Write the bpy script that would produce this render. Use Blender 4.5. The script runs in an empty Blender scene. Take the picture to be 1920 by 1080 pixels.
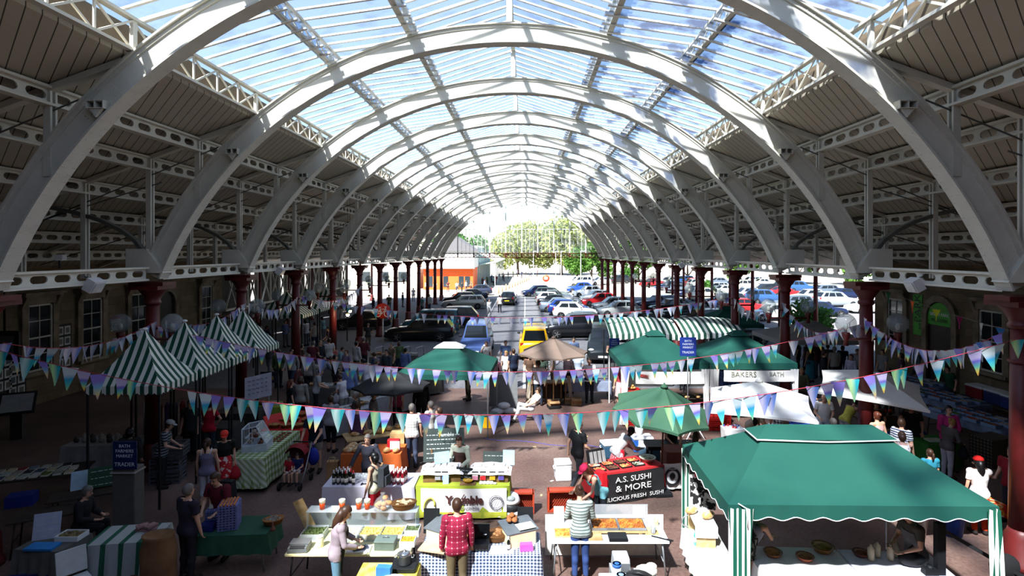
import bpy, math, random
from mathutils import Vector, Matrix, Euler
S = bpy.context.scene
COL = S.collection
PI = math.pi
rad = math.radians
# ---------------------------------------------------------------- camera, sky, sun, exposure
H, F = 6.1, 1050.0            # eye height (m), focal length in pixels of the 1920 px frame
cd = bpy.data.cameras.new('camera')
cd.sensor_width = 36.0
cd.lens = F / 1920 * 36.0
cd.shift_x = -25 / 1920
cd.shift_y = -68 / 1920
cd.clip_end = 600
cam = bpy.data.objects.new('camera', cd)
COL.objects.link(cam)
cam.location = (0, 0, H)
cam.rotation_euler = (PI / 2, 0, 0)
S.camera = cam
W = bpy.data.worlds.new('sky')
S.world = W
W.use_nodes = True
wn = W.node_tree
sky = wn.nodes.new('ShaderNodeTexSky')
sky.sky_type = 'NISHITA'
sky.sun_disc = False
sky.sun_elevation = rad(55)
sky.sun_rotation = rad(215)
sky.air_density = 1.0
sky.dust_density = 0.8
wn.links.new(sky.outputs[0], wn.nodes['Background'].inputs[0])
wn.nodes['Background'].inputs[1].default_value = 0.27
SUN_DIR = Vector((0.35, 0.62, -0.9)).normalized()
sl = bpy.data.lights.new('sun', 'SUN')
sl.energy = 21.0
sl.angle = rad(2.2)
sl.color = (1.0, 0.955, 0.88)
so = bpy.data.objects.new('sun', sl)
COL.objects.link(so)
so.location = (-20, -30, 60)
so.rotation_euler = SUN_DIR.to_track_quat('-Z', 'Y').to_euler()
S.view_settings.view_transform = 'Standard'
S.view_settings.look = 'None'
S.view_settings.exposure = 0.12
S.view_settings.gamma = 1.0
S.view_settings.use_curve_mapping = False
S.cycles.use_denoising = True
S.cycles.max_bounces = 6
S.cycles.diffuse_bounces = 3
S.cycles.glossy_bounces = 2
S.cycles.transmission_bounces = 3
S.cycles.transparent_max_bounces = 12
S.cycles.caustics_reflective = False
S.cycles.caustics_refractive = False
S.cycles.sample_clamp_indirect = 6
S.cycles.use_adaptive_sampling = True
S.cycles.adaptive_threshold = 0.03

# ---------------------------------------------------------------- helpers
def at(x, y, z=0.0):
    s = (y - 472.0) / (H - z)
    return Vector(((x - 985.0) / s, F / s, z))

def lin(h):
    if not isinstance(h, str):
        return tuple(h)[:3]
    h = h.lstrip('#')
    o = []
    for i in (0, 2, 4):
        c = int(h[i:i + 2], 16) / 255
        o.append(c / 12.92 if c <= 0.04045 else ((c + 0.055) / 1.055) ** 2.4)
    return tuple(o)

_M = {}
def newmat(key):
    m = bpy.data.materials.new(key)
    m.use_nodes = True
    return m, m.node_tree.nodes, m.node_tree.links, m.node_tree.nodes['Principled BSDF']

def setp(b, c=None, rough=None, metal=None, spec=None, trans=None, alpha=None):
    if c is not None: b.inputs['Base Color'].default_value = (*lin(c), 1)
    if rough is not None: b.inputs['Roughness'].default_value = rough
    if metal is not None: b.inputs['Metallic'].default_value = metal
    if spec is not None: b.inputs['Specular IOR Level'].default_value = spec
    if trans is not None: b.inputs['Transmission Weight'].default_value = trans
    if alpha is not None: b.inputs['Alpha'].default_value = alpha

def mat(c, rough=0.6, metal=0.0, spec=0.3, var=0.12, scale=6.0):
    """plain surface with a little grain: a noise between two close tones"""
    k = ('plain', c, rough, metal, spec, var, scale)
    if k in _M: return _M[k]
    m, n, l, b = newmat('surface ' + str(c))
    setp(b, c, rough, metal, spec)
    if var:
        r = lin(c)
        t = n.new('ShaderNodeTexNoise'); t.inputs['Scale'].default_value = scale; t.inputs['Detail'].default_value = 4
        tc = n.new('ShaderNodeTexCoord'); l.new(tc.outputs['Object'], t.inputs['Vector'])
        cr = n.new('ShaderNodeValToRGB')
        cr.color_ramp.elements[0].position = 0.3; cr.color_ramp.elements[1].position = 0.7
        cr.color_ramp.elements[0].color = (*[x * (1 - var) for x in r], 1)
        cr.color_ramp.elements[1].color = (*[min(1, x * (1 + var)) for x in r], 1)
        l.new(t.outputs['Fac'], cr.inputs['Fac']); l.new(cr.outputs['Color'], b.inputs['Base Color'])
    _M[k] = m
    return m

def blotch(c1, c2, scale=3.0, lo=0.42, hi=0.58, rough=0.7, c3=None, coord='Object', spec=0.3):
    k = ('blotch', c1, c2, scale, lo, hi, rough, c3, coord)
    if k in _M: return _M[k]
    m, n, l, b = newmat('mottled ' + str(c1))
    setp(b, c1, rough, spec=spec)
    t = n.new('ShaderNodeTexNoise'); t.inputs['Scale'].default_value = scale; t.inputs['Detail'].default_value = 6
    tc = n.new('ShaderNodeTexCoord'); l.new(tc.outputs[coord], t.inputs['Vector'])
    cr = n.new('ShaderNodeValToRGB')
    cr.color_ramp.elements[0].position = lo; cr.color_ramp.elements[1].position = hi
    cr.color_ramp.elements[0].color = (*lin(c1), 1); cr.color_ramp.elements[1].color = (*lin(c2), 1)
    if c3:
        e = cr.color_ramp.elements.new(min(0.99, hi + 0.08)); e.color = (*lin(c3), 1)
    l.new(t.outputs['Fac'], cr.inputs['Fac']); l.new(cr.outputs['Color'], b.inputs['Base Color'])
    _M[k] = m
    return m

def _mod(n, l, src, period, duty):
    a = n.new('ShaderNodeMath'); a.operation = 'DIVIDE'; a.inputs[1].default_value = period
    l.new(src, a.inputs[0])
    f = n.new('ShaderNodeMath'); f.operation = 'FRACT'; l.new(a.outputs[0], f.inputs[0])
    g = n.new('ShaderNodeMath'); g.operation = 'LESS_THAN'; g.inputs[1].default_value = duty
    l.new(f.outputs[0], g.inputs[0])
    return g.outputs[0]

def stripes(c1, c2, period, axis='X', duty=0.5, rough=0.7, coord='Object', thin=0.0):
    k = ('stripe', c1, c2, period, axis, duty, coord, thin)
    if k in _M: return _M[k]
    m, n, l, b = newmat('striped ' + str(c1))
    setp(b, c1, rough, spec=0.2)
    tc = n.new('ShaderNodeTexCoord'); sp = n.new('ShaderNodeSeparateXYZ')
    l.new(tc.outputs[coord], sp.inputs[0])
    g = _mod(n, l, sp.outputs[axis], period, duty)
    mx = n.new('ShaderNodeMix'); mx.data_type = 'RGBA'
    mx.inputs[6].default_value = (*lin(c2), 1); mx.inputs[7].default_value = (*lin(c1), 1)
    l.new(g, mx.inputs[0]); l.new(mx.outputs[2], b.inputs['Base Color'])
    if thin:
        translucent(m, n, l, b, mx.outputs[2], thin)
    _M[k] = m
    return m

def translucent(m, n, l, b, colsock, fac):
    t = n.new('ShaderNodeBsdfTranslucent'); l.new(colsock, t.inputs[0])
    ms = n.new('ShaderNodeMixShader'); ms.inputs[0].default_value = fac
    l.new(b.outputs[0], ms.inputs[1]); l.new(t.outputs[0], ms.inputs[2])
    l.new(ms.outputs[0], n['Material Output'].inputs[0])

def canvas(c, fac=0.25, rough=0.75, var=0.08):
    k = ('canvas', c, fac)
    if k in _M: return _M[k]
    m, n, l, b = newmat('canvas ' + str(c))
    setp(b, c, rough, spec=0.2)
    t = n.new('ShaderNodeTexNoise'); t.inputs['Scale'].default_value = 3
    tc = n.new('ShaderNodeTexCoord'); l.new(tc.outputs['Object'], t.inputs['Vector'])
    cr = n.new('ShaderNodeValToRGB'); r = lin(c)
    cr.color_ramp.elements[0].color = (*[x * (1 - var) for x in r], 1)
    cr.color_ramp.elements[1].color = (*[min(1, x * (1 + var)) for x in r], 1)
    l.new(t.outputs['Fac'], cr.inputs['Fac']); l.new(cr.outputs['Color'], b.inputs['Base Color'])
    translucent(m, n, l, b, cr.outputs['Color'], fac)
    _M[k] = m
    return m

def checks(c1, c2, period, ax=('X', 'Y'), mid=None, duty=0.5, rough=0.75):
    """gingham: two crossing sets of stripes"""
    k = ('check', c1, c2, period, ax, mid, duty)
    if k in _M: return _M[k]
    m, n, l, b = newmat('checked ' + str(c1))
    setp(b, c1, rough, spec=0.2)
    tc = n.new('ShaderNodeTexCoord'); sp = n.new('ShaderNodeSeparateXYZ'); l.new(tc.outputs['Object'], sp.inputs[0])
    src = []
    for a in ax:
        if len(a) == 1: src.append(sp.outputs[a])
        else:
            q = n.new('ShaderNodeMath'); q.operation = 'ADD'
            l.new(sp.outputs[a[0]], q.inputs[0]); l.new(sp.outputs[a[1]], q.inputs[1]); src.append(q.outputs[0])
    g1, g2 = _mod(n, l, src[0], period, duty), _mod(n, l, src[1], period, duty)
    ad = n.new('ShaderNodeMath'); ad.operation = 'ADD'; l.new(g1, ad.inputs[0]); l.new(g2, ad.inputs[1])
    hf = n.new('ShaderNodeMath'); hf.operation = 'MULTIPLY'; hf.inputs[1].default_value = 0.5; l.new(ad.outputs[0], hf.inputs[0])
    cr = n.new('ShaderNodeValToRGB')
    cr.color_ramp.elements[0].color = (*lin(c2), 1); cr.color_ramp.elements[1].color = (*lin(c1), 1)
    if mid:
        e = cr.color_ramp.elements.new(0.5); e.color = (*lin(mid), 1)
    l.new(hf.outputs[0], cr.inputs['Fac']); l.new(cr.outputs['Color'], b.inputs['Base Color'])
    _M[k] = m
    return m

def glow(c, strength):
    k = ('glow', c, strength)
    if k in _M: return _M[k]
    m, n, l, b = newmat('lit ' + str(c)); setp(b, c, 0.4)
    b.inputs['Emission Color'].default_value = (*lin(c), 1); b.inputs['Emission Strength'].default_value = strength
    _M[k] = m
    return m

def clear(c='ffffff', fac=0.8, rough=0.05):
    """thin clear sheet: mostly transparent, the rest glossy"""
    k = ('clear', c, fac, rough)
    if k in _M: return _M[k]
    m, n, l, b = newmat('clear sheet'); setp(b, c, rough, spec=0.6)
    t = n.new('ShaderNodeBsdfTransparent'); t.inputs[0].default_value = (*lin(c), 1)
    ms = n.new('ShaderNodeMixShader'); ms.inputs[0].default_value = fac
    l.new(b.outputs[0], ms.inputs[1]); l.new(t.outputs[0], ms.inputs[2])
    l.new(ms.outputs[0], n['Material Output'].inputs[0])
    _M[k] = m
    return m

class MB:
    def __init__(s):
        s.v, s.f, s.m, s.s = [], [], [], []
    def add(s, vs, fs, mi=0, smooth=False):
        o = len(s.v)
        s.v += [tuple(v) for v in vs]
        for f in fs:
            s.f.append(tuple(i + o for i in f)); s.m.append(mi); s.s.append(smooth)
        return s
    def box(s, c, d, rz=0.0, mi=0, rot=None, top=1.0):
        x, y, z = d[0] / 2, d[1] / 2, d[2] / 2
        vs = [Vector((sx * x * (top if sz > 0 else 1), sy * y * (top if sz > 0 else 1), sz * z)) for sz in (-1, 1) for sy in (-1, 1) for sx in (-1, 1)]
        R = rot.to_3x3() if rot is not None else Matrix.Rotation(rz, 3, 'Z')
        c = Vector(c)
        vs = [R @ v + c for v in vs]
        return s.add(vs, [(0, 2, 3, 1), (4, 5, 7, 6), (0, 1, 5, 4), (2, 6, 7, 3), (0, 4, 6, 2), (1, 3, 7, 5)], mi)
    def bar(s, p, q, w, h=None, mi=0, up=(0, 0, 1)):
        p, q = Vector(p), Vector(q); h = h or w
        z = (q - p); L = z.length
        if L < 1e-6: return s
        z = z / L
        u = Vector(up)
        if abs(z.dot(u)) > 0.99: u = Vector((0, 1, 0))
        x = u.cross(z).normalized(); y = z.cross(x)
        R = Matrix((x, y, z)).transposed()
        return s.box((p + q) / 2, (w, h, L), mi=mi, rot=R)
    def tube(s, pts, r, n=8, mi=0, cap=True, smooth=True, squash=None):
        pts = [Vector(p) for p in pts]
        rs = r if isinstance(r, (list, tuple)) else [r] * len(pts)
        vs, fs = [], []
        N = len(pts)
        ref = None
        for i, p in enumerate(pts):
            t = (pts[min(i + 1, N - 1)] - pts[max(i - 1, 0)])
            if t.length < 1e-7: t = Vector((0, 0, 1))
            t.normalize()
            if ref is None:
                ref = Vector((0, 0, 1)) if abs(t.z) < 0.9 else Vector((1, 0, 0))
            a = ref.cross(t)
            if a.length < 1e-5: a = Vector((1, 0, 0)).cross(t)
            a.normalize(); b = t.cross(a); ref = b
            for k in range(n):
                w = 2 * PI * k / n
                rr = rs[i]
                q = a * (math.cos(w) * rr) + b * (math.sin(w) * rr)
                vs.append(p + q)
        for i in range(N - 1):
            for k in range(n):
                k2 = (k + 1) % n
                fs.append((i * n + k, i * n + k2, (i + 1) * n + k2, (i + 1) * n + k))
        if cap:
            fs.append(tuple(range(n - 1, -1, -1))); fs.append(tuple((N - 1) * n + k for k in range(n)))
        return s.add(vs, fs, mi, smooth)
    def lathe(s, prof, c=(0, 0, 0), n=14, mi=0, smooth=True, sx=1.0, sy=1.0):
        c = Vector(c); vs, fs = [], []
        N = len(prof)
        for (r, z) in prof:
            for k in range(n):
                w = 2 * PI * k / n
                vs.append(c + Vector((r * math.cos(w) * sx, r * math.sin(w) * sy, z)))
        for i in range(N - 1):
            for k in range(n):
                k2 = (k + 1) % n
                fs.append((i * n + k, i * n + k2, (i + 1) * n + k2, (i + 1) * n + k))
        if prof[0][0] > 1e-4: fs.append(tuple(range(n - 1, -1, -1)))
        if prof[-1][0] > 1e-4: fs.append(tuple((N - 1) * n + k for k in range(n)))
        return s.add(vs, fs, mi, smooth)
    def ball(s, c, rx, ry=None, rz=None, nu=10, nv=7, mi=0, rot=None):
        ry = ry or rx; rz = rz or rx
        c = Vector(c); vs, fs = [], []
        for j in range(nv + 1):
            t = PI * j / nv - PI / 2
            for k in range(nu):
                w = 2 * PI * k / nu
                q = Vector((rx * math.cos(t) * math.cos(w), ry * math.cos(t) * math.sin(w), rz * math.sin(t)))
                if rot is not None: q = rot @ q
                vs.append(c + q)
        for j in range(nv):
            for k in range(nu):
                k2 = (k + 1) % nu
                fs.append((j * nu + k, j * nu + k2, (j + 1) * nu + k2, (j + 1) * nu + k))
        return s.add(vs, fs, mi, True)
    def sheet(s, g, mi=0, smooth=True):
        vs, fs = [], []
        nr, nc = len(g), len(g[0])
        for r in g: vs += r
        for i in range(nr - 1):
            for j in range(nc - 1):
                fs.append((i * nc + j, i * nc + j + 1, (i + 1) * nc + j + 1, (i + 1) * nc + j))
        return s.add(vs, fs, mi, smooth)
    def prism(s, pts, off, mi=0, smooth=False):
        """polygon pts (3-D) pushed along off into a solid"""
        n = len(pts); off = Vector(off)
        a = [Vector(p) for p in pts]; b = [p + off for p in a]
        fs = [tuple(range(n - 1, -1, -1)), tuple(range(n, 2 * n))]
        for i in range(n):
            j = (i + 1) % n
            fs.append((i, j, n + j, n + i))
        return s.add(a + b, fs, mi, smooth)
    def mesh(s, name, mats):
        me = bpy.data.meshes.new(name)
        me.from_pydata(s.v, [], s.f)
        for m in (mats if isinstance(mats, (list, tuple)) else [mats]): me.materials.append(m)
        me.polygons.foreach_set('material_index', s.m)
        me.polygons.foreach_set('use_smooth', s.s)
        me.update()
        return me
    def build(s, name, mats, parent=None, bevel=0.0, loc=None):
        o = bpy.data.objects.new(name, s.mesh(name, mats))
        COL.objects.link(o)
        if parent is not None: o.parent = parent
        if loc is not None: o.location = loc
        if bevel:
            b = o.modifiers.new('bevel', 'BEVEL'); b.width = bevel; b.segments = 2; b.limit_method = 'ANGLE'
        return o

def tag(o, label, cat, group=None):
    o['label'] = label; o['category'] = cat
    if group: o['group'] = group
    return o
def thing(name, label, cat, loc=(0, 0, 0), rz=0.0, group=None):
    o = bpy.data.objects.new(name, None); COL.objects.link(o)
    o.empty_display_size = 0.1
    o.location = loc; o.rotation_euler = (0, 0, rz)
    return tag(o, label, cat, group)
def struct(name, mb, mats):
    o = mb.build(name, mats); o['kind'] = 'structure'; return o
def solo(name, mb, mats, label, cat, loc=(0, 0, 0), rz=0.0, group=None, bevel=0.0):
    o = mb.build(name, mats, bevel=bevel); o.location = loc; o.rotation_euler = (0, 0, rz)
    return tag(o, label, cat, group)
def dup(root, loc, rz=0.0, label=None, scale=None, group=None):
    r = root.copy(); COL.objects.link(r); r.location = loc; r.rotation_euler = (0, 0, rz)
    if label: r['label'] = label
    if group: r['group'] = group
    if scale: r.scale = scale if isinstance(scale, (tuple, list)) else (scale,) * 3
    for ch in list(root.children):
        c = ch.copy(); COL.objects.link(c); c.parent = r
        for g in ch.children:
            d = g.copy(); COL.objects.link(d); d.parent = c
    return r
def paint(o, m, slot=0):
    o.material_slots[slot].link = 'OBJECT'; o.material_slots[slot].material = m
    return o
def text(body, size, m, parent, loc, rot=(PI / 2, 0, 0), name='lettering', depth=0.002, align='CENTER', width=None, bold=0.0):
    cu = bpy.data.curves.new('lettering', 'FONT')
    cu.body = body; cu.size = size; cu.align_x = align; cu.align_y = 'CENTER'; cu.extrude = depth; cu.offset = bold
    cu.resolution_u = 3
    t = bpy.data.objects.new('lettering', cu)
    me = bpy.data.meshes.new_from_object(t)
    bpy.data.objects.remove(t)
    if width:
        xs = [v.co.x for v in me.vertices]
        k = width / max(1e-6, max(xs) - min(xs))
        for v in me.vertices: v.co.x *= k
    me.materials.clear(); me.materials.append(m)
    o = bpy.data.objects.new(name, me); COL.objects.link(o)
    o.parent = parent; o.location = loc; o.rotation_euler = rot
    return o
ORD = ['first', 'second', 'third', 'fourth', 'fifth', 'sixth', 'seventh', 'eighth', 'ninth', 'tenth', 'eleventh', 'twelfth', 'thirteenth', 'fourteenth', 'fifteenth', 'sixteenth', 'seventeenth', 'eighteenth', 'nineteenth', 'twentieth']
rnd = random.Random(7)

# ---------------------------------------------------------------- colours of the place
CREAM = mat('d8d4c6', 0.45, spec=0.35, var=0.05, scale=3)
CREAM2 = mat('cdc9bb', 0.5, var=0.06, scale=3)
IRONRED = mat('571716', 0.45, spec=0.4, var=0.15)
STONE = None
# ================================================================ THE SHED
D = 4.93
XL, XR, XC = -10.5, 9.6, -0.45
ZC, RO, RI = 1.46, 11.04, 10.50        # arch centre height, outer and inner radius
AR = [D * (2.2 + k) for k in range(13)]  # distances of the arches
Y0, Y1 = -7.0, AR[-1] + 0.25

# ---- floors
m, n, l, b = newmat('worn red floor paint')
setp(b, '6b4b42', 0.6, spec=0.25)
tc = n.new('ShaderNodeTexCoord')
t1 = n.new('ShaderNodeTexNoise'); t1.inputs['Scale'].default_value = 0.45; t1.inputs['Detail'].default_value = 8; l.new(tc.outputs['Object'], t1.inputs['Vector'])
c1 = n.new('ShaderNodeValToRGB')
c1.color_ramp.elements[0].position = 0.3; c1.color_ramp.elements[0].color = (*lin('51403a'), 1)
c1.color_ramp.elements[1].position = 0.74; c1.color_ramp.elements[1].color = (*lin('7f6a60'), 1)
e = c1.color_ramp.elements.new(0.5); e.color = (*lin('675048'), 1)
l.new(t1.outputs['Fac'], c1.inputs['Fac'])
t2 = n.new('ShaderNodeTexNoise'); t2.inputs['Scale'].default_value = 14; t2.inputs['Detail'].default_value = 5; l.new(tc.outputs['Object'], t2.inputs['Vector'])
c2 = n.new('ShaderNodeValToRGB'); c2.color_ramp.elements[0].position = 0.35; c2.color_ramp.elements[1].position = 0.65
c2.color_ramp.elements[0].color = (0.75, 0.75, 0.75, 1); c2.color_ramp.elements[1].color = (1.1, 1.1, 1.1, 1)
l.new(t2.outputs['Fac'], c2.inputs['Fac'])
mx = n.new('ShaderNodeMix'); mx.data_type = 'RGBA'; mx.blend_type = 'MULTIPLY'; mx.inputs[0].default_value = 1
l.new(c1.outputs[0], mx.inputs[6]); l.new(c2.outputs[0], mx.inputs[7]); l.new(mx.outputs[2], b.inputs['Base Color'])
FLOORM = m
ASPH = blotch('606064', '727174', 5, 0.35, 0.65, rough=0.85)
struct('floor', MB().box((0, 9, -0.1), (44, 32, 0.2)), FLOORM)
struct('floor_car_park', MB().box((0, 49, -0.11), (300, 48, 0.2)), ASPH)
struct('floor_street', MB().box((0, 213, -0.115), (500, 280, 0.2)), blotch('8d8983', 'a39e96', 3, 0.35, 0.65, rough=0.9))
struct('trim_1', MB().box((-0.05, 55, -0.004), (0.12, 60, 0.012)), mat('d9d9d4', 0.8))
struct('trim_2', MB().box((-3.55, 57, -0.004), (0.12, 56, 0.012)), mat('d9d9d4', 0.8))
struct('trim_3', MB().box((0.78, 50, -0.006), (1.45, 44, 0.012)), stripes('9b9a96', '65656a', 0.62, 'Y', 0.42, 0.85))
struct('trim_4', MB().box((-4.3, 52, -0.006), (1.35, 40, 0.012)), stripes('77776f', '65656a', 0.62, 'Y', 0.3, 0.85))

# ---- arches
def arch_pts(r, a0, a1, n):
    return [Vector((r * math.cos(a0 + (a1 - a0) * i / n), 0, r * math.sin(a0 + (a1 - a0) * i / n))) for i in range(n + 1)]
A0 = math.asin((5.55 - ZC) / RO)
def build_arch():
    r = thing('roof_arch', 'nearest cream riveted iron arch spanning the hall, its crown above the photo', 'arch', (XC, AR[0], ZC), 0, 'roof arches')
    N = 64
    def band(ra, rb, y0, y1):
        mb = MB(); vs = []
        for i in range(N + 1):
            a = A0 + (PI - 2 * A0) * i / N
            c, s_ = math.cos(a), math.sin(a)
            vs += [(ra * c, y0, ra * s_), (rb * c, y0, rb * s_), (rb * c, y1, rb * s_), (ra * c, y1, ra * s_)]
        fs = []
        for i in range(N):
            for k in range(4):
                k2 = (k + 1) % 4
                fs.append((i * 4 + k, (i + 1) * 4 + k, (i + 1) * 4 + k2, i * 4 + k2))
        fs += [(0, 1, 2, 3), (N * 4 + 3, N * 4 + 2, N * 4 + 1, N * 4)]
        mb.add(vs, fs)
        return mb
    band(RI + 0.02, RO - 0.02, -0.06, 0.06).build('web', CREAM, r)
    band(RI - 0.02, RI + 0.02, -0.19, 0.19).build('lower_flange', CREAM2, r)
    band(RO - 0.02, RO + 0.02, -0.14, 0.14).build('upper_flange', CREAM2, r)
    band(RO - 0.1, RO - 0.02, -0.09, 0.09).build('flange_angle', CREAM2, r)
    # rivets on soffit and on the splice plates
    rv = MB()
    def rivet(p, nrm):
        nrm = Vector(nrm).normalized(); u = nrm.cross(Vector((0.3, 1, 0.2))).normalized(); w = nrm.cross(u)
        p = Vector(p); q = 0.017
        rv.add([p + u * q, p + w * q, p - u * q, p - w * q, p + nrm * 0.012], [(0, 1, 4), (1, 2, 4), (2, 3, 4), (3, 0, 4)])
    for i in range(0, 150):
        a = A0 + (PI - 2 * A0) * (i + 0.5) / 150
        c, s_ = math.cos(a), math.sin(a)
        for y in (-0.15, -0.1, 0.1, 0.15):
            rivet(((RI - 0.02) * c, y, (RI - 0.02) * s_), (-c, 0, -s_))
        rivet(((RO - 0.06) * c, -0.09, (RO - 0.06) * s_), (0, -1, 0))
    for a in (rad(24), rad(44), rad(66), rad(90), rad(114), rad(136), rad(156)):
        for da in range(-3, 4):
            for k in range(5):
                aa = a + da * 0.011; rr = RI + 0.09 + k * 0.075
                rivet((rr * math.cos(aa), -0.065, rr * math.sin(aa)), (0, -1, 0))
    rv.build('rivets', CREAM2, r)['kind'] = 'stuff'
    for a in (rad(24), rad(44), rad(66), rad(90), rad(114), rad(136), rad(156)):
        p = Vector((math.cos(a) * (RI + 0.26), -0.06, math.sin(a) * (RI + 0.26)))
        MB().box(p, (0.44, 0.012, 0.9), rot=Matrix.Rotation(-a, 3, 'Y')).build('splice_plate', CREAM, r)
    for sgn in (-1, 1):
        # shoe at the springing
        sh = MB()
        x = sgn * 10.25
        sh.prism([(x - sgn * 0.62, -0.2, 4.05), (x - sgn * 0.15, -0.2, 4.72), (x + sgn * 0.42, -0.2, 4.72), (x + sgn * 0.42, -0.2, 4.05)], (0, 0.4, 0))
        sh.build('arch_shoe', CREAM, r)
        # small bracket box on the web
        bk = MB(); a = PI / 2 + sgn * rad(-46)
        p = Vector((math.cos(a) * (RI + 0.2), -0.16, math.sin(a) * (RI + 0.2)))
        bk.box(p + Vector((0, 0, 0.07)), (0.34, 0.22, 0.015)); bk.box(p + Vector((0, 0, -0.07)), (0.34, 0.22, 0.015))
        for q in (-0.16, 0, 0.16): bk.box(p + Vector((q, 0, 0)), (0.015, 0.22, 0.14))
        bk.prism([p + Vector((-0.12, 0.1, -0.08)), p + Vector((0.12, 0.1, -0.08)), p + Vector((0, 0.1, -0.24))], (0, -0.18, 0))
        bk.build('bracket', CREAM2, r)
    return r
arch0 = build_arch()
for k in range(1, 13):
    lab = ('%s cream iron arch counting away from the camera' % ORD[k]) if k < 12 else 'farthest cream iron arch, framing the glazed end screen'
    dup(arch0, (XC, AR[k], ZC), 0, lab)

# ---- columns
def build_column():
    c = thing('iron_column', '', 'column', (XR, AR[0], 0), 0, 'hall columns')
    MB().lathe([(0.33, 0), (0.33, 0.1), (0.28, 0.16), (0.27, 0.6), (0.22, 0.68), (0.2, 0.75)], n=16).build('base', IRONRED, c)
    MB().lathe([(0.2, 0.75), (0.165, 4.6)], n=18).build('shaft', IRONRED, c)
    MB().lathe([(0.165, 4.6), (0.21, 4.64), (0.21, 4.7), (0.18, 4.74), (0.22, 4.86), (0.34, 5.02), (0.36, 5.06)], n=18).box((0, 0, 5.1), (0.8, 0.8, 0.1)).box((0, 0, 5.2), (0.95, 0.6, 0.1)).build('capital', IRONRED, c)
    MB().lathe([(0.2, 3.95), (0.215, 3.98), (0.2, 4.01)], n=16).build('ring', IRONRED, c)
    return c
col0 = build_column()
for side, X in (('right', XR), ('left', XL)):
    for k in range(13):
        if side == 'left' and k == 0: continue        # stands outside the frame
        lab = '%s dark red iron column from the camera in the %s-hand row' % (ORD[k], side)
        if side == 'right' and k == 0: col0['label'] = 'dark red iron column at the right edge of the photo, nearest of its row'
        else: dup(col0, (X, AR[k], 0), 0, lab)
dup(col0, (XL, AR[0], 0), 0, 'dark red iron column at the left edge of the photo, nearest of its row')
# outer row on the right, where the aisle is open to the car park
k = 0
for i in range(5, 13):
    dup(col0, (18.4, AR[i], 0), 0, '%s slim dark column of the outer right row, against the sunlit car park' % ORD[k], (0.75, 0.75, 1.0)); k += 1
k = 0
for i in range(6, 13):
    dup(col0, (-19.2, AR[i], 0), 0, '%s slim dark column of the outer left row, beyond the stall awnings' % ORD[k], (0.75, 0.75, 1.0)); k += 1

# ---- slotted girders
def slotted(x, z0, h, ys, pitch=0.6, wide=0.22, hole=0.45):
    """box flange top and bottom, web plate pierced by stadium slots; runs along y"""
    mb = MB(); t = 0.03
    mb.box((x, (ys[0] + ys[1]) / 2, z0 + 0.025), (wide, ys[1] - ys[0], 0.05))
    mb.box((x, (ys[0] + ys[1]) / 2, z0 + h - 0.025), (wide, ys[1] - ys[0], 0.05))
    n = int((ys[1] - ys[0]) / pitch)
    zm = z0 + h / 2; hh = h * 0.22
    lo, hi = z0 + 0.05, z0 + h - 0.05
    for i in range(n):
        a = ys[0] + (ys[1] - ys[0]) * i / n; b = ys[0] + (ys[1] - ys[0]) * (i + 1) / n
        c = (a + b) / 2; L = hole / 2
        inner = [(c - L + 0.08, zm - hh), (c + L - 0.08, zm - hh), (c + L - 0.02, zm - hh * 0.6), (c + L, zm), (c + L - 0.02, zm + hh * 0.6), (c + L - 0.08, zm + hh), (c - L + 0.08, zm + hh), (c - L + 0.02, zm + hh * 0.6), (c - L, zm), (c - L + 0.02, zm - hh * 0.6)]
        outer = [(c - L + 0.08, lo), (c + L - 0.08, lo), (b, lo), (b, zm), (b, hi), (c + L - 0.08, hi), (c - L + 0.08, hi), (a, hi), (a, zm), (a, lo)]
        N = 10
        vs = [(x - t / 2, p[0], p[1]) for p in inner + outer] + [(x + t / 2, p[0], p[1]) for p in inner + outer]
        fs = []
        for q in range(N):
            q2 = (q + 1) % N
            fs.append((q, q2, N + q2, N + q)); fs.append((2 * N + q2, 2 * N + q, 3 * N + q, 3 * N + q2)); fs.append((q2, q, 2 * N + q, 2 * N + q2))
        mb.add(vs, fs)
    return mb
for side, X, sg in (('left', XL, -1), ('right', XR, 1)):
    g = thing('springing_girder', 'cream slotted iron girder along the tops of the %s-hand columns' % side, 'girder', (0, 0, 0), 0, 'springing girders')
    ys = [AR[0] - D] + AR
    for i in range(13):
        slotted(X, 5.3, 0.38, (ys[i] + (0.3 if i else 0), ys[i + 1] - 0.3)).build('girder_panel', CREAM, g)
SLOPE = 0.37
def ceil_z(dx): return 9.95 - SLOPE * (dx - 7.1)
PUR = [9.2, 10.6, 12.4, 14.2, 16.0, 17.7]
names = ['topmost', 'second', 'third', 'fourth', 'fifth', 'lowest']
for side, sg in (('left', -1), ('right', 1)):
    for i, p in enumerate(PUR):
        x = XC + sg * (p - 0.45)
        z = ceil_z(p - 0.45) - 0.43
        o = slotted(x, z, 0.38, (Y0 + 4, Y1)).build('slotted_girder', CREAM2)
        tag(o, '%s cream slotted girder under the boarded ceiling of the %s aisle' % (names[i], side), 'girder', 'aisle girders')
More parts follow.
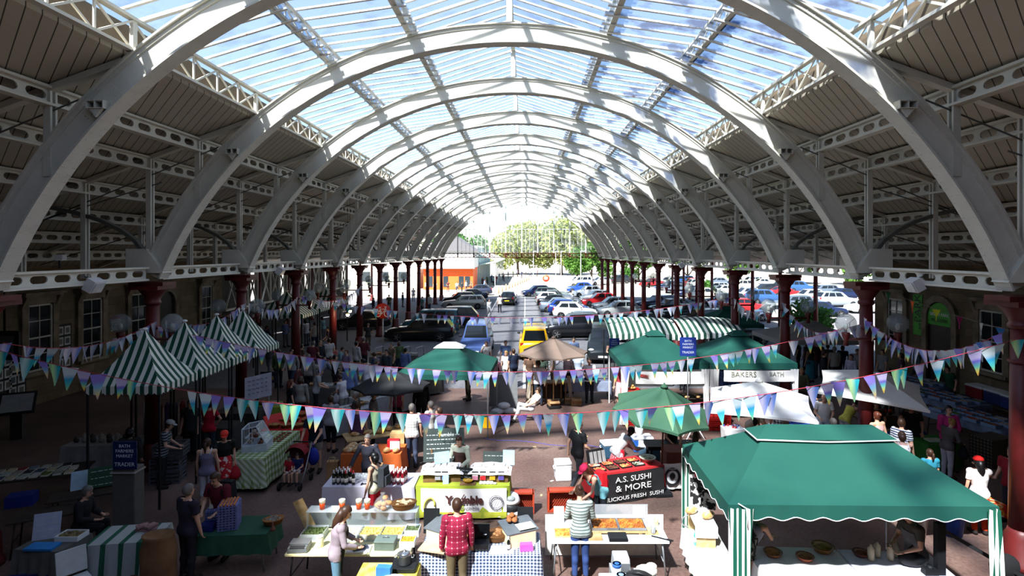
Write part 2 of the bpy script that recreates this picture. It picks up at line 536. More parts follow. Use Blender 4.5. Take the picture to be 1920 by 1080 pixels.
# boarded ceilings
BOARD_L = None
def boards():
    m, n, l, b = newmat('cream painted boards')
    setp(b, 'b5ae9c', 0.6, spec=0.25)
    tc = n.new('ShaderNodeTexCoord'); sp = n.new('ShaderNodeSeparateXYZ'); l.new(tc.outputs['Object'], sp.inputs[0])
    ab = n.new('ShaderNodeMath'); ab.operation = 'ABSOLUTE'; l.new(sp.outputs['X'], ab.inputs[0])
    dg = n.new('ShaderNodeMath'); dg.operation = 'MULTIPLY_ADD'; dg.inputs[1].default_value = -0.85; l.new(ab.outputs[0], dg.inputs[0]); l.new(sp.outputs['Y'], dg.inputs[2])
    g = _mod(n, l, dg.outputs[0], 0.3, 0.92)
    mx = n.new('ShaderNodeMix'); mx.data_type = 'RGBA'; mx.inputs[6].default_value = (*lin('3f3a33'), 1)
    t = n.new('ShaderNodeTexNoise'); t.inputs['Scale'].default_value = 1.2; t.inputs['Detail'].default_value = 6; l.new(tc.outputs['Object'], t.inputs['Vector'])
    cr = n.new('ShaderNodeValToRGB'); cr.color_ramp.elements[0].color = (*lin('a89f8e'), 1); cr.color_ramp.elements[1].color = (*lin('bdb6a6'), 1)
    l.new(t.outputs['Fac'], cr.inputs['Fac']); l.new(cr.outputs[0], mx.inputs[7]); l.new(g, mx.inputs[0]); l.new(mx.outputs[2], b.inputs['Base Color'])
    return m
BOARDS = boards()
for side, sg in (('left', -1), ('right', 1)):
    a, b_ = (XC + sg * 7.26, ceil_z(7.26)), (XC + sg * 20.0, ceil_z(20.0))
    mb = MB().prism([(a[0], Y0, a[1]), (b_[0], Y0, b_[1]), (b_[0], Y0, b_[1] + 0.12), (a[0], Y0, a[1] + 0.12)], (0, Y1 - Y0, 0))
    struct('ceiling_' + side, mb, BOARDS)
# ---- aisle frames: rafter, posts, curved brace, tie rods
def build_frame(sg, side):
    f = thing('aisle_frame', '', 'roof frame', (XC, AR[0], 0), 0, 'aisle roof frames')
    def P(dx, z): return (sg * dx, 0, z)
    MB().bar(P(7.3, ceil_z(7.3) - 0.1), P(19.0, ceil_z(19.0) - 0.1), 0.12, 0.18, up=(0, 1, 0)).build('rafter', CREAM2, f)
    for dx, zb in ((10.12, 5.75), (11.95, 5.35), (13.75, 5.35), (8.75, 7.55)):
        MB().box((sg * dx, -0.06, (zb + ceil_z(dx) - 0.1) / 2), (0.14, 0.05, ceil_z(dx) - 0.1 - zb)).box((sg * dx, 0.06, (zb + ceil_z(dx) - 0.1) / 2), (0.14, 0.05, ceil_z(dx) - 0.1 - zb)).build('post', CREAM2, f)
    pts = []
    for i in range(9):
        a = (PI / 2) * i / 8
        pts.append(P(10.2 + 4.2 * (1 - math.cos(a)), 5.75 + 1.7 * math.sin(a)))
    br = MB()
    for i in range(8): br.bar(pts[i], pts[i + 1], 0.1, 0.16, up=(0, 1, 0))
    br.build('curved_brace', mat('5f5f58', 0.5), f)
    MB().tube([P(8.2, ceil_z(8.2) - 0.5), P(13.7, 6.75)], 0.018, 5).tube([P(9.8, ceil_z(9.8) - 0.9), P(17.5, 5.6)], 0.018, 5).build('tie_rod', mat('4c4a45', 0.5), f)
    return f
for side, sg in (('left', -1), ('right', 1)):
    f0 = build_frame(sg, side)
    for k in range(13):
        lab = '%s cream roof frame of the %s aisle, behind the %s arch' % (ORD[k], side, ORD[k])
        if k == 0: f0['label'] = lab
        else: dup(f0, (XC, AR[k], 0), 0, lab)

# ---- glazed roof: three tiers each side standing on lattice purlins
TR = [(7.14, 9.95, 0.68), (5.05, 11.36, 0.45), (2.8, 12.18, 0.5)]
RIDGE = 13.7
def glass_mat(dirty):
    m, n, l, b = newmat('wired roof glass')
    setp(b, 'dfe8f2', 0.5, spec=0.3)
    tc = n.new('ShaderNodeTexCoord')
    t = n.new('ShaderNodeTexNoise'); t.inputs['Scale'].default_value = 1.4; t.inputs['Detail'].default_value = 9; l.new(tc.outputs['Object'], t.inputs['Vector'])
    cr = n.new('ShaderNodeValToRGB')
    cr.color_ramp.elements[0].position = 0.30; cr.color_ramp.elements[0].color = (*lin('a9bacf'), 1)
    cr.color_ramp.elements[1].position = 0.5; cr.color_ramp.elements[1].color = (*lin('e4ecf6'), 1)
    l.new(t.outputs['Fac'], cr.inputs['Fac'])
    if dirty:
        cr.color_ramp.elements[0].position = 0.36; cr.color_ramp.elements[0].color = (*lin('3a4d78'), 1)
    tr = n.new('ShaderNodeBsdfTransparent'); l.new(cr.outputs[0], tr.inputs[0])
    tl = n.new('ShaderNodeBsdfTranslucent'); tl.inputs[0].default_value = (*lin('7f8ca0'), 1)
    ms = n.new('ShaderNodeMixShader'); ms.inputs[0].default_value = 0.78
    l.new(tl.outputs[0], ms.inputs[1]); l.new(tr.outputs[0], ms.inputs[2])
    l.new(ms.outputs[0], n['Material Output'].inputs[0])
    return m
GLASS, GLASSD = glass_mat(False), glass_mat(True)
BARM = blotch('e3e0d8', 'a5806a', 7, 0.6, 0.72, rough=0.6)
wi = 0
for side, sg in (('left', -1), ('right', 1)):
    lines = [((7.3, TR[0][1] + TR[0][2] + 0.06), (4.75, TR[1][1] + 0.1)), ((5.2, TR[1][1] + TR[1][2] + 0.06), (2.5, TR[2][1] + 0.08)), ((2.95, TR[2][1] + TR[2][2] + 0.06), (0.0, RIDGE))]
    for ti, (p, q) in enumerate(lines):
        wi += 1
        g = MB().sheet([[(XC + sg * p[0], Y0, p[1]), (XC + sg * q[0], Y0, q[1])], [(XC + sg * p[0], Y1, p[1]), (XC + sg * q[0], Y1, q[1])]])
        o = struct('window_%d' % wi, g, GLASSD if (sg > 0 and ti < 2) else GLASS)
        bars = MB()
        y = 4.0; i = 0
        while y < Y1:
            big = (i % 9 == 4)
            w = 0.07 if big else 0.045
            bars.bar((XC + sg * p[0], y, p[1] - 0.05), (XC + sg * q[0], y, q[1] - 0.05), w, 0.1 if big else 0.07, up=(0, 1, 0))
            y += D / 9; i += 1
        bo = bars.build('glazing_bars', BARM, o)
        bo['kind'] = 'stuff'
# lattice purlins
def lattice(x, z, h, side, rank):
    t = thing('lattice_purlin', 'cream lattice purlin carrying the roof glass, %s on the %s side' % (rank, side), 'purlin', (x, 0, z), 0, 'lattice purlins')
    ya, yb = 4.0, Y1
    MB().box((0, (ya + yb) / 2, 0.03), (0.16, yb - ya, 0.06)).build('lower_chord', CREAM2, t)
    MB().box((0, (ya + yb) / 2, h - 0.03), (0.14, yb - ya, 0.06)).build('upper_chord', CREAM2, t)
    dg = MB()
    for k in range(-1, 12):
        y0 = AR[0] + k * D
        for i in range(5):
            y = y0 + i * D / 5
            if y < ya: continue
            w = 0.12 if i == 0 else 0.05
            if y <= yb: MB().box((0, y, h / 2), (w * 0.6, w, h - 0.06)).build('post', CREAM2, t)
            if y + D / 5 <= yb:
                dg.bar((0.02, y, 0.05), (0.02, y + D / 5, h - 0.05), 0.03, 0.04)
                dg.bar((-0.02, y, h - 0.05), (-0.02, y + D / 5, 0.05), 0.03, 0.04)
    dg.build('lattice_bars', CREAM2, t)['kind'] = 'stuff'
    return t
for side, sg in (('left', -1), ('right', 1)):
    for (dx, z, h), rank in zip(TR, ('outermost', 'middle', 'innermost')):
        lattice(XC + sg * dx, z, h, side, rank)
    # dark gutter board between boarding and glass
    struct('trim_gutter_' + side, MB().box((XC + sg * 7.42, (Y0 + Y1) / 2, 10.32), (0.06, Y1 - Y0, 0.5)), mat('6d6252', 0.8))
rb = thing('ridge_beam', 'white ridge beam along the very top of the glass roof, on posts from the arch crowns', 'beam', (XC, 0, 0))
MB().box((0, (4 + Y1) / 2, RIDGE - 0.12), (0.14, Y1 - 4, 0.16)).build('beam', CREAM, rb)
for y in AR:
    MB().box((0, y - 0.02, (RIDGE - 0.2 + ZC + RO) / 2), (0.16, 0.16, RIDGE - 0.2 - ZC - RO)).build('post', CREAM, rb)

# ---- walls
def stone_mat():
    m, n, l, b = newmat('bath stone ashlar')
    setp(b, '7b6a55', 0.85, spec=0.15)
    tc = n.new('ShaderNodeTexCoord')
    mp = n.new('ShaderNodeMapping'); mp.inputs['Rotation'].default_value = (0, PI / 2, PI / 2)
    sp = n.new('ShaderNodeSeparateXYZ'); cb = n.new('ShaderNodeCombineXYZ')
    l.new(tc.outputs['Object'], sp.inputs[0])
    ad = n.new('ShaderNodeMath'); ad.operation = 'ADD'; l.new(sp.outputs['X'], ad.inputs[0]); l.new(sp.outputs['Y'], ad.inputs[1])
    l.new(ad.outputs[0], cb.inputs[0]); l.new(sp.outputs['Z'], cb.inputs[1])
    br = n.new('ShaderNodeTexBrick'); br.inputs['Scale'].default_value = 1.0
    br.inputs['Brick Width'].default_value = 0.9; br.inputs['Row Height'].default_value = 0.36; br.inputs['Mortar Size'].default_value = 0.006
    br.inputs['Color1'].default_value = (*lin('80705a'), 1); br.inputs['Color2'].default_value = (*lin('6f604c'), 1); br.inputs['Mortar'].default_value = (*lin('4b4034'), 1)
    l.new(cb.outputs[0], br.inputs['Vector'])
    t = n.new('ShaderNodeTexNoise'); t.inputs['Scale'].default_value = 0.9; t.inputs['Detail'].default_value = 8; l.new(tc.outputs['Object'], t.inputs['Vector'])
    cr = n.new('ShaderNodeValToRGB'); cr.color_ramp.elements[0].position = 0.3; cr.color_ramp.elements[1].position = 0.7
    cr.color_ramp.elements[0].color = (0.6, 0.58, 0.55, 1); cr.color_ramp.elements[1].color = (1.05, 1.03, 1, 1)
    l.new(t.outputs['Fac'], cr.inputs['Fac'])
    mx = n.new('ShaderNodeMix'); mx.data_type = 'RGBA'; mx.blend_type = 'MULTIPLY'; mx.inputs[0].default_value = 1
    l.new(br.outputs['Color'], mx.inputs[6]); l.new(cr.outputs[0], mx.inputs[7]); l.new(mx.outputs[2], b.inputs['Base Color'])
    return m
STONE = stone_mat()
TRIMSTONE = blotch('857560', '6b5d4a', 2, 0.4, 0.6, 0.85)
WLX, WRX = -19.5, 18.6
struct('wall_left', MB().box((WLX - 0.3, 15, 2.9), (0.6, 42, 5.8)), STONE)
struct('wall_right', MB().box((WRX + 0.3, 11.9, 2.9), (0.6, 35.8, 5.8)), STONE)
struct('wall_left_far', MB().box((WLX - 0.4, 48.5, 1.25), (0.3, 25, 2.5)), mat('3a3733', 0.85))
struct('wall_back', MB().box((-0.45, -6.5, 6.5), (39.5, 0.5, 15.5)), STONE)
def sash(i, X, sg, y, zb, zt, w):
    """sash window in a side wall: opening facing the hall, stone head on brackets"""
    f = MB(); t = 0.07
    x = X + sg * -0.02
    f.box((x, y - w / 2 + t / 2, (zb + zt) / 2), (0.12, t, zt - zb)).box((x, y + w / 2 - t / 2, (zb + zt) / 2), (0.12, t, zt - zb))
    f.box((x, y, zb + t / 2), (0.12, w, t)).box((x, y, zt - t / 2), (0.12, w, t)).box((x, y, (zb + zt) / 2), (0.11, w, 0.06))
    f.box((x, y, (zb + zt) / 2), (0.07, 0.03, zt - zb))
    for k in (0.25, 0.75): f.box((x, y, zb + (zt - zb) * k), (0.07, w, 0.03))
    o = struct('window_%d' % i, f, mat('b9b4a6', 0.6))
    MB().box((X - sg * 0.01, y, (zb + zt) / 2), (0.03, w - 0.05, zt - zb - 0.05)).build('window_pane', mat('191c1f', 0.08, spec=0.6), o)
    s = MB()
    for q in (-1, 1): s.box((X - sg * 0.06, y + q * (w / 2 + 0.14), (zb + zt) / 2), (0.14, 0.28, zt - zb + 0.1))
    s.box((X - sg * 0.08, y, zt + 0.17), (0.18, w + 0.56, 0.3)).box((X - sg * 0.18, y, zt + 0.45), (0.4, w + 0.8, 0.1)).box((X - sg * 0.14, y, zt + 0.37), (0.3, w + 0.65, 0.08))
    for q in (-1, 1): s.prism([(X, y + q * (w / 2 + 0.2) - 0.09, zt + 0.33), (X - sg * 0.32, y + q * (w / 2 + 0.2) - 0.09, zt + 0.33), (X - sg * 0.06, y + q * (w / 2 + 0.2) - 0.09, zt - 0.25), (X, y + q * (w / 2 + 0.2) - 0.09, zt - 0.25)], (0, 0.18, 0))
    s.box((X - sg * 0.1, y, zb - 0.08), (0.24, w + 0.5, 0.14))
    s.build('window_surround', TRIMSTONE, o)
def wally(x, X): return F * X / (x - 985.0)
wi = 10
for px in (72, 170, 258):
    sash(wi, WLX, -1, wally(px, WLX), 1.35, 4.0, 1.15); wi += 1
sash(wi, WLX, -1, wally(385, WLX), 1.35, 4.0, 1.1); wi += 1
for px in (1862, 1682):
    sash(wi, WRX, 1, wally(px, WRX), 1.3, 3.75, 1.15); wi += 1
# arched doorway on the right, a second one on the left
def arched_door(i, X, sg, y, w, zs):
    pts = [(X - sg * 0.02, y - w / 2, 0), (X - sg * 0.02, y - w / 2, zs)]
    for k in range(1, 10):
        a = PI - PI * k / 10
        pts.append((X - sg * 0.02, y + w / 2 * math.cos(a), zs + w / 2 * math.sin(a)))
    pts += [(X - sg * 0.02, y + w / 2, zs), (X - sg * 0.02, y + w / 2, 0)]
    o = struct('door_%d' % i, MB().prism(pts, (-sg * 0.03, 0, 0)), mat('241514', 0.5))
    ring = MB()
    def rp(r, a): return (X, y + r * math.cos(a), zs + r * math.sin(a))
    for k in range(12):
        a, b_ = PI * k / 12, PI * (k + 1) / 12
        ring.prism([rp(w / 2, a), rp(w / 2 + 0.3, a), rp(w / 2 + 0.3, b_), rp(w / 2, b_)], (-sg * 0.16, 0, 0))
    for q in (-1, 1): ring.box((X - sg * 0.08, y + q * (w / 2 + 0.15), zs / 2), (0.16, 0.3, zs))
    ring.build('door_surround', TRIMSTONE, o)
    return o
arched_door(1, WRX, 1, wally(1765, WRX), 1.5, 3.1)
arched_door(2, WLX, -1, wally(310, WLX), 1.3, 3.3)
# ---- glazed screen and lattice beam at the far end
YE = AR[-1]
sc = MB(); thin = MB()
xs = [-8 + i * 2.0 for i in range(9)]
for x in xs:
    zt = ZC + math.sqrt(max(0, (RI - 0.1) ** 2 - (x + 0) ** 2))
    sc.box((XC + x, YE, (5.7 + zt) / 2), (0.14, 0.1, zt - 5.7))
for i in range(33):
    x = -8 + i * 0.5
    if abs((x + 8) % 2.0) < 0.01: continue
    zt = min(8.9, ZC + math.sqrt(max(0, (RI - 0.1) ** 2 - x ** 2)))
    thin.box((XC + x, YE, (5.7 + zt) / 2), (0.04, 0.06, zt - 5.7))
for z in (8.9, 10.9):
    hw = math.sqrt((RI - 0.1) ** 2 - (z - ZC) ** 2)
    thin.box((XC, YE, z), (2 * hw, 0.06, 0.05))
scr = struct('window_20', sc, mat('efeee6', 0.4))
tb = thin.build('glazing_bars', mat('efeee6', 0.4), scr)
gl = []
for i in range(25):
    a = A0 + 0.02 + (PI - 2 * A0 - 0.04) * i / 24
    gl.append((XC + (RI - 0.05) * math.cos(a), YE + 0.05, ZC + (RI - 0.05) * math.sin(a)))
MB().add(gl, [tuple(range(25))]).build('window_pane', clear('f4f8fa', 0.9), scr)
lb = thing('lattice_beam', 'dark red lattice beam crossing the far end of the hall above the car park', 'beam', (XC, YE, 5.35))
MB().box((0, 0, 0.04), (20.1, 0.2, 0.08)).build('lower_chord', IRONRED, lb)
MB().box((0, 0, 0.56), (20.1, 0.2, 0.08)).build('upper_chord', IRONRED, lb)
la = MB()
for i in range(40):
    x = -10 + i * 0.5
    la.bar((x, -0.03, 0.06), (x + 0.5, -0.03, 0.54), 0.05, 0.04, up=(0, 1, 0)); la.bar((x, 0.03, 0.54), (x + 0.5, 0.03, 0.06), 0.05, 0.04, up=(0, 1, 0))
for i in range(11): la.box((-10 + i * 2, 0, 0.3), (0.14, 0.14, 0.5))
la.build('lattice_bars', IRONRED, lb)
# ---- cream cross-braced screen on the left aisle beyond the stone building
for i in range(5):
    t = thing('braced_screen', 'cream cross-braced iron screen panel, %s from the stone building on the left' % ORD[i], 'screen', (-19.2, AR[5] + D * i + 0.3, 0), 0, 'braced screens')
    w = D - 0.6
    for z in (5.25, 2.35): MB().box((0, w / 2, z), (0.16, w, 0.14)).build('rail', CREAM2, t)
    xb = MB()
    for q in range(3):
        a, b_ = q * w / 3, (q + 1) * w / 3
        xb.bar((0.03, a, 2.4), (0.03, b_, 5.2), 0.1, 0.06).bar((-0.03, a, 5.2), (-0.03, b_, 2.4), 0.1, 0.06)
        xb.box((0, b_, 3.8), (0.1, 0.1, 2.9))
    xb.build('cross_brace', CREAM2, t)
    MB().box((-0.5, w / 2, 3.8), (0.04, w, 2.9)).build('backing_board', mat('57544d', 0.8), t)
# ================================================================ PEOPLE
SKIN = {'p': mat('c89a80', 0.5, var=0.04), 'm': mat('a8765a', 0.5, var=0.04), 'd': mat('4d2f22', 0.5, var=0.04)}
HAIRC = {'brown': mat('3a2519', 0.45), 'black': mat('0f0d0d', 0.4), 'grey': mat('625d58', 0.55), 'blond': mat('9c7442', 0.5), 'auburn': mat('55291a', 0.45), 'white': mat('a09c95', 0.55)}
EYE, LIP = mat('15100d', 0.3, var=0), mat('9a5348', 0.5, var=0)

def V(*a): return Vector(a)
def skeleton(lean=0, turn=0, head=0, arms=None, legs=None, sit=0):
    """joints of a 1.75 m figure facing +Y, feet on z=0"""
    J = {}
    hz = 0.93
    if sit: hz = 0.5
    J['pelvis'] = V(0, 0, hz + 0.02)
    def up(h, y=0.0):            # point up the leaning spine
        a = rad(lean)
        return V(0, math.sin(a) * h + y * math.cos(a), hz + math.cos(a) * h - y * math.sin(a))
    def off(h, x, y=0):
        p = up(h, y); t = rad(turn)
        return V(x * math.cos(t), p.y + x * math.sin(t), p.z)
    J['waist'] = up(0.16); J['chest'] = up(0.36); J['neck'] = up(0.54); 
    hd = up(0.56); a = rad(lean * 0.55 + head)
    J['head'] = hd + V(0, math.sin(a) * 0.13 + 0.02, math.cos(a) * 0.13)
    J['hup'] = V(0, math.sin(a), math.cos(a)); J['hfw'] = V(0, math.cos(a), -math.sin(a))
    for s, sg in (('L', -1), ('R', 1)):
        J['sh' + s] = off(0.49, sg * 0.185)
        e, w = (arms or {}).get(s, ((0.24, 0.02, 1.14), (0.25, 0.08, 0.90)))
        J['el' + s] = V(sg * e[0], e[1], e[2]); J['wr' + s] = V(sg * w[0], w[1], w[2])
        # keep arm lengths human
        d = J['el' + s] - J['sh' + s]; J['el' + s] = J['sh' + s] + d.normalized() * 0.285
        d = J['wr' + s] - J['el' + s]; J['wr' + s] = J['el' + s] + d.normalized() * 0.25
        J['hip' + s] = V(sg * 0.092, 0, hz - 0.02)
        k, an = (legs or {}).get(s, ((0.1, 0.015, 0.5), (0.105, -0.02, 0.085)))
        J['kn' + s] = V(sg * k[0], k[1], k[2]); J['an' + s] = V(sg * an[0], an[1], an[2])
        J['toe' + s] = J['an' + s] + V(sg * 0.035, 0.165, -0.045)
    return J

BONES = [('pelvis', 'waist'), ('waist', 'chest'), ('chest', 'neck'), ('neck', 'head')]
for s in 'LR':
    BONES += [('chest', 'sh' + s), ('sh' + s, 'el' + s), ('el' + s, 'wr' + s), ('pelvis', 'hip' + s), ('hip' + s, 'kn' + s), ('kn' + s, 'an' + s), ('an' + s, 'toe' + s)]

def chain(mb, pts, rs, n=10, steps=5):
    P_, R_ = [], []
    for i in range(len(pts) - 1):
        for k in range(steps):
            t = k / steps
            P_.append(pts[i].lerp(pts[i + 1], t)); R_.append(rs[i] + (rs[i + 1] - rs[i]) * t)
    P_.append(pts[-1]); R_.append(rs[-1])
    mb.tube(P_, R_, n)
    for p, r in ((pts[0], rs[0]), (pts[-1], rs[-1])): mb.ball(p, r * 0.99, nu=10, nv=6)
    for p, r in zip(pts[1:-1], rs[1:-1]): mb.ball(p, r, nu=10, nv=6)

def body_mesh(J, fem=0, fat=1.0, name='body'):
    mb = MB()
    # torso: elliptical rings up the spine
    sp = [(J['pelvis'] + V(0, 0, -0.09), 0.155, 0.115), (J['pelvis'], 0.172 + 0.012 * fem, 0.125), (J['waist'], (0.148 - 0.022 * fem) * fat, 0.105 * fat), (J['waist'].lerp(J['chest'], 0.55), (0.163 - 0.02 * fem) * fat, 0.115 * fat),
          (J['chest'], 0.178 - 0.016 * fem, 0.122 + 0.012 * fem), (J['chest'].lerp(J['neck'], 0.55), 0.165, 0.1), (J['chest'].lerp(J['neck'], 0.85), 0.11, 0.075), (J['neck'], 0.06, 0.06)]
    xr = (J['shR'] - J['shL']).normalized()
    vs, fs, n = [], [], 16
    for i, (p, rx, ry) in enumerate(sp):
        q = sp[min(i + 1, len(sp) - 1)][0] - sp[max(i - 1, 0)][0]
        q.normalize(); fw = q.cross(xr) * -1; fw.normalize()
        for k in range(n):
            w = 2 * PI * k / n
            vs.append(p + xr * (rx * math.cos(w)) + fw * (ry * math.sin(w)))
    for i in range(len(sp) - 1):
        for k in range(n):
            k2 = (k + 1) % n
            fs.append((i * n + k, i * n + k2, (i + 1) * n + k2, (i + 1) * n + k))
    fs += [tuple(range(n - 1, -1, -1)), tuple((len(sp) - 1) * n + k for k in range(n))]
    mb.add(vs, fs)
    for s in 'LR':
        chain(mb, [J['chest'].lerp(J['neck'], 0.6), J['sh' + s]], [0.07, 0.062])
        chain(mb, [J['sh' + s], J['el' + s], J['wr' + s]], [0.056 - 0.008 * fem, 0.043 - 0.006 * fem, 0.03])
        chain(mb, [J['hip' + s], J['kn' + s], J['an' + s]], [0.093, 0.06, 0.043])
        m_ = J['kn' + s].lerp(J['an' + s], 0.3)
        mb.ball(m_ + V(0, -0.015, 0), 0.057, 0.06, 0.1)
        chain(mb, [J['an' + s] + V(0, -0.03, -0.035), J['toe' + s]], [0.045, 0.034])
        mb.ball(J['hip' + s] + V(0, -0.03, 0.02), 0.092, 0.088, 0.1)
        # palm
        d = (J['wr' + s] - J['el' + s]).normalized()
        pc = J['wr' + s] + d * 0.052
        R = d.to_track_quat('Z', 'X').to_matrix()
        mb.ball(pc, 0.022, 0.04, 0.055, rot=R)
    chain(mb, [J['neck'] + V(0, 0, -0.04), J['head'] - J['hup'] * 0.05], [0.056, 0.05])
    R = Matrix((V(1, 0, 0), J['hfw'], J['hup'])).transposed()
    mb.ball(J['head'] + J['hup'] * 0.03 - J['hfw'] * 0.012, 0.074, 0.092, 0.098, nu=14, nv=10, rot=R)
    mb.ball(J['head'] - J['hup'] * 0.035 + J['hfw'] * 0.025, 0.058, 0.066, 0.078, nu=12, nv=8, rot=R)
    o = mb.build(name, SKIN['p'])
    rm = o.modifiers.new('r', 'REMESH'); rm.mode = 'VOXEL'; rm.voxel_size = 0.0165
    sm = o.modifiers.new('s', 'SMOOTH'); sm.factor = 0.5; sm.iterations = 4
    dg = bpy.context.evaluated_depsgraph_get()
    me = bpy.data.meshes.new_from_object(o.evaluated_get(dg))
    bpy.data.objects.remove(o)
    vs = [v.co.copy() for v in me.vertices]; fs = [tuple(p.vertices) for p in me.polygons]; ns = [p.normal.copy() for p in me.polygons]; vn = [v.normal.copy() for v in me.vertices]
    bpy.data.meshes.remove(me)
    # which bone each face belongs to
    segs = [(a, b, J[a], J[b]) for a, b in BONES]
    wt = {'hip': 0.8, 'sho': 0.9}
    lab = []
    for f in fs:
        c = sum((vs[i] for i in f), V(0, 0, 0)) / len(f)
        best = None
        for a, b, p, q in segs:
            d = q - p; t = max(0.0, min(1.0, (c - p).dot(d) / d.length_squared))
            r = 0.13 if a in ('pelvis', 'waist', 'chest') and b in ('waist', 'chest', 'neck') else (0.08 if a == 'neck' else (0.09 if a.startswith('hip') else 0.055))
            k = (c - (p + d * t)).length / r
            if best is None or k < best[0]: best = (k, a, b, t)
        lab.append(best[1:] + (c,))
    return vs, fs, ns, vn, lab

def finish_body(name, vs, fs, J):
    mb = MB(); mb.add(vs, fs, 0, True)
    up, fw = J['hup'], J['hfw']; rt = V(1, 0, 0); h = J['head']
    R = Matrix((rt, fw, up)).transposed()
    mb.tube([h + up * 0.02 + fw * 0.083, h + up * -0.012 + fw * 0.104, h - up * 0.02 + fw * 0.09], [0.007, 0.014, 0.009], 6)
    for sg in (-1, 1):
        mb.ball(h + up * 0.018 + fw * 0.076 + rt * sg * 0.031, 0.012, 0.008, 0.007, 8, 5, mi=1, rot=R)
        mb.ball(h - up * 0.005 + rt * sg * 0.074 - fw * 0.008, 0.01, 0.02, 0.031, 8, 5, rot=R)
        mb.tube([h + up * 0.042 + fw * 0.083 + rt * sg * 0.016, h + up * 0.041 + fw * 0.073 + rt * sg * 0.046], 0.004, 5, mi=1)
    mb.ball(h - up * 0.052 + fw * 0.083, 0.023, 0.008, 0.008, 8, 5, mi=2, rot=R)
    for s, sg in (('L', -1), ('R', 1)):
        d = (J['wr' + s] - J['el' + s]).normalized()
        R3 = d.to_track_quat('Z', 'X').to_matrix()
        side = R3 @ V(0, 1, 0); flat = R3 @ V(1, 0, 0)
        if flat.dot(V(-sg, 0.3, 0)) < 0: flat = -flat
        if side.dot(V(0, 1, 0.2)) < 0: side = -side
        b0 = J['wr' + s] + d * 0.085
        for i, (o_, L) in enumerate(((0.028, 0.07), (0.009, 0.079), (-0.01, 0.073), (-0.028, 0.057))):
            p0 = b0 + side * o_; p1 = p0 + d * L * 0.5 + flat * 0.008 + side * o_ * 0.1; p2 = p1 + d * L * 0.36 + flat * 0.025
            mb.tube([p0 - d * 0.02, p0, p1, p2], [0.009, 0.0095, 0.0085, 0.0065], 6)
        p0 = J['wr' + s] + d * 0.03 + side * 0.03
        mb.tube([p0, p0 + d * 0.03 + side * 0.022 + flat * 0.01, p0 + d * 0.062 + side * 0.022 + flat * 0.022], [0.012, 0.011, 0.008], 6)
    return mb.mesh(name, [SKIN['p'], EYE, LIP])

def region(vs, fs, vn, lab, test, off, name, ns=None):
    """clothing shell: the body faces that pass the test, pushed out along their normals"""
    idx, nv, nf = {}, [], []
    for f, L in zip(fs, lab):
        if not test(*L): continue
        g = []
        for i in f:
            if i not in idx:
                idx[i] = len(nv); nv.append(vs[i] + vn[i] * off)
            g.append(idx[i])
        nf.append(tuple(g))
    mb = MB(); mb.add(nv, nf, 0, True)
    return mb.mesh(name, [CREAM])

class Proto: pass
PROTO = {}
A_DOWN = ((0.235, 0.0, 1.14), (0.25, 0.07, 0.9))
POSES = {
    'stand': dict(),
    'stand2': dict(turn=6, legs={'L': ((0.1, 0.06, 0.5), (0.1, 0.1, 0.085))}, arms={'L': A_DOWN, 'R': ((0.25, -0.02, 1.15), (0.2, 0.2, 1.05))}),
    'walk': dict(lean=3, turn=8, legs={'L': ((0.09, 0.17, 0.52), (0.09, 0.2, 0.085)), 'R': ((0.09, -0.02, 0.5), (0.09, -0.25, 0.13))}, arms={'L': ((0.23, -0.12, 1.16), (0.24, -0.12, 0.92)), 'R': ((0.23, 0.1, 1.15), (0.22, 0.26, 1.0))}),
    'work': dict(lean=10, head=18, arms={'L': ((0.26, 0.14, 1.12), (0.14, 0.36, 1.02)), 'R': ((0.26, 0.14, 1.12), (0.14, 0.36, 1.02))}),
    'bend': dict(lean=42, head=12, arms={'L': ((0.22, 0.42, 1.06), (0.16, 0.6, 0.92)), 'R': ((0.22, 0.45, 1.1), (0.14, 0.66, 1.0))}),
    'hip': dict(arms={'L': ((0.42, -0.08, 1.22), (0.22, 0.02, 1.05)), 'R': ((0.42, -0.08, 1.22), (0.22, 0.02, 1.05))}),
    'clasp': dict(arms={'L': ((0.25, 0.04, 1.14), (0.03, 0.2, 0.97)), 'R': ((0.25, 0.04, 1.14), (0.03, 0.22, 0.94))}),
    'cross': dict(arms={'L': ((0.24, 0.09, 1.15), (0.02, 0.2, 1.18)), 'R': ((0.24, 0.1, 1.13), (0.02, 0.23, 1.13))}),
    'push': dict(lean=14, head=16, arms={'L': ((0.24, 0.2, 1.14), (0.2, 0.4, 1.0)), 'R': ((0.24, 0.2, 1.14), (0.2, 0.4, 1.0))}),
    'spread': dict(lean=12, arms={'L': ((0.32, 0.14, 1.16), (0.4, 0.28, 0.94)), 'R': ((0.32, 0.14, 1.16), (0.4, 0.28, 0.94))}),
    'sit': dict(sit=1, lean=6, head=14, legs={'L': ((0.11, 0.42, 0.5), (0.11, 0.4, 0.085)), 'R': ((0.11, 0.42, 0.5), (0.11, 0.4, 0.085))}, arms={'L': ((0.24, 0.1, 0.73), (0.14, 0.32, 0.66)), 'R': ((0.24, 0.1, 0.73), (0.14, 0.32, 0.66))}),
    'recline': dict(sit=1, lean=-34, head=28, legs={'L': ((0.1, 0.42, 0.5), (0.1, 0.62, 0.12)), 'R': ((0.12, 0.4, 0.62), (0.12, 0.5, 0.2))}, arms={'L': ((0.28, -0.1, 0.75), (0.18, 0.12, 0.62)), 'R': ((0.28, -0.1, 0.75), (0.18, 0.12, 0.62))}),
    'reach': dict(lean=14, head=10, arms={'L': A_DOWN, 'R': ((0.24, 0.3, 1.25), (0.16, 0.52, 1.15))}),
    'face': dict(head=4, arms={'L': A_DOWN, 'R': ((0.26, 0.2, 1.22), (0.1, 0.26, 1.45))}),
}
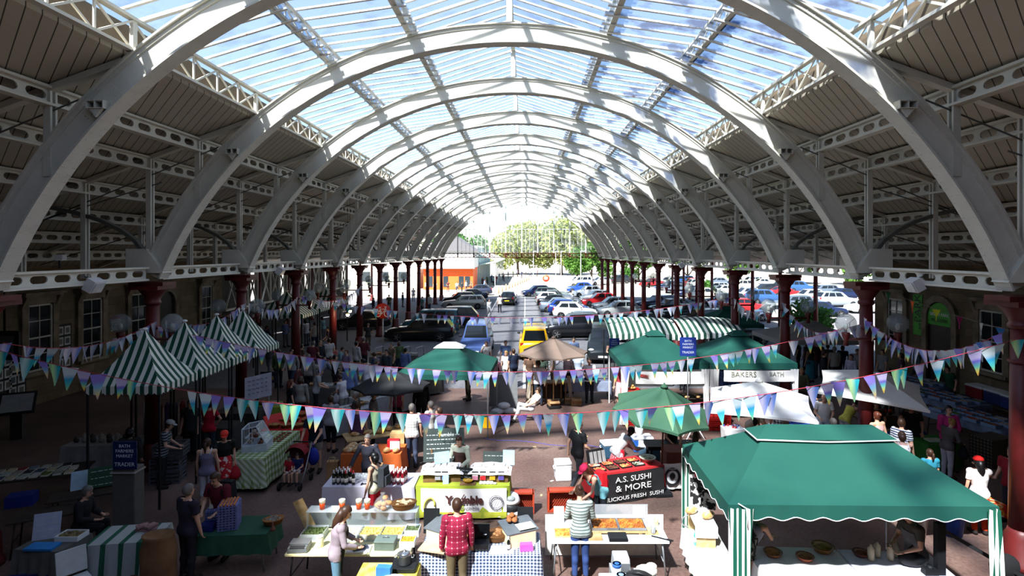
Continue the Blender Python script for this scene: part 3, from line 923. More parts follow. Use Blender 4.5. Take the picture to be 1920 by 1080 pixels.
def proto(pose, fem=0, fat=1.0):
    k = (pose, fem, fat)
    if k in PROTO: return PROTO[k]
    J = skeleton(**POSES[pose])
    vs, fs, ns, vn, lab = body_mesh(J, fem, fat)
    p = Proto(); p.J = J; p.raw = (vs, fs, vn, lab, ns); p.m = {}
    p.body = finish_body('body', vs, fs, J)
    PROTO[k] = p
    return p
def arm(a, b): return a[:2] in ('sh', 'el')
def leg(a, b): return a[:3] == 'hip' or a[:2] == 'kn'
def garment(p, kind):
    if kind in p.m: return p.m[kind]
    vs, fs, vn, lab, ns = p.raw; J = p.J
    torso = lambda a, b, t, c: (a in ('pelvis', 'waist') or (a == 'chest' and b[:2] == 'sh') or (a == 'chest' and b == 'neck' and t < 0.97))
    sd = (J['chest'] - J['pelvis']).normalized()
    hem = lambda c: (c - J['pelvis']).dot(sd)
    up_ = lambda a, b, t, c: ((torso(a, b, t, c) or (a[:3] == 'hip' and t < 0.3) or b[:3] == 'hip') and hem(c) > -0.1)
    lo_ = lambda a, b, t, c: (a == 'pelvis' and hem(c) < 0.09)
    if kind == 'tee': f = lambda a, b, t, c: up_(a, b, t, c) or (a[:2] == 'sh' and t < 0.62); o = 0.021
    elif kind == 'long': f = lambda a, b, t, c: up_(a, b, t, c) or a[:2] == 'sh' or (a[:2] == 'el' and t < 0.93); o = 0.022
    elif kind == 'tank': f = lambda a, b, t, c: up_(a, b, t, c) and not (a == 'chest' and (b[:2] == 'sh' or t > 0.6)); o = 0.016
    elif kind == 'trousers': f = lambda a, b, t, c: lo_(a, b, t, c) or a[:3] == 'hip' or (a[:2] == 'kn' and t < 0.95); o = 0.013
    elif kind == 'cropped': f = lambda a, b, t, c: lo_(a, b, t, c) or a[:3] == 'hip' or (a[:2] == 'kn' and t < 0.45); o = 0.013
    elif kind == 'shorts': f = lambda a, b, t, c: lo_(a, b, t, c) or (a[:3] == 'hip' and t < 0.72); o = 0.018
    elif kind == 'brief': f = lambda a, b, t, c: lo_(a, b, t, c) or (a[:3] == 'hip' and t < 0.3); o = 0.018
    elif kind == 'shoes': f = lambda a, b, t, c: a[:2] == 'an' or (a[:2] == 'kn' and t > 0.97); o = 0.012
    elif kind == 'bib': f = lambda a, b, t, c: ((a in ('waist', 'pelvis') or a[:3] == 'hip' and t < 0.85) or (a == 'chest' and b == 'neck' and t < 0.35)) and (c - J['waist']).y > 0.035 + 0.0 * t; o = 0.034
    elif kind == 'hair': f = lambda a, b, t, c: a == 'neck' and _hair(J, c, 0.028); o = 0.017
    elif kind == 'hairlong': f = lambda a, b, t, c: a == 'neck' and _hair(J, c, 0.03); o = 0.024
    elif kind == 'hairring': f = lambda a, b, t, c: a == 'neck' and _hair(J, c, 0.03) and (c - J['head']).dot(J['hup']) < 0.055; o = 0.012
    elif kind == 'beard': f = lambda a, b, t, c: a == 'neck' and (c - J['head']).dot(J['hup']) < -0.03 and (c - J['head']).dot(J['hfw']) > 0.02; o = 0.008
    m = region(vs, fs, vn, lab, f, o, kind)
    p.m[kind] = m
    return m
def _hair(J, c, brow):
    d = c - J['head']; u, w = d.dot(J['hup']), d.dot(J['hfw'])
    return u > 0.055 + max(0, w) * 0.25 or (w < 0.012 and u > -0.055 - min(0.0, w) * 0.0)
def shadow_none(): pass

def skirt_mesh(p, kind, flare=0.27, bottom=0.5):
    key = ('skirt', flare, bottom)
    if key in p.m: return p.m[key]
    J = p.J; mb = MB()
    z1 = J['waist'].z - 0.02
    prof = []
    n = 20
    rows = []
    for i in range(7):
        t = i / 6
        z = z1 + (bottom - z1) * t
        r = []
        for k in range(n + 1):
            w = 2 * PI * k / n
            rr = 0.168 + (flare - 0.168) * t ** 0.7 + 0.012 * math.sin(w * 6) * t
            c = J['waist'].lerp(V(J['hipL'].x / 2 + J['hipR'].x / 2, 0, bottom), t)
            r.append((c.x + rr * math.cos(w), c.y + rr * (0.9 + 0.08 * math.sin(PI * t)) * math.sin(w), z))
        rows.append(r)
    mb.sheet(rows)
    m = mb.mesh('skirt', [CREAM]); p.m[key] = m
    return m

PEOPLE = []
def person(pos, rz, label, pose='stand', fem=0, h=None, skin='p', top=None, bottom=None, hair=('short', 'brown'), shoes='2a2422', fat=1.0, extra=(), group=None):
    h = h or (1.66 if fem else 1.77)
    p = proto(pose, fem, fat)
    t = thing('person', label, 'person', pos, rad(rz), group)
    s = h / 1.75
    t.scale = (s, s, s)
    def put(name, me, m=None):
        o = bpy.data.objects.new(name, me); COL.objects.link(o); o.parent = t
        if m is not None: paint(o, m)
        return o
    b = put('body', p.body)
    if skin != 'p': paint(b, SKIN[skin])
    def M_(c): return c if not isinstance(c, str) else mat(c, 0.8, spec=0.15)
    if top: put({'tee': 'shirt', 'long': 'long_sleeved_top', 'tank': 'vest_top'}[top[0]], garment(p, top[0]), M_(top[1]))
    if bottom:
        if bottom[0] == 'skirt': put('skirt', skirt_mesh(p, 'skirt', *(bottom[2:] or (0.25, 0.5))), M_(bottom[1]))
        else: put(bottom[0] if bottom[0] != 'brief' else 'shorts', garment(p, bottom[0]), M_(bottom[1]))
    if shoes: put('shoes', garment(p, 'shoes'), M_(shoes))
    J = p.J; hd, up, fw = J['head'], J['hup'], J['hfw']
    R = Matrix((V(1, 0, 0), fw, up)).transposed()
    hs, hc = hair if hair else (None, None)
    hm = HAIRC[hc] if hc in HAIRC else (M_(hc) if hc else None)
    if hs == 'ring': put('hair', garment(p, 'hairring'), hm)
    elif hs == 'bald': pass
    elif hs: put('hair', garment(p, 'hair' if hs in ('short', 'bun', 'pony') else 'hairlong'), hm)
    mb = MB()
    if hs == 'bun': mb.ball(hd + up * 0.07 - fw * 0.11, 0.045, nu=10, nv=8); mb.build('hair_bun', hm, t)
    if hs == 'pony':
        mb.tube([hd + up * 0.05 - fw * 0.1, hd + up * 0.03 - fw * 0.15, hd - up * 0.1 - fw * 0.15, hd - up * 0.22 - fw * 0.13], [0.02, 0.035, 0.032, 0.008], 9); mb.build('ponytail', hm, t)
    if hs == 'long':
        mb.tube([hd + up * 0.06 - fw * 0.06, hd - up * 0.06 - fw * 0.075, hd - up * 0.18 - fw * 0.095, hd - up * 0.3 - fw * 0.11], [0.08, 0.085, 0.075, 0.03], 12); mb.build('long_hair', hm, t)
    if hs == 'bob':
        mb.tube([hd + up * 0.06 - fw * 0.04, hd - up * 0.03 - fw * 0.05, hd - up * 0.11 - fw * 0.05], [0.085, 0.094, 0.07], 14); mb.build('bobbed_hair', hm, t)
    for e in extra:
        k = e[0]; c = M_(e[1]) if len(e) > 1 and e[1] else None
        if k == 'bib': put('apron', garment(p, 'bib'), c)
        elif k == 'beard': put('beard', garment(p, 'beard'), hm or HAIRC['brown'])
        elif k == 'cap':
            q = MB(); prof = [(0.097, 0.0), (0.1, 0.03), (0.085, 0.07), (0.045, 0.095), (0.0, 0.1)]
            q.lathe(prof, n=16, sy=1.12)
            q.prism([(0.075 * math.cos(a), 0.09 + 0.085 * math.sin(a), 0.005) for a in [PI * i / 8 for i in range(9)]], (0, 0, 0.008))
            for i_, v in enumerate(q.v): q.v[i_] = tuple(hd + up * 0.05 - fw * 0.012 + R @ Vector(v))
            q.build('cap', c, t)
        elif k == 'hat':
            q = MB(); q.lathe([(0.18, -0.01), (0.185, 0.0), (0.1, 0.012), (0.097, 0.075), (0.085, 0.1), (0.0, 0.105)], n=20, sy=1.1)
            for i_, v in enumerate(q.v): q.v[i_] = tuple(hd + up * 0.06 - fw * 0.012 + R @ Vector(v))
            q.build('brimmed_hat', c, t)
            q = MB(); q.lathe([(0.102, 0.014), (0.102, 0.04), (0.098, 0.04)], n=20, sy=1.1)
            for i_, v in enumerate(q.v): q.v[i_] = tuple(hd + up * 0.06 - fw * 0.012 + R @ Vector(v))
            q.build('hat_band', mat('5a5148'), t)
        elif k == 'scarf':
            q = MB(); q.ball(hd + up * 0.045 - fw * 0.015, 0.094, 0.108, 0.09, 14, 9, rot=R); q.ball(hd + up * 0.03 - fw * 0.12, 0.03, 0.03, 0.03); q.build('head_scarf', c, t)
        elif k == 'pack':
            q = MB(); ct = J['chest'] + V(0, -0.24, -0.06)
            q.box(ct, (0.3, 0.17, 0.44), top=0.85); q.box(ct + V(0, -0.1, -0.08), (0.22, 0.06, 0.22))
            for sg in (-1, 1): q.tube([J['sh' + 'LR'[sg > 0]] + V(-sg * 0.05, -0.1, 0.02), J['sh' + 'LR'[sg > 0]] + V(-sg * 0.05, 0.03, 0.075), J['sh' + 'LR'[sg > 0]] + V(-sg * 0.05, 0.1, -0.06), J['waist'] + V(sg * 0.13, 0.02, 0.05), J['waist'] + V(sg * 0.12, -0.16, 0.02)], 0.02, 6)
            q.build('backpack', c, t, bevel=0.03)
        elif k == 'bag':
            q = MB(); w = J['wr' + (e[2] if len(e) > 2 else 'R')]; b0 = w + (w - J['el' + (e[2] if len(e) > 2 else 'R')]).normalized() * 0.1
            q.tube([b0, b0 + V(0, 0.02, -0.05), b0 + V(0, 0.0, -0.18), b0 + V(0.01, 0, -0.3), b0 + V(0, 0, -0.4)], [0.014, 0.04, 0.12, 0.15, 0.09], 10)
            q.build('carrier_bag', c, t)
        elif k == 'straps':
            q = MB()
            for sg in (-1, 1): q.tube([J['chest'] + V(sg * 0.1, 0.11, 0.08), J['sh' + 'LR'[sg > 0]] + V(-sg * 0.075, 0.0, 0.082), J['chest'] + V(sg * 0.1, -0.12, 0.08)], 0.012, 6)
            q.build('shoulder_straps', c, t)
        elif k == 'glasses':
            q = MB()
            for sg in (-1, 1):
                q.tube([hd + up * (0.018 + 0.016 * math.sin(a)) + fw * 0.09 + V(sg * 0.032 + 0.018 * math.cos(a), 0, 0) for a in [2 * PI * i / 10 for i in range(11)]], 0.0025, 4)
                q.tube([hd + up * 0.02 + fw * 0.088 + V(sg * 0.05, 0, 0), hd + up * 0.02 - fw * 0.01 + V(sg * 0.08, 0, 0)], 0.0025, 4)
            q.build('glasses', mat('171717'), t)
    PEOPLE.append(t)
    return t
# ================================================================ CARS
GLASSC = mat('12171b', 0.06, spec=0.7, var=0)
TYRE, RIM, PLASTIC = mat('141414', 0.8), mat('a9abad', 0.3, 0.6), mat('1b1c1e', 0.5)
LAMP, TAIL = mat('e6ecf0', 0.1, spec=0.7, var=0), mat('a5121a', 0.2, spec=0.6, var=0)
PLATE, PLATEW = mat('d9b81a', 0.5), mat('dcdcd6', 0.5)
# side profiles along the length: (x as part of half length, z) ; nose at -1, tail at +1
CARS = {
    'hatch': dict(L=4.0, W=1.72, H=1.5, hood=0.84, belt=0.95, tail=0.98, gl=(-0.46, -0.12, 0.66, 0.93)),
    'saloon': dict(L=4.5, W=1.76, H=1.44, hood=0.82, belt=0.93, tail=0.96, gl=(-0.42, -0.12, 0.4, 0.7)),
    'estate': dict(L=4.7, W=1.76, H=1.46, hood=0.84, belt=0.93, tail=0.96, gl=(-0.4, -0.13, 0.8, 0.96)),
    'suv': dict(L=4.5, W=1.85, H=1.68, hood=0.98, belt=1.08, tail=1.08, gl=(-0.45, -0.16, 0.72, 0.95)),
    'van': dict(L=4.3, W=1.78, H=1.82, hood=1.0, belt=1.08, tail=1.1, gl=(-0.62, -0.3, 0.93, 0.98)),
}
CARP = {}
def car_meshes(kind):
    if kind in CARP: return CARP[kind]
    c = CARS[kind]; L, Wd, Hh = c['L'] / 2, c['W'] / 2, c['H']
    g0, g1, g2, g3 = [q * L for q in c['gl']]
    R = {}
    # lower body: rings along the length
    st = [(-1.0, 0.62, 0.8, 0.36), (-0.97, 0.68, 0.9, 0.24), (-0.86, c['hood'] - 0.06, 0.97, 0.2), (-0.65, c['hood'], 1.0, 0.2), (c['gl'][0], c['hood'] + 0.06, 1.0, 0.2), (0.0, c['belt'], 1.0, 0.2), (0.6, c['belt'] + 0.01, 1.0, 0.2), (0.88, c['tail'], 0.97, 0.22), (0.97, c['tail'] - 0.03, 0.92, 0.28), (1.0, c['tail'] - 0.2, 0.86, 0.4)]
    mb = MB(); rows = []
    for (x, zt, w, zb) in st:
        y = Wd * w; X = x * L
        rows.append([(X, -y * 0.9, zb), (X, -y * 0.99, zb + 0.14), (X, -y, (zb + zt) / 2 + 0.05), (X, -y * 0.96, zt - 0.06), (X, -y * 0.88, zt), (X, 0, zt + 0.03), (X, y * 0.88, zt), (X, y * 0.96, zt - 0.06), (X, y, (zb + zt) / 2 + 0.05), (X, y * 0.99, zb + 0.14), (X, y * 0.9, zb), (X, 0, zb), (X, -y * 0.9, zb)])
    mb.sheet(rows)
    for r in (rows[0], rows[-1]): mb.add(r[:-1], [tuple(range(len(r) - 1))])
    # greenhouse
    zb = c['belt'] - 0.02
    bw, tw = Wd * 0.9, Wd * 0.72
    def ring(x, w, z): return [(x, -w, z), (x, w, z)]
    base = [V(g0, -bw * 0.93, c['hood'] + 0.05), V(g0, bw * 0.93, c['hood'] + 0.05), V(g3, bw * 0.95, c['tail'] - 0.02), V(g3, -bw * 0.95, c['tail'] - 0.02)]
    roof = [V(g1, -tw * 0.96, Hh - 0.05), V(g1, tw * 0.96, Hh - 0.05), V(g2, tw * 0.95, Hh - 0.04), V(g2, -tw * 0.95, Hh - 0.04)]
    rm = [V((g1 + g2) / 2, -tw, Hh - 0.02), V((g1 + g2) / 2, tw, Hh - 0.02)]
    top = [V(g1 + 0.15, 0, Hh - 0.01), V((g1 + g2) / 2, 0, Hh + 0.015), V(g2 - 0.1, 0, Hh)]
    gm = MB()
    vs = base + roof
    gm.add(vs, [(0, 1, 5, 4), (1, 2, 6, 5), (2, 3, 7, 6), (3, 0, 4, 7)])
    gm.add([roof[0], rm[0], roof[3], roof[2], rm[1], roof[1]] + top, [(0, 1, 7, 6), (1, 2, 8, 7), (2, 3, 8), (3, 4, 7, 8), (4, 5, 6, 7), (5, 0, 6)], 0, True)
    for i, v in enumerate(gm.v): mb.v.append(v)
    o = len(mb.v) - len(gm.v)
    for f, s_ in zip(gm.f, gm.s): mb.f.append(tuple(i + o for i in f)); mb.m.append(0); mb.s.append(s_)
    R['body'] = mb.mesh('body', [CREAM])
    # glass
    def pane(a, b, c_, d, u0, u1, v0, v1, out):
        def q(u, v): return a.lerp(b, u).lerp(d.lerp(c_, u), v)
        n = (b - a).cross(d - a).normalized() * out
        return [q(u0, v0) + n, q(u1, v0) + n, q(u1, v1) + n, q(u0, v1) + n]
    def win(a, b, c_, d, u0, u1, v0, v1):
        p = pane(a, b, c_, d, u0, u1, v0, v1, 0.008)
        ctr = V(0, 0, Hh * 0.7)
        n = (p[1] - p[0]).cross(p[3] - p[0])
        if n.dot(p[0] - ctr) < 0: p = pane(a, b, c_, d, u0, u1, v0, v1, -0.008)
        m_ = MB(); m_.add(p, [(0, 1, 2, 3)]); return m_.mesh('window', [GLASSC])
    R['windscreen'] = win(base[0], base[1], roof[1], roof[0], 0.05, 0.95, 0.06, 0.93)
    R['rear_window'] = win(base[2], base[3], roof[3], roof[2], 0.08, 0.92, 0.1, 0.9)
    wins = []
    cuts = [(0.14, 0.42), (0.46, 0.72), (0.76, 0.93)] if kind in ('estate', 'van', 'suv') else [(0.16, 0.5), (0.54, 0.88)]
    for a, b, c_, d in ((base[1], base[2], roof[2], roof[1]), (base[0], base[3], roof[3], roof[0])):
        for u0, u1 in cuts: wins.append(win(a, b, c_, d, u0, u1, 0.2, 0.88))
    R['side'] = wins
    w = MB(); w.lathe([(0.0, -0.1), (0.25, -0.1), (0.3, -0.07), (0.3, 0.07), (0.25, 0.1), (0.2, 0.1)], n=18)
    w2 = MB(); w2.v = [(x, z, y) for x, y, z in w.v]; w2.f = [tuple(reversed(f)) for f in w.f]; w2.m = w.m; w2.s = w.s
    for k in range(5):
        a = 2 * PI * k / 5; d = V(math.cos(a), 0, math.sin(a))
        w2.bar(d * 0.03 + V(0, 0.085, 0), d * 0.2 + V(0, 0.095, 0), 0.07, 0.03, mi=1)
        w2.bar(d * 0.03 + V(0, -0.085, 0), d * 0.2 + V(0, -0.095, 0), 0.07, 0.03, mi=1)
    R['wheel'] = w2.mesh('wheel', [TYRE, RIM])
    ar = MB(); ar.v = [(x * 1.14, y * 0.5, z * 1.14) for x, y, z in w2.v[:len(w.v)]]; ar.f = w2.f[:len(w.f)]; ar.m = [0] * len(ar.f); ar.s = [True] * len(ar.f)
    R['arch'] = ar.mesh('wheel_arch', [PLASTIC])
    q = MB(); 
    for sg in (-1, 1): q.ball((-L * 0.93, sg * Wd * 0.72, 0.66 if Hh < 1.6 else 0.76), 0.13, 0.16, 0.07)
    R['head'] = q.mesh('headlights', [LAMP])
    R['tails'] = []
    for sg in (-1, 1):
        q = MB(); q.box((L * 0.965, sg * Wd * 0.8, c['tail'] - 0.14), (0.12, 0.18, 0.26 if kind in ('hatch', 'estate', 'suv') else 0.16)); R['tails'].append(q.mesh('tail_light', [TAIL]))
    q = MB(); q.box((-L * 0.985, 0, 0.36), (0.12, Wd * 1.66, 0.16)); R['bf'] = q.mesh('bumper', [PLASTIC])
    q = MB(); q.box((L * 0.985, 0, 0.42), (0.12, Wd * 1.66, 0.18)); R['br'] = q.mesh('bumper', [PLASTIC])
    q = MB(); q.box((L * 1.022, 0, 0.56), (0.02, 0.52, 0.11)); R['pr'] = q.mesh('number_plate', [PLATE])
    q = MB(); q.box((-L * 1.022, 0, 0.42), (0.02, 0.52, 0.11)); R['pf'] = q.mesh('number_plate', [PLATEW])
    R['mirrors'] = []
    for sg in (-1, 1):
        q = MB(); q.ball((g0 + 0.35, sg * Wd * 1.03, c['belt'] + 0.08), 0.06, 0.1, 0.07); R['mirrors'].append(q.mesh('mirror', [PLASTIC]))
    R['dims'] = (L, Wd)
    CARP[kind] = R
    return R
def car(kind, colour, label, pos, rz=0.0, group='parked cars', simple=False, metal=0.4):
    """nose towards -X before turning"""
    R = car_meshes(kind); L, Wd = R['dims']
    name = {'van': 'van', 'suv': 'off_road_car', 'estate': 'estate_car', 'hatch': 'hatchback', 'saloon': 'saloon_car'}[kind]
    t = thing(name, label, 'van' if kind == 'van' else 'car', (pos[0], pos[1], 0), rad(rz), group)
    pm = mat(colour, 0.22, metal, spec=0.6, var=0)
    def put(n, me, loc=(0, 0, 0), m=None, par=None):
        o = bpy.data.objects.new(n, me); COL.objects.link(o); o.parent = par or t; o.location = loc
        if m is not None: paint(o, m)
        return o
    put('body', R['body'], m=pm)
    put('windscreen', R['windscreen']); put('rear_window', R['rear_window'])
    for w in R['side']: put('side_window', w)
    zx = L * 0.62
    for x in (-zx, zx):
        for sg in (-1, 1):
            put('wheel_arch', R['arch'], (x, sg * (Wd - 0.045), 0.32)); put('wheel', R['wheel'], (x, sg * (Wd - 0.09), 0.3))
    for w in R['tails']: put('tail_light', w)
    put('headlights', R['head'])
    if not simple:
        put('front_bumper', R['bf']); put('rear_bumper', R['br']); put('number_plate', R['pr']); put('number_plate', R['pf'])
        for w in R['mirrors']: put('mirror', w)
    return t
CL = [
    # kind colour x d rz label
    ('suv', '14161a', 3.55, 40.3, 4, 'black off-road car side-on at the front of the right-hand parked row'),
    ('hatch', 'a9adb0', 4.0, 43.4, 4, 'silver car just behind the black off-road car, only its roof showing'),
    ('hatch', 'd8dad8', 4.55, 51.6, 176, 'white hatchback with its tail to the road, second row of the right-hand cars'),
    ('hatch', '2f4fa0', 4.2, 54.4, 176, 'mid blue hatchback squeezed between white and grey-blue cars'),
    ('saloon', '8795a5', 3.7, 57.0, 176, 'grey-blue saloon with its tail to the road, right-hand row'),
    ('saloon', '1d2226', 3.6, 61.4, 176, 'black saloon in the middle of the right-hand parked row'),
    ('hatch', 'd5d6d3', 3.2, 64.4, 176, 'white car with red tail lamps behind the black saloon'),
    ('saloon', 'a7acb0', 3.6, 68.5, 176, 'silver saloon near the far end of the right-hand row'),
    ('estate', '8f9a92', 3.5, 73.0, 176, 'grey-green estate car at the far end of the right-hand row'),
    ('hatch', 'b4b8ba', 8.2, 38.4, 4, 'silver hatchback behind the striped awning on the right'),
    ('saloon', '1a1d20', 8.75, 43.2, 4, 'black car beside the raised red tailgate, nose to the left'),
    ('hatch', 'b0b4b4', 8.8, 52.9, 4, 'silver hatchback in the second right-hand row, beside the red columns'),
    ('hatch', '6c747c', 8.9, 57.7, 4, 'dark grey hatchback between the silver one and the red car'),
    ('hatch', 'b01c22', 8.3, 63.0, 4, 'red hatchback in the second right-hand row'),
    ('hatch', 'c3c7c9', 8.6, 67.6, 4, 'pale silver hatchback beyond the red car'),
    ('hatch', 'd9dbdb', 8.4, 76.0, 4, 'white hatchback beyond the pale silver one'),
    ('hatch', '2348a8', 8.2, 84.5, 4, 'bright blue hatchback beyond the last column on the right'),
    ('hatch', '27355e', 1.5, 77.0, 14, 'dark blue hatchback turning across the end of the lane'),
    ('hatch', '1b1e1c', -1.95, 65.2, -94, 'black hatchback driving away along the lane with a yellow plate'),
    ('estate', '16191b', -7.25, 38.8, 0, 'black estate car nearest the red bicycle sign'),
    ('van', '2d5a68', -7.1, 41.8, 2, 'teal car-van behind the black estate'),
    ('suv', '15171a', -6.0, 45.4, 4, 'black off-road car with a silver wheel, left-hand row'),
    ('estate', '9c9b90', -6.6, 60.3, 4, 'champagne estate car with a roof rack, left-hand row'),
    ('hatch', '17191d', -7.5, 64.6, 4, 'black hatchback beyond the champagne estate'),
    ('saloon', '202a3c', -7.0, 70.8, 4, 'navy saloon near the far end of the left-hand row'),
    ('hatch', '2a3247', -6.7, 79.0, 4, 'dark blue hatchback outside the last left column'),
    ('van', '42598c', -2.9, 33.9, 90, 'small blue van facing the stalls, nose to the camera'),
    ('van', 'e0a312', 0.52, 33.2, -90, 'yellow van with its back doors to the stalls'),
    ('van', '20272b', 4.5, 32.4, 82, 'dark green-grey van facing the stalls beside the twin green gazebos'),
    ('saloon', '15181b', -13.0, 44.5, 10, 'black car in the dim left aisle beside the bicycle sign'),
]
for k, c, x, d, rz, lab in CL:
    t = car(k, c, lab, (x, d), rz, metal=0.0 if c in ('e0a312', 'd8dad8', 'd9dbdb', 'd5d6d3', 'b01c22', '14161a') else 0.35)
    if c == '9c9b90':
        for sg in (-1, 1): MB().tube([(-0.3, sg * 0.55, 1.47), (-0.2, sg * 0.55, 1.52), (1.4, sg * 0.55, 1.52), (1.5, sg * 0.55, 1.47)], 0.02, 6).build('roof_rail', PLASTIC, t)
# dim right aisle beyond the columns
cols_d = ['17191c', '1e2a44', '23262a', '3a3f45', '16181a', '2b3550']
i = 0
for d in (37.5, 41.0, 45.5, 50.0, 55.0, 60.0):
    car(['saloon', 'hatch', 'estate'][i % 3], cols_d[i], '%s car from the stalls in the dim right aisle, nose to the left' % ORD[i], (14.2, d), 6 + i % 3 * 4, 'cars in the right aisle', simple=True); i += 1
# the open car park in the sun on the right
pal = ['c9ccce', '8d9297', '1f2a4a', 'b3282c', 'dcdedd', '5f6b78', '2a2d30', '9aa6b2', '365a8c', 'c4bfae']
i = 0
for r, (x0, n_) in enumerate(((22, 8), (28, 8), (34.5, 8), (41, 8))):
    for q in range(n_):
        d = 50 + q * 6.5 + r * 3
        if r == 0 and q > 6: continue
        nm = ['hatch', 'saloon', 'estate', 'suv'][(q + r) % 4]
        car(nm, pal[(q * 3 + r * 2) % 10], '%s car of row %s in the sunny car park beyond the right columns' % (ORD[q], ['one', 'two', 'three', 'four'][r]), (x0 + q * 0.15, d), [0, 180][(q * 7 + r) % 2] + 3, 'cars in the open car park', simple=True)
        i += 1
for q in range(6):
    car(['van', 'hatch', 'suv', 'saloon', 'hatch', 'estate'][q], ['e4e5e3', 'b9bcc0', '31353a', 'b02a30', 'dcdcd8', '2e4e86'][q], '%s car from the left along the sunlit far edge of the street' % ORD[q], (9.5 + q * 4.2, 98 + (q % 3) * 5), 10 + q * 5, 'cars along the street', simple=True)

# ================================================================ THE STREET AND TREES BEYOND
def foliage(mb, c, r, n, seed, leaf=0.28, squash=0.85):
    g = random.Random(seed)
    blobs = []
    for i in range(14):
        a, b_ = g.uniform(0, 2 * PI), g.uniform(-0.7, 1)
        q = V(math.cos(a) * math.sqrt(1 - b_ * b_ * 0.8), math.sin(a) * math.sqrt(1 - b_ * b_ * 0.8), b_ * squash) * r * g.uniform(0.35, 0.75)
        blobs.append((q, r * g.uniform(0.28, 0.46)))
    for i in range(n):
        q, br = g.choice(blobs)
        d = V(g.gauss(0, 1), g.gauss(0, 1), g.gauss(0, 1)).normalized() * br * g.uniform(0.6, 1.05)
        p = V(*c) + q + d
        u = V(g.gauss(0, 1), g.gauss(0, 1), g.gauss(0, 1)).normalized(); w = u.cross(V(g.gauss(0, 1), g.gauss(0, 1), g.gauss(0, 1))).normalized()
        s = leaf * g.uniform(0.6, 1.3)
        mb.add([p - u * s, p + w * s * 0.6, p + u * s, p - w * s * 0.6], [(0, 1, 2, 3)])
    return mb
LEAFP = canvas('8f9a58', 0.4, var=0.35); LEAFG = canvas('4a702c', 0.35, var=0.4); LEAFD = canvas('3f6a2c', 0.35, var=0.4)
TREEM = {}
def tree(label, x, y, h, r, m, kind, n=2600, leaf=0.3, squash=0.85, trunk_h=None):
    t = thing('tree', label, 'tree', (x, y, 0), rnd.uniform(0, 6), 'trees beyond the hall')
    k = (kind, n)
    if k not in TREEM:
        TREEM[k] = foliage(MB(), (0, 0, 0), 1.0, n, len(TREEM) + 3, leaf / r, squash).mesh('foliage', [m])
    th = trunk_h if trunk_h is not None else max(1.0, h - 1.5 * r)
    MB().tube([(0, 0, -0.05), (0.05, 0, th * 0.5), (0.1, 0.05, th + r * 0.4)], [0.03 * h, 0.022 * h, 0.012 * h], 8).tube([(0.05, 0, th * 0.7), (r * 0.4, 0, th + r * 0.5)], [0.014 * h, 0.005 * h], 6).tube([(0.05, 0, th * 0.75), (-r * 0.35, r * 0.2, th + r * 0.5)], [0.012 * h, 0.005 * h], 6).build('trunk', mat('5b4c3d', 0.9), t)
    o = bpy.data.objects.new('foliage', TREEM[k]); COL.objects.link(o); o.parent = t; o.location = (0, 0, h - r * 0.95); o.scale = (r, r, r)
    return t
tree('broad pale green tree seen through the left half of the glazed screen', -2.0, 150, 15.0, 8.0, LEAFP, 'pale', 6000, 0.42)
tree('broad pale green tree seen through the right half of the glazed screen', 9.5, 148, 15.8, 8.5, LEAFP, 'pale', 6000, 0.42)
tree('dark green tree over the white gable at the left of the far opening', -12.5, 118, 11.2, 5.0, LEAFD, 'dark', 4000, 0.33)
tree('smaller dark tree beside the one over the white gable', -17.5, 122, 11.6, 4.8, LEAFD, 'dark', 4000, 0.33)
tree('small bright green street tree right of the lane under the lattice beam', 9.3, 100, 6.2, 2.6, LEAFG, 'bright', 3000, 0.22)
for i in range(9):
    tree('%s green tree from the left along the car park edge behind the right columns' % ORD[i], 14 + i * 9.2, 118 - i * 3.2, 8.5 + (i * 37 % 5) * 0.5, 5.0, LEAFG, 'edge', 3500, 0.4, 0.8, 1.5)
for i, (px, d, r) in enumerate(((1320, 78, 1.6), (1180, 112, 2.2), (1512, 38, 1.9))):
    t = thing('bush', 'rounded green bush %s' % ['between the parked cars behind the right columns', 'far along the street under the lattice beam', 'dark beside the right aisle stalls'][i], 'bush', ((px - 985) / F * d, d, 0))
    foliage(MB(), (0, 0, r * 0.75), r, 1400, 40 + i, 0.16, 0.7).build('foliage', LEAFD, t)
    MB().tube([(0, 0, -0.02), (0, 0, r * 0.6)], [0.12, 0.08], 7).build('stem', mat('5b4c3d', 0.9), t)
# white gabled building with orange shop front
b = thing('shop_building', 'white gabled building with a bright orange shop front, left of the lane', 'building', (-12.4, 90, 0))
MB().box((0, 4, 1.7), (8.0, 8, 3.4)).build('shop_front', mat('e4622a', 0.6), b)
MB().box((0, 4.0, 4.9), (8.3, 8.3, 2.8)).build('upper_wall', mat('e6e4de', 0.7), b)
MB().prism([(-4.6, -0.5, 6.2), (4.6, -0.5, 6.2), (1.0, -0.5, 8.6), (-1.0, -0.5, 8.6)], (0, 9, 0)).build('roof', mat('6c6a6e', 0.8), b)
MB().box((0, -0.4, 3.5), (8.6, 0.9, 0.22)).build('canopy', mat('8aa09a', 0.5), b)
for x in (-2.9, -0.4, 2.1, 3.1): MB().box((x, -0.02, 1.3), (0.8, 0.08, 1.7)).build('shop_window', mat('28343c', 0.15, spec=0.6), b)
b2 = thing('shop_building', 'plain cream building seen between the left columns', 'building', (-23.2, 92, 0))
MB().box((0, 4, 2.6), (11, 8, 5.2)).build('wall', mat('d9d2c2', 0.8), b2)
MB().prism([(-5.8, -0.4, 5.2), (5.8, -0.4, 5.2), (5.0, 2.5, 7.2), (-5.0, 2.5, 7.2)], (0, 0.2, 0.1)).build('roof', mat('7b7775', 0.8), b2)
for x in (-3, 0, 3): MB().box((x, -0.03, 2.0), (1.4, 0.08, 1.6)).build('shop_window', mat('2b343a', 0.15, spec=0.6), b2)
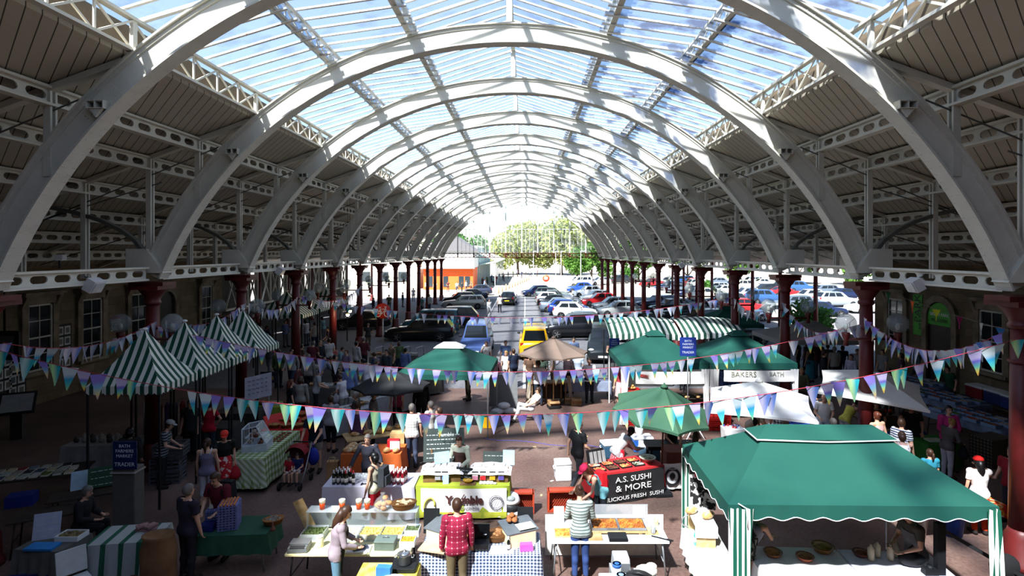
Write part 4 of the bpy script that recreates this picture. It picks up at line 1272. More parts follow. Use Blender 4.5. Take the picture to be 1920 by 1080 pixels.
s = thing('supermarket', 'glass-walled shop with a sloping pale green canopy along the left pavement', 'building', (-9.0, 100, 0))
GLZ = stripes('d5d9d8', '566a6c', 1.3, 'Y', 0.1, 0.15)
MB().box((-2.2, 18, 3.6), (5.0, 36, 7.2)).build('glass_hall', GLZ, s)
MB().prism([(0.3, -1, 3.6), (4.2, -1, 4.3), (4.2, -1, 4.4), (0.3, -1, 3.7)], (0, 38, 0)).build('canopy', mat('a9c8bd', 0.3), s)
for k in range(10):
    MB().bar((0.38, k * 4, 0), (0.38, k * 4, 7.2), 0.15).bar((0.4, k * 4, 6.0), (4.0, k * 4, 4.35), 0.08).bar((3.6, k * 4, 0), (3.6, k * 4, 4.2), 0.1).build('canopy_post', mat('d5d9d8', 0.4), s)
for k in range(12):
    o = MB().lathe([(0.09, 0), (0.09, 0.9), (0.06, 0.98), (0.0, 1.0)], n=10)
    solo('bollard', o, mat('b79a72', 0.6), 'pale timber bollard in the row along the pavement past the hall end', 'bollard', (-3.9 + k * 0.42, 82 + k * 3.4, 0), 0, 'bollards')
# round signs
def bike(mb, s=1.0, mi=0, y=-0.03):
    def circ(cx, r):
        mb.tube([(cx + r * math.cos(2 * PI * i / 16), y, r * math.sin(2 * PI * i / 16) - 0.09 * s) for i in range(17)], 0.013 * s, 5, mi=mi)
    circ(-0.155 * s, 0.1 * s); circ(0.155 * s, 0.1 * s)
    P = {'a': (-0.155, -0.09), 'b': (-0.02, -0.09), 'c': (-0.075, 0.06), 'd': (0.105, 0.06), 'e': (0.155, -0.09), 'f': (0.09, 0.12), 's': (-0.09, 0.11)}
    for p, q in ('ab', 'ac', 'bc', 'cd', 'bd', 'de', 'df', 'cs'):
        mb.tube([(P[p][0] * s, y, P[p][1] * s), (P[q][0] * s, y, P[q][1] * s)], 0.012 * s, 5, mi=mi)
    mb.tube([(-0.13 * s, y, 0.115 * s), (-0.05 * s, y, 0.115 * s)], 0.014 * s, 5, mi=mi); mb.tube([(0.06 * s, y, 0.135 * s), (0.13 * s, y, 0.125 * s)], 0.012 * s, 5, mi=mi)
g = at(718, 672)
sg_ = thing('bicycle_sign', 'round red sign with a white bicycle on a grey pole', 'sign', (g.x, g.y, 0))
MB().tube([(0, 0, 0), (0, 0, 2.5)], 0.04, 10).build('pole', mat('8c8d8e', 0.4, 0.5), sg_)
d_ = MB(); d_.lathe([(0.0, -0.012), (0.44, -0.012), (0.44, 0.012), (0.0, 0.012)], n=32); d_.v = [(x, z - 0.05, y + 2.72) for x, y, z in d_.v]; d_.build('disc', mat('c2301f', 0.5, var=0), sg_)
bk = MB(); bike(bk, 1.75, 0, -0.08); bk.v = [(x, y, z + 2.72) for x, y, z in bk.v]; bk.build('bicycle_symbol', mat('e9e6e2', 0.5, var=0), sg_)
s2 = thing('bicycle_sign', 'distant round orange-red road sign beside the lane outside the hall', 'sign', (3.55, 96, 0))
MB().tube([(0, 0, 0), (0, 0, 1.5)], 0.05, 8).build('pole', mat('8c8d8e', 0.4, 0.5), s2)
d_ = MB(); d_.lathe([(0.0, -0.012), (0.6, -0.012), (0.6, 0.012), (0.0, 0.012)], n=28); d_.v = [(x, z - 0.06, y + 1.55) for x, y, z in d_.v]; d_.build('disc', mat('d9482a', 0.5, var=0), s2)
MB().box((0, -0.09, 1.55), (0.55, 0.02, 0.4)).build('symbol', mat('f0e6dc', 0.5), s2)
for i, (px, d) in enumerate(((1089, 88), (1052, 105), (1000, 125), (1042, 132))):
    t = thing('lamp_post', '%s slim pale lamp post standing in the street beyond the hall' % ORD[i], 'lamp post', ((px - 985) / F * d, d, 0), 0, 'street lamp posts')
    MB().tube([(0, 0, 0), (0, 0, 6.2)], [0.09, 0.05], 8).build('post', mat('dcdcd8', 0.5), t); MB().box((0.3, 0, 6.2), (0.8, 0.16, 0.1)).build('lamp_head', mat('c9cac8', 0.4), t)
# ================================================================ THE MARKET: STALLS
WHITE = mat('dedcda', 0.8, var=0.05); WOOD = blotch('8a6a48', '6e5236', 6, 0.4, 0.6, 0.7); PALEW = blotch('c9ab7c', 'b3925f', 6, 0.4, 0.6, 0.7)
STEEL = mat('9a9c9e', 0.35, 0.7); DARK = mat('17181a', 0.6); CARD = blotch('a9825a', '96714b', 5, 0.4, 0.6, 0.85)
GREENC = canvas('1c4f44', 0.1); WHITEC = canvas('e9e6df', 0.2); BLACKC = canvas('2c2c2d', 0.06)
STRIPEX = stripes('1d4a3a', 'dcdccf', 0.2, 'X', 0.5); STRIPEY = stripes('1d4a3a', 'dcdccf', 0.2, 'Y', 0.5)

def table(pos, rz, w, d, h, label, top=None, legm=None, group=None):
    t = thing('trestle_table', label, 'table', (pos[0], pos[1], 0), rz, group)
    MB().box((0, 0, h - 0.02), (w, d, 0.04)).build('table_top', top or WHITE, t, bevel=0.006)
    for sx in (-1, 1):
        for sy in (-1, 1):
            MB().tube([(sx * (w / 2 - 0.12), sy * (d / 2 - 0.07), h - 0.04), (sx * (w / 2 - 0.05), sy * (d / 2 - 0.05), 0)], 0.016, 7).build('leg', legm or STEEL, t)
        MB().tube([(sx * (w / 2 - 0.09), -d / 2 + 0.07, h * 0.45), (sx * (w / 2 - 0.09), d / 2 - 0.07, h * 0.45)], 0.012, 6).build('stretcher', legm or STEEL, t)
    return t
def cloth(pos, rz, w, d, h, drop, m, label, group=None, wave=0.02, seed=1):
    """cloth over a table top: drop = (near, far, left, right) hang lengths"""
    g = random.Random(seed); w2, d2 = w / 2 + 0.012, d / 2 + 0.012
    mb = MB()
    mb.box((0, 0, h + 0.006), (w + 0.02, d + 0.02, 0.006))
    per = []
    n = 14
    for i in range(n): per.append((-w2 + 2 * w2 * i / n, -d2, 0, -1, drop[0]))
    for i in range(n // 2 + 1): per.append((w2, -d2 + 2 * d2 * i / (n // 2 + 1), 1, 0, drop[3]))
    for i in range(n): per.append((w2 - 2 * w2 * i / n, d2, 0, 1, drop[1]))
    for i in range(n // 2 + 1): per.append((-w2, d2 - 2 * d2 * i / (n // 2 + 1), -1, 0, drop[2]))
    N = len(per); rows = []
    ph = g.uniform(0, 6)
    for k in range(5):
        t = k / 4; r = []
        for i in range(N + 1):
            x, y, nx, ny, dr = per[i % N]
            o = 0.004 + wave * t * (1 + math.sin(i * 1.9 + ph)) + (0.03 * t if dr > 0.3 else 0)
            r.append((x + nx * o, y + ny * o, h + 0.006 - dr * t))
        rows.append(r)
    mb.sheet(rows)
    o = mb.build('tablecloth', m); o.location = (pos[0], pos[1], 0); o.rotation_euler = (0, 0, rz)
    return tag(o, label, 'tablecloth', group)
def banner(pos, rz, w, z0, z1, m, label, cat='banner', sag=0.02):
    t = thing('banner', label, cat, (pos[0], pos[1], 0), rz)
    rows = [[(-w / 2 + w * i / 12, -0.012 * math.sin(i * 1.3 + k) * k / 4, z1 + (z0 - z1) * k / 6 - sag * math.sin(PI * i / 12)) for i in range(13)] for k in range(7)]
    mb = MB().sheet(rows); 
    back = [[(p[0], p[1] + 0.006, p[2]) for p in r] for r in rows]
    mb.sheet([list(reversed(r)) for r in back])
    mb.build('fabric', m, t)
    return t
def gazebo(cx, cy, w, d, rz, eave, peak, ridge, m, label, valance=0.2, scallop=True, cap=None, hem=None, name='gazebo', legm=None, cat='gazebo', swag=0.06):
    t = thing(name, label, cat, (cx, cy, 0), rz)
    a, b_ = w / 2, d / 2
    hr = ridge / 2; kr = 0.16
    C = [V(-a, -b_, eave), V(a, -b_, eave), V(a, b_, eave), V(-a, b_, eave)]
    T = [V(-hr, -kr, peak - 0.08), V(hr, -kr, peak - 0.08), V(hr, kr, peak - 0.08), V(-hr, kr, peak - 0.08)]
    mb = MB()
    for i in range(4):
        j = (i + 1) % 4; rows = []
        for k in range(6):
            u = k / 5; r = []
            for q in range(9):
                s_ = q / 8
                p = C[i].lerp(C[j], s_).lerp(T[i].lerp(T[j], s_), u)
                p.z -= swag * math.sin(PI * u) * (0.3 + 0.7 * math.sin(PI * s_))
                r.append(p)
            rows.append(r)
        mb.sheet(rows)
    mb.add(T, [(0, 1, 2, 3)])
    mb.build('canopy', m, t)
    # vent cap
    cp = MB()
    T2 = [V(p.x * (1.12 if hr > 0.3 else 1.9) + (0.06 if p.x > 0 else -0.06), p.y * 2.0, peak - 0.13) for p in T]; P2 = [V(-hr * 0.9, 0, peak + 0.05), V(hr * 0.9, 0, peak + 0.05)]
    cp.add(T2 + P2, [(0, 1, 5, 4), (1, 2, 5), (2, 3, 4, 5), (3, 0, 4)])
    cp.build('vent_cap', cap or m, t)
    if hem: MB().tube([T2[3], T2[0], V(0, T2[0].y - 0.01, peak - 0.16), T2[1], T2[2]], 0.014, 5).build('white_cord', hem, t)
    # valance on each side
    for i in range(4):
        j = (i + 1) % 4
        p, q = C[i], C[j]; L = (q - p).length; n = max(8, int(L / 0.05)); up, lo = [], []
        nrm = V(q.y - p.y, p.x - q.x, 0).normalized()
        for k in range(n + 1):
            u = k / n
            z = -valance + (0.055 * (0.5 - 0.5 * math.cos(2 * PI * u * round(L / 0.42))) if scallop else 0)
            up.append(p.lerp(q, u)); lo.append(p.lerp(q, u) + V(0, 0, z) + nrm * 0.015)
        MB().sheet([up, lo]).build('valance', m, t)
        if hem: MB().tube(lo, 0.008, 4, cap=False).build('valance_edging', hem, t)
    for p in C: MB().box((p.x * 0.985, p.y * 0.985, (eave - 0.02) / 2), (0.04, 0.04, eave - 0.02)).build('leg', legm or STEEL, t)
    return t
def leg_curtain(t, x, y, top, m, w0=0.28, w1=0.42, dx=0.0, bottom=0.05):
    mb = MB(); rows = []
    for k in range(6):
        u = k / 5; w = w0 + (w1 - w0) * math.sin(u * PI)
        rows.append([(x + w * (q / 8 - 0.5) + dx * u, y - 0.03 + 0.035 * math.sin(q * 2.4), top + (bottom - top) * u) for q in range(9)])
    return mb.sheet(rows).build('leg_curtain', m, t)
def parasol(x, y, r, ze, zp, n, m, label, rz=0.0, tilt=(0, 0), pole=None, sq=False, finial=True):
    t = thing('parasol', label, 'parasol', (x, y, 0), rz)
    R = Euler((rad(tilt[0]), rad(tilt[1]), 0)).to_matrix(); c = V(0, 0, ze)
    mb = MB(); rim = []
    k_ = 4 if sq else n
    for i in range(k_):
        a = 2 * PI * i / k_ + (PI / 4 if sq else 0)
        rim.append(V(r * math.cos(a), r * math.sin(a), 0))
    ap = V(0, 0, zp - ze)
    for i in range(k_):
        p, q = rim[i], rim[(i + 1) % k_]
        rows = []
        for k in range(5):
            u = k / 4
            row = []
            for s_ in range(7):
                e = p.lerp(q, s_ / 6); e = e * (1 - 0.06 * math.sin(PI * s_ / 6))
                z = e.lerp(ap, u); z.z -= 0.05 * math.sin(PI * u) * math.sin(PI * s_ / 6)
                row.append(c + R @ z)
            rows.append(row)
        mb.sheet(rows)
    mb.build('canopy', m, t)
    val = MB()
    for i in range(k_):
        p, q = rim[i], rim[(i + 1) % k_]
        top = [p.lerp(q, s_ / 6) * (1 - 0.06 * math.sin(PI * s_ / 6)) for s_ in range(7)]
        val.sheet([[c + R @ e for e in top], [c + R @ (e + V(0, 0, -0.06)) for e in top]])
    val.build('valance', m, t)
    MB().tube([V(0, 0, 0), c + R @ ap], 0.022, 8).build('pole', pole or PALEW, t)
    for p in rim: MB().tube([c + R @ (p * 0.98 + V(0, 0, -0.015)), c + R @ (ap * 0.96)], 0.01, 5).build('rib', pole or PALEW, t)
    MB().box((0, 0, 0.05), (0.45, 0.45, 0.1)).build('base', DARK, t, bevel=0.02)
    if finial: MB().lathe([(0.1, -0.03), (0.08, 0.02), (0.03, 0.04), (0.025, 0.08), (0, 0.09)], c + R @ ap, 10).build('top_cap', m, t)
    return t

# ---- front green gazebo
g1 = gazebo(5.32, 10.15, 4.2, 2.75, rad(-1), 2.12, 2.92, 2.1, GREENC, 'large dark green gazebo with scalloped valance at the right front', valance=0.24, hem=WHITE, legm=WHITE)
SC = stripes('14503f', 'd9d9d2', 0.085, 'X', 0.5)
leg_curtain(g1, -1.92, -1.4, 2.08, SC, 0.4, 0.3, 0.0); leg_curtain(g1, 1.98, -1.4, 2.1, SC, 0.2, 0.24, 0.1)
leg_curtain(g1, -2.05, 1.3, 2.08, SC, 0.2, 0.2, 0.0)
MB().tube([(-1.95, -1.38, 2.14), (-1.85, -1.45, 2.1), (-1.83, -1.46, 1.8)], 0.01, 5).build('hanging_cord', WHITE, g1)
# ---- twin green gazebos with white legs
for x0, lab in ((4.88, 'left of the twin green gazebos with white leg curtains, red bread crates below'), (8.0, 'right of the twin green gazebos with white leg curtains')):
    g = gazebo(x0, 21.1, 3.05, 3.0, 0, 2.2, 3.1, 0.3, GREENC, lab, valance=0.22, scallop=False, legm=WHITE)
    leg_curtain(g, -1.38, -1.5, 2.0, WHITEC, 0.34, 0.2, 0.06 if x0 > 6 else -0.06); leg_curtain(g, 1.42, -1.5, 2.0, WHITEC, 0.3, 0.2, 0.05)
bn = banner((5.05, 19.52), 0, 2.4, 1.5, 1.93, WHITEC, 'plain white banner with a faint red corner under the left twin gazebo')
bn2 = banner((8.15, 19.52), 0, 2.45, 1.58, 1.97, WHITEC, 'white banner lettered BAKERS under the right twin gazebo')
text('BAKERS', 0.26, mat('8e8d80', 0.8), bn2, (-0.55, -0.03, 1.84)); text('BATH', 0.2, mat('8e8d80', 0.8), bn2, (0.6, -0.03, 1.84))
mb = MB()
for i in range(7): mb.tube([(-1.1, -0.02, 1.84 - i * 0.012), (-0.75 - 0.04 * (i % 3), -0.03, 1.8 - i * 0.018)], 0.008, 4)
mb.build('red_mark', mat('a8443c', 0.8), bn)
# ---- middle green gazebo with white top, dark parasol, brown parasol etc.
gazebo(-2.68, 19.9, 3.1, 3.0, rad(-3), 2.05, 2.85, 0.5, GREENC, 'green gazebo with a white cap beside the dark grey parasol', valance=0.16, scallop=False, cap=WHITEC)
parasol(-4.15, 17.4, 1.2, 1.95, 2.45, 8, BLACKC, 'dark grey round parasol in front of the white-capped gazebo', 0.3, pole=STEEL)
parasol(1.1, 21.9, 1.4, 2.15, 2.75, 8, canvas('7d6b5f', 0.12), 'taupe brown round parasol beside the yellow van', 0.2)
parasol(3.42, 14.1, 1.25, 2.12, 2.75, 8, canvas('41664f', 0.2), 'faded green round parasol tilted over the sushi stall', 0.1, tilt=(10, 4), pole=mat('4a2418', 0.6))
parasol(6.3, 15.1, 1.85, 2.02, 2.62, 4, WHITEC, 'white square parasol left of the other white one', rad(-22), sq=True, pole=mat('4a2f20', 0.6))
parasol(10.1, 16.4, 1.85, 2.1, 2.66, 4, WHITEC, 'white square parasol nearest the right-hand columns', rad(-30), sq=True, tilt=(3, 4))
# ---- striped tents on the left: small square stalls with pyramid roofs
def tent(x, y, lab):
    t = thing('striped_tent', lab, 'market tent', (x, y, 0), 0, 'green and white striped tents')
    w, d, e, p = 1.75, 1.52, 2.92, 4.17
    C = [V(-w / 2, -d / 2, e), V(w / 2, -d / 2, e), V(w / 2, d / 2, e), V(-w / 2, d / 2, e)]
    for i in range(4):
        a, b_ = C[i], C[(i + 1) % 4]
        rows = []
        for k in range(8):
            u = k / 7
            row = []
            for q in range(11):
                z = a.lerp(b_, q / 10).lerp(V(0, 0, p), u)
                z.z -= 0.08 * math.sin(PI * u)
                row.append(z)
            rows.append(row)
        m_ = STRIPEX if i % 2 == 0 else STRIPEY
        MB().sheet(rows).build('roof_panel', m_, t)
        n = 26; up, lo = [], []
        for k in range(n + 1):
            up.append(a.lerp(b_, k / n)); lo.append(a.lerp(b_, k / n) + V(0, 0, -0.16 - 0.05 * abs(math.sin(k * PI / 2))))
        MB().sheet([up, lo]).build('valance', m_, t)
    for c in C: MB().box((c.x * 0.97, c.y * 0.97, e / 2), (0.04, 0.04, e)).build('pole', DARK, t)
    MB().ball((0, 0, p), 0.07, 0.07, 0.04).build('finial', WHITE, t)
    return t
tent0 = tent(-9.5, 13.98, 'nearest of the green and white striped pyramid tents on the left')
for k, (y, lab) in enumerate(((15.62, 'second striped pyramid tent from the front, on the left'), (17.24, 'third striped pyramid tent from the front, on the left'), (18.84, 'farthest of the four striped pyramid tents in line'))):
    dup(tent0, (-9.5, y, 0), 0, lab)
for k, (x, y, s) in enumerate(((-13.0, 30.5, 0.95), (-13.2, 33.6, 0.95), (-13.4, 37.0, 0.95))):
    dup(tent0, (x, y, 0), 0, '%s striped awning deep in the left aisle beneath the cross-braced screen' % ORD[k], (1.5, 1.5, 0.95))
# ---- striped barrel awning behind the twin gazebos, two bays
for k, (xa, xb, lab) in enumerate(((3.7, 6.85, 'left bay of the green and white striped awning behind the twin gazebos'), (6.95, 9.75, 'right bay of the green and white striped awning behind the twin gazebos'))):
    t = thing('striped_awning', lab, 'awning', ((xa + xb) / 2, 25.6, 0))
    w = xb - xa; rows = []
    for i in range(7):
        u = i / 6
        rows.append([(-w / 2 + w * q / 16, -1.0 + 2.0 * u, 2.42 + 0.5 * math.sin(u * PI * 0.55) + 0.1 * math.sin(PI * q / 16)) for q in range(17)])
    MB().sheet(rows).build('canopy', stripes('274a3c', 'e2e2d6', 0.26, 'X', 0.5), t)
    MB().sheet([[(-w / 2 + w * q / 48, -1.0, 2.42 + 0.1 * math.sin(PI * q / 48)) for q in range(49)], [(-w / 2 + w * q / 48, -1.02, 2.17 + 0.1 * math.sin(PI * q / 48) + 0.03 * abs(math.sin(q * 0.9))) for q in range(49)]]).build('valance', stripes('274a3c', 'e2e2d6', 0.26, 'X', 0.5), t)
    for sx in (-1, 1):
        for sy in (-1, 1): MB().box((sx * (w / 2 - 0.03), sy * 0.97, 1.2), (0.05, 0.05, 2.4)).build('post', DARK, t)
    MB().box((0, 0.2, 0.45), (w - 0.3, 0.8, 0.9)).build('counter', mat('3b3a38', 0.8), t)
# dim canopies in the right aisle
gazebo(13.6, 26.8, 4.2, 3.2, 0, 2.1, 2.75, 0.6, canvas('8f8c88', 0.1), 'grey canopy in the dim right aisle before the stone wall', valance=0.2, scallop=False)
gazebo(11.3, 31.5, 3.0, 3.0, 0, 2.2, 3.0, 0.3, GREENC, 'dark green gazebo in the dim right aisle beyond the globe lamps', valance=0.2, scallop=False)

# ================================================================ GOODS
PRO = {}
def once(key, fn):
    """first call builds, later calls copy"""
    if key not in PRO: PRO[key] = fn(); return PRO[key], True
    return PRO[key], False
def place(key, fn, loc, rz=0.0, label=None, group=None, scale=None):
    o, new = once(key, fn)
    if new:
        o.location = loc; o.rotation_euler = (0, 0, rz)
        if label: o['label'] = label
        if group: o['group'] = group
        if scale: o.scale = scale if isinstance(scale, (tuple, list)) else (scale,) * 3
        return o
    return dup(o, loc, rz, label, scale, group)
def mk_bottle(glass, cap, lab):
    def f():
        t = thing('bottle', '', 'bottle')
        MB().lathe([(0.036, 0), (0.038, 0.01), (0.038, 0.19), (0.03, 0.225), (0.015, 0.25), (0.0145, 0.27)], n=12).build('glass', mat(glass, 0.12, spec=0.7, var=0), t)
        MB().lathe([(0.0155, 0.255), (0.0165, 0.26), (0.0165, 0.325), (0.0, 0.326)], n=12).build('foil', mat(cap, 0.4, var=0), t)
        MB().lathe([(0.0392, 0.06), (0.0392, 0.15)], n=12).build('paper_label', mat(lab, 0.6, var=0), t)
        return t
    return f
def mk_glass():
    t = thing('wine_glass', '', 'glass')
    MB().lathe([(0.03, 0), (0.004, 0.006), (0.004, 0.07), (0.025, 0.09), (0.033, 0.12), (0.028, 0.15)], n=12).build('bowl', clear('f2f6f8', 0.6), t)
    return t
def mk_roll(c='a8683a'):
    def f():
        o = MB().ball((0, 0, 0.045), 0.06, 0.055, 0.045, 10, 6).build('bread_roll', blotch(c, '7e4824', 9, 0.4, 0.6, 0.7))
        return tag(o, '', 'bread')
    return f
def mk_loaf():
    t = thing('loaf', '', 'bread')
    MB().ball((0, 0, 0.06), 0.15, 0.085, 0.065, 12, 8).build('crust', blotch('b98a55', 'e2cfae', 8, 0.45, 0.6, 0.8), t)
    m = MB()
    for k in (-0.07, 0.0, 0.07): m.bar((k - 0.025, -0.05, 0.117 - abs(k) * 0.2), (k + 0.025, 0.05, 0.117 - abs(k) * 0.2), 0.012, 0.012)
    m.build('slashes', mat('ead9bb', 0.9), t)['kind'] = 'stuff'
    return t
def mk_bowl(c, food, food2):
    def f():
        t = thing('bowl', '', 'bowl')
        MB().lathe([(0.09, 0), (0.1, 0.005), (0.16, 0.08), (0.165, 0.085), (0.15, 0.08)], n=16).build('dish', mat(c, 0.4), t)
        m = MB(); g = random.Random(len(PRO))
        m.lathe([(0.15, 0.07), (0.08, 0.1), (0, 0.11)], n=12)
        for i in range(22):
            a, r = g.uniform(0, 6.28), g.uniform(0, 0.12); m.ball((r * math.cos(a), r * math.sin(a), 0.1 - r * 0.2), 0.022, 0.018, 0.016, 6, 4)
        m.build('food', blotch(food, food2, 14, 0.4, 0.6, 0.7), t)['kind'] = 'stuff'
        return t
    return f
def mk_tray(rim, food, food2, lumpy=True, size=(0.4, 0.3), hgt=0.06):
    def f():
        t = thing('food_tray', '', 'tray'); w, d = size; h = hgt
        m = MB().box((0, 0, 0.006), (w, d, 0.012))
        for sx in (-1, 1): m.box((sx * w / 2, 0, h / 2), (0.012, d, h)); m.box((0, sx * d / 2, h / 2), (w, 0.012, h))
        m.build('tray', rim, t)
        m = MB(); g = random.Random(len(PRO) + 5)
        m.box((0, 0, h * 0.45), (w - 0.03, d - 0.03, h * 0.6))
        if lumpy:
            for i in range(int(w * d * 420)):
                m.ball((g.uniform(-0.44, 0.44) * w, g.uniform(-0.43, 0.43) * d, h * 0.78), 0.025, 0.02, 0.02, 6, 4)
        m.build('food', blotch(food, food2, 12, 0.4, 0.6, 0.7), t)['kind'] = 'stuff'
        return t
    return f
def mk_crate(c, w=0.6, d=0.4, h=0.28):
    def f():
        t = thing('plastic_crate', '', 'crate'); m = MB()
        m.box((0, 0, 0.01), (w, d, 0.02))
        for z in (0.02, h * 0.36, h * 0.68, h - 0.02):
            for s_ in (-1, 1): m.box((s_ * w / 2, 0, z), (0.02, d, h * 0.17)); m.box((0, s_ * d / 2, z), (w, 0.02, h * 0.17))
        for sx in (-1, 1):
            for sy in (-1, 1): m.box((sx * w / 2, sy * d / 2, h / 2), (0.035, 0.035, h))
            m.box((sx * w / 4, -d / 2, h / 2), (0.03, 0.02, h)); m.box((sx * w / 4, d / 2, h / 2), (0.03, 0.02, h))
        m.build('crate_walls', mat(c, 0.45, var=0.05), t)
        MB().box((0, 0, h - 0.01), (w + 0.03, 0.03, 0.02)).box((0, d / 2, h - 0.01), (w + 0.03, 0.04, 0.03)).box((0, -d / 2, h - 0.01), (w + 0.03, 0.04, 0.03)).build('rim', mat(c, 0.45, var=0.05), t)
        return t
    return f
def mk_cool(body, lid='e8e8e6', w=0.62, d=0.4, h=0.42):
    def f():
        t = thing('cool_box', '', 'cool box')
        MB().box((0, 0, h * 0.42), (w, d, h * 0.84), top=1.04).build('body', mat(body, 0.4, var=0.03), t, bevel=0.03)
        MB().box((0, 0, h * 0.92), (w * 1.06, d * 1.08, h * 0.17)).build('lid', mat(lid, 0.45, var=0.03), t, bevel=0.03)
        for sx in (-1, 1): MB().tube([(sx * (w / 2 + 0.01), -0.1, h * 0.7), (sx * (w / 2 + 0.04), -0.1, h * 0.62), (sx * (w / 2 + 0.04), 0.1, h * 0.62), (sx * (w / 2 + 0.01), 0.1, h * 0.7)], 0.012, 6).build('handle', mat(lid, 0.45), t)
        return t
    return f
def mk_box(w=0.4, d=0.3, h=0.26):
    def f():
        t = thing('cardboard_box', '', 'box')
        m = MB().box((0, 0, 0.005), (w, d, 0.01))
        for s_ in (-1, 1): m.box((s_ * w / 2, 0, h / 2), (0.01, d, h)); m.box((0, s_ * d / 2, h / 2), (w, 0.01, h))
        m.build('carton', CARD, t)
        for s_ in (-1, 1): MB().box((0, s_ * (d / 2 + d * 0.2), h - 0.02), (w, d * 0.42, 0.008), rot=Euler((-s_ * 0.5, 0, 0)).to_matrix()).build('flap', CARD, t)
        return t
    return f
def mk_basket(food, food2):
    def f():
        t = thing('wicker_basket', '', 'basket')
        m = MB().lathe([(0.17, 0), (0.2, 0.02), (0.235, 0.12), (0.24, 0.13)], n=18, sy=0.75)
        m.lathe([(0.25, 0.12), (0.25, 0.14), (0.235, 0.14)], n=18, sy=0.75)
        m.build('wicker', stripes('8a5a2c', '5c3a1c', 0.02, 'Z', 0.5), t)
        m = MB(); g = random.Random(len(PRO) + 9)
        m.lathe([(0.22, 0.1), (0.0, 0.13)], n=12, sy=0.75)
        for i in range(26):
            a, r = g.uniform(0, 6.28), g.uniform(0, 0.19); m.ball((r * math.cos(a), r * math.sin(a) * 0.75, 0.13), 0.04, 0.035, 0.03, 7, 5)
        m.build('food', blotch(food, food2, 12, 0.4, 0.6, 0.7), t)['kind'] = 'stuff'
        return t
    return f
def easel_board(pos, rz, w, h, z, m, label, lines=0, lean=12, frame=None):
    t = thing('notice_board', label, 'sign', (pos[0], pos[1], z), rz)
    R = Euler((rad(-lean), 0, 0)).to_matrix()
    MB().box(R @ V(0, 0, h / 2), (w, 0.02, h), rot=R).build('board', m, t)
    if frame:
        f = MB()
        for s_ in (-1, 1): f.box(R @ V(s_ * w / 2, 0, h / 2), (0.03, 0.03, h), rot=R); f.box(R @ V(0, 0, h / 2 + s_ * h / 2), (w + 0.03, 0.03, 0.03), rot=R)
        f.build('frame', frame, t)
    if lines:
        q = MB(); g = random.Random(int(pos[0] * 100))
        for i in range(lines):
            zz = h * (0.8 - 0.68 * i / max(1, lines - 1)); x = -w * 0.42
            while x < w * 0.36:
                L = g.uniform(0.03, 0.1) * max(1, w); q.box(R @ V(x + L / 2, -0.012, zz), (L, 0.004, h * 0.025), rot=R); x += L + 0.025
        q.build('chalk_writing', mat('b9bdbb', 0.9), t)['kind'] = 'stuff'
    return t
CHALK = mat('39423f', 0.75, var=0.08)

# ---- wine table
cloth((-3.57, 13.12), 0, 2.06, 0.8, 0.75, (0.71, 0.71, 0.7, 0.7), mat('cfcad6', 0.8, var=0.03), 'white cloth to the floor under the wine bottles', wave=0.025)
bd = mk_bottle('10160f', 'c9c9c9', 'd8d4cc')
for i in range(11):
    place('bd', bd, (-4.4 + (i % 4) * 0.1 + (i // 4) * 0.03, 12.86 + (i // 4) * 0.1, 0.76), 0, 'dark wine bottle with silver foil at the left end of the white wine table', 'dark wine bottles')
for i in range(3):
    place('bdr', mk_bottle('10160f', 'b02030', 'e8e2d8'), (-4.12 + i * 0.09, 12.84 + (i % 2) * 0.09, 0.76), 0, 'dark bottle with red foil beside the silver-topped wine bottles', 'red-foiled bottles')
for i in range(12):
    place('br', mk_bottle('7c1220', 'ece8e4', 'e4d7d2'), (-3.12 + (i % 4) * 0.1 + (i // 4) * 0.02, 12.86 + (i // 4) * 0.1, 0.76), 0, 'red bottle with white neck at the right end of the white wine table', 'red and white bottles')
for i in range(12):
    place('wg', mk_glass, (-4.02 + (i % 6) * 0.075, 13.0 + (i // 6) * 0.1 + (i % 2) * 0.03, 0.76), 0, 'empty wine glass in the cluster on the white wine table', 'wine glasses')
place('cb1', mk_box(0.26, 0.22, 0.3), (-3.52, 13.25, 0.76), 0.1, 'small brown carton standing on the white wine table')
easel_board((-3.22, 13.2), 0, 0.24, 0.3, 0.76, WHITE, 'white price sheet propped beside the red bottles', 3)
solo('corkscrew', MB().tube([(0, 0, 0.012), (0.12, 0.01, 0.012)], 0.012, 6).box((0, 0, 0.012), (0.03, 0.1, 0.02)), DARK, 'black corkscrew lying on the white wine table', 'corkscrew', (-3.75, 12.85, 0.76))
# ---- crumble stall
cloth((-1.43, 13.2), 0, 2.12, 0.82, 0.75, (0.7, 0.7, 0.71, 0.71), mat('97a333', 0.8, var=0.06), 'lime green cloth on the crumble stall table', wave=0.03, seed=4)
yb = banner((-1.4, 12.72), 0, 1.95, 0.08, 0.73, WHITE, 'white stall banner lettered Yumble with a lime bottom stripe')
rows = [[(-0.975 + 1.95 * i / 12, -0.02 - 0.012 * math.sin(i * 1.3 + k * 3) * 0.6, 0.075 + 0.13 * (1 - k) - 0.02 * math.sin(PI * i / 12)) for i in range(13)] for k in range(2)]
MB().sheet(rows).build('lime_stripe', mat('b3b43a', 0.8), yb)
BRN = mat('4d2a28', 0.7)
text('Y', 0.24, BRN, yb, (-0.33, -0.04, 0.47), bold=0.012); text('mble', 0.24, BRN, yb, (0.2, -0.04, 0.47), bold=0.012); text('crumble', 0.13, mat('8b8590', 0.8), yb, (0.13, -0.04, 0.3))
bw = MB(); bw.tube([(-0.22 + 0.11 * (1 - math.cos(PI * i / 8)), -0.04, 0.5 - 0.1 * math.sin(PI * i / 8)) for i in range(9)], 0.012, 5); bw.tube([(-0.1, -0.04, 0.42), (0.02, -0.04, 0.6)], 0.012, 5); bw.build('bowl_and_spoon', BRN, yb)
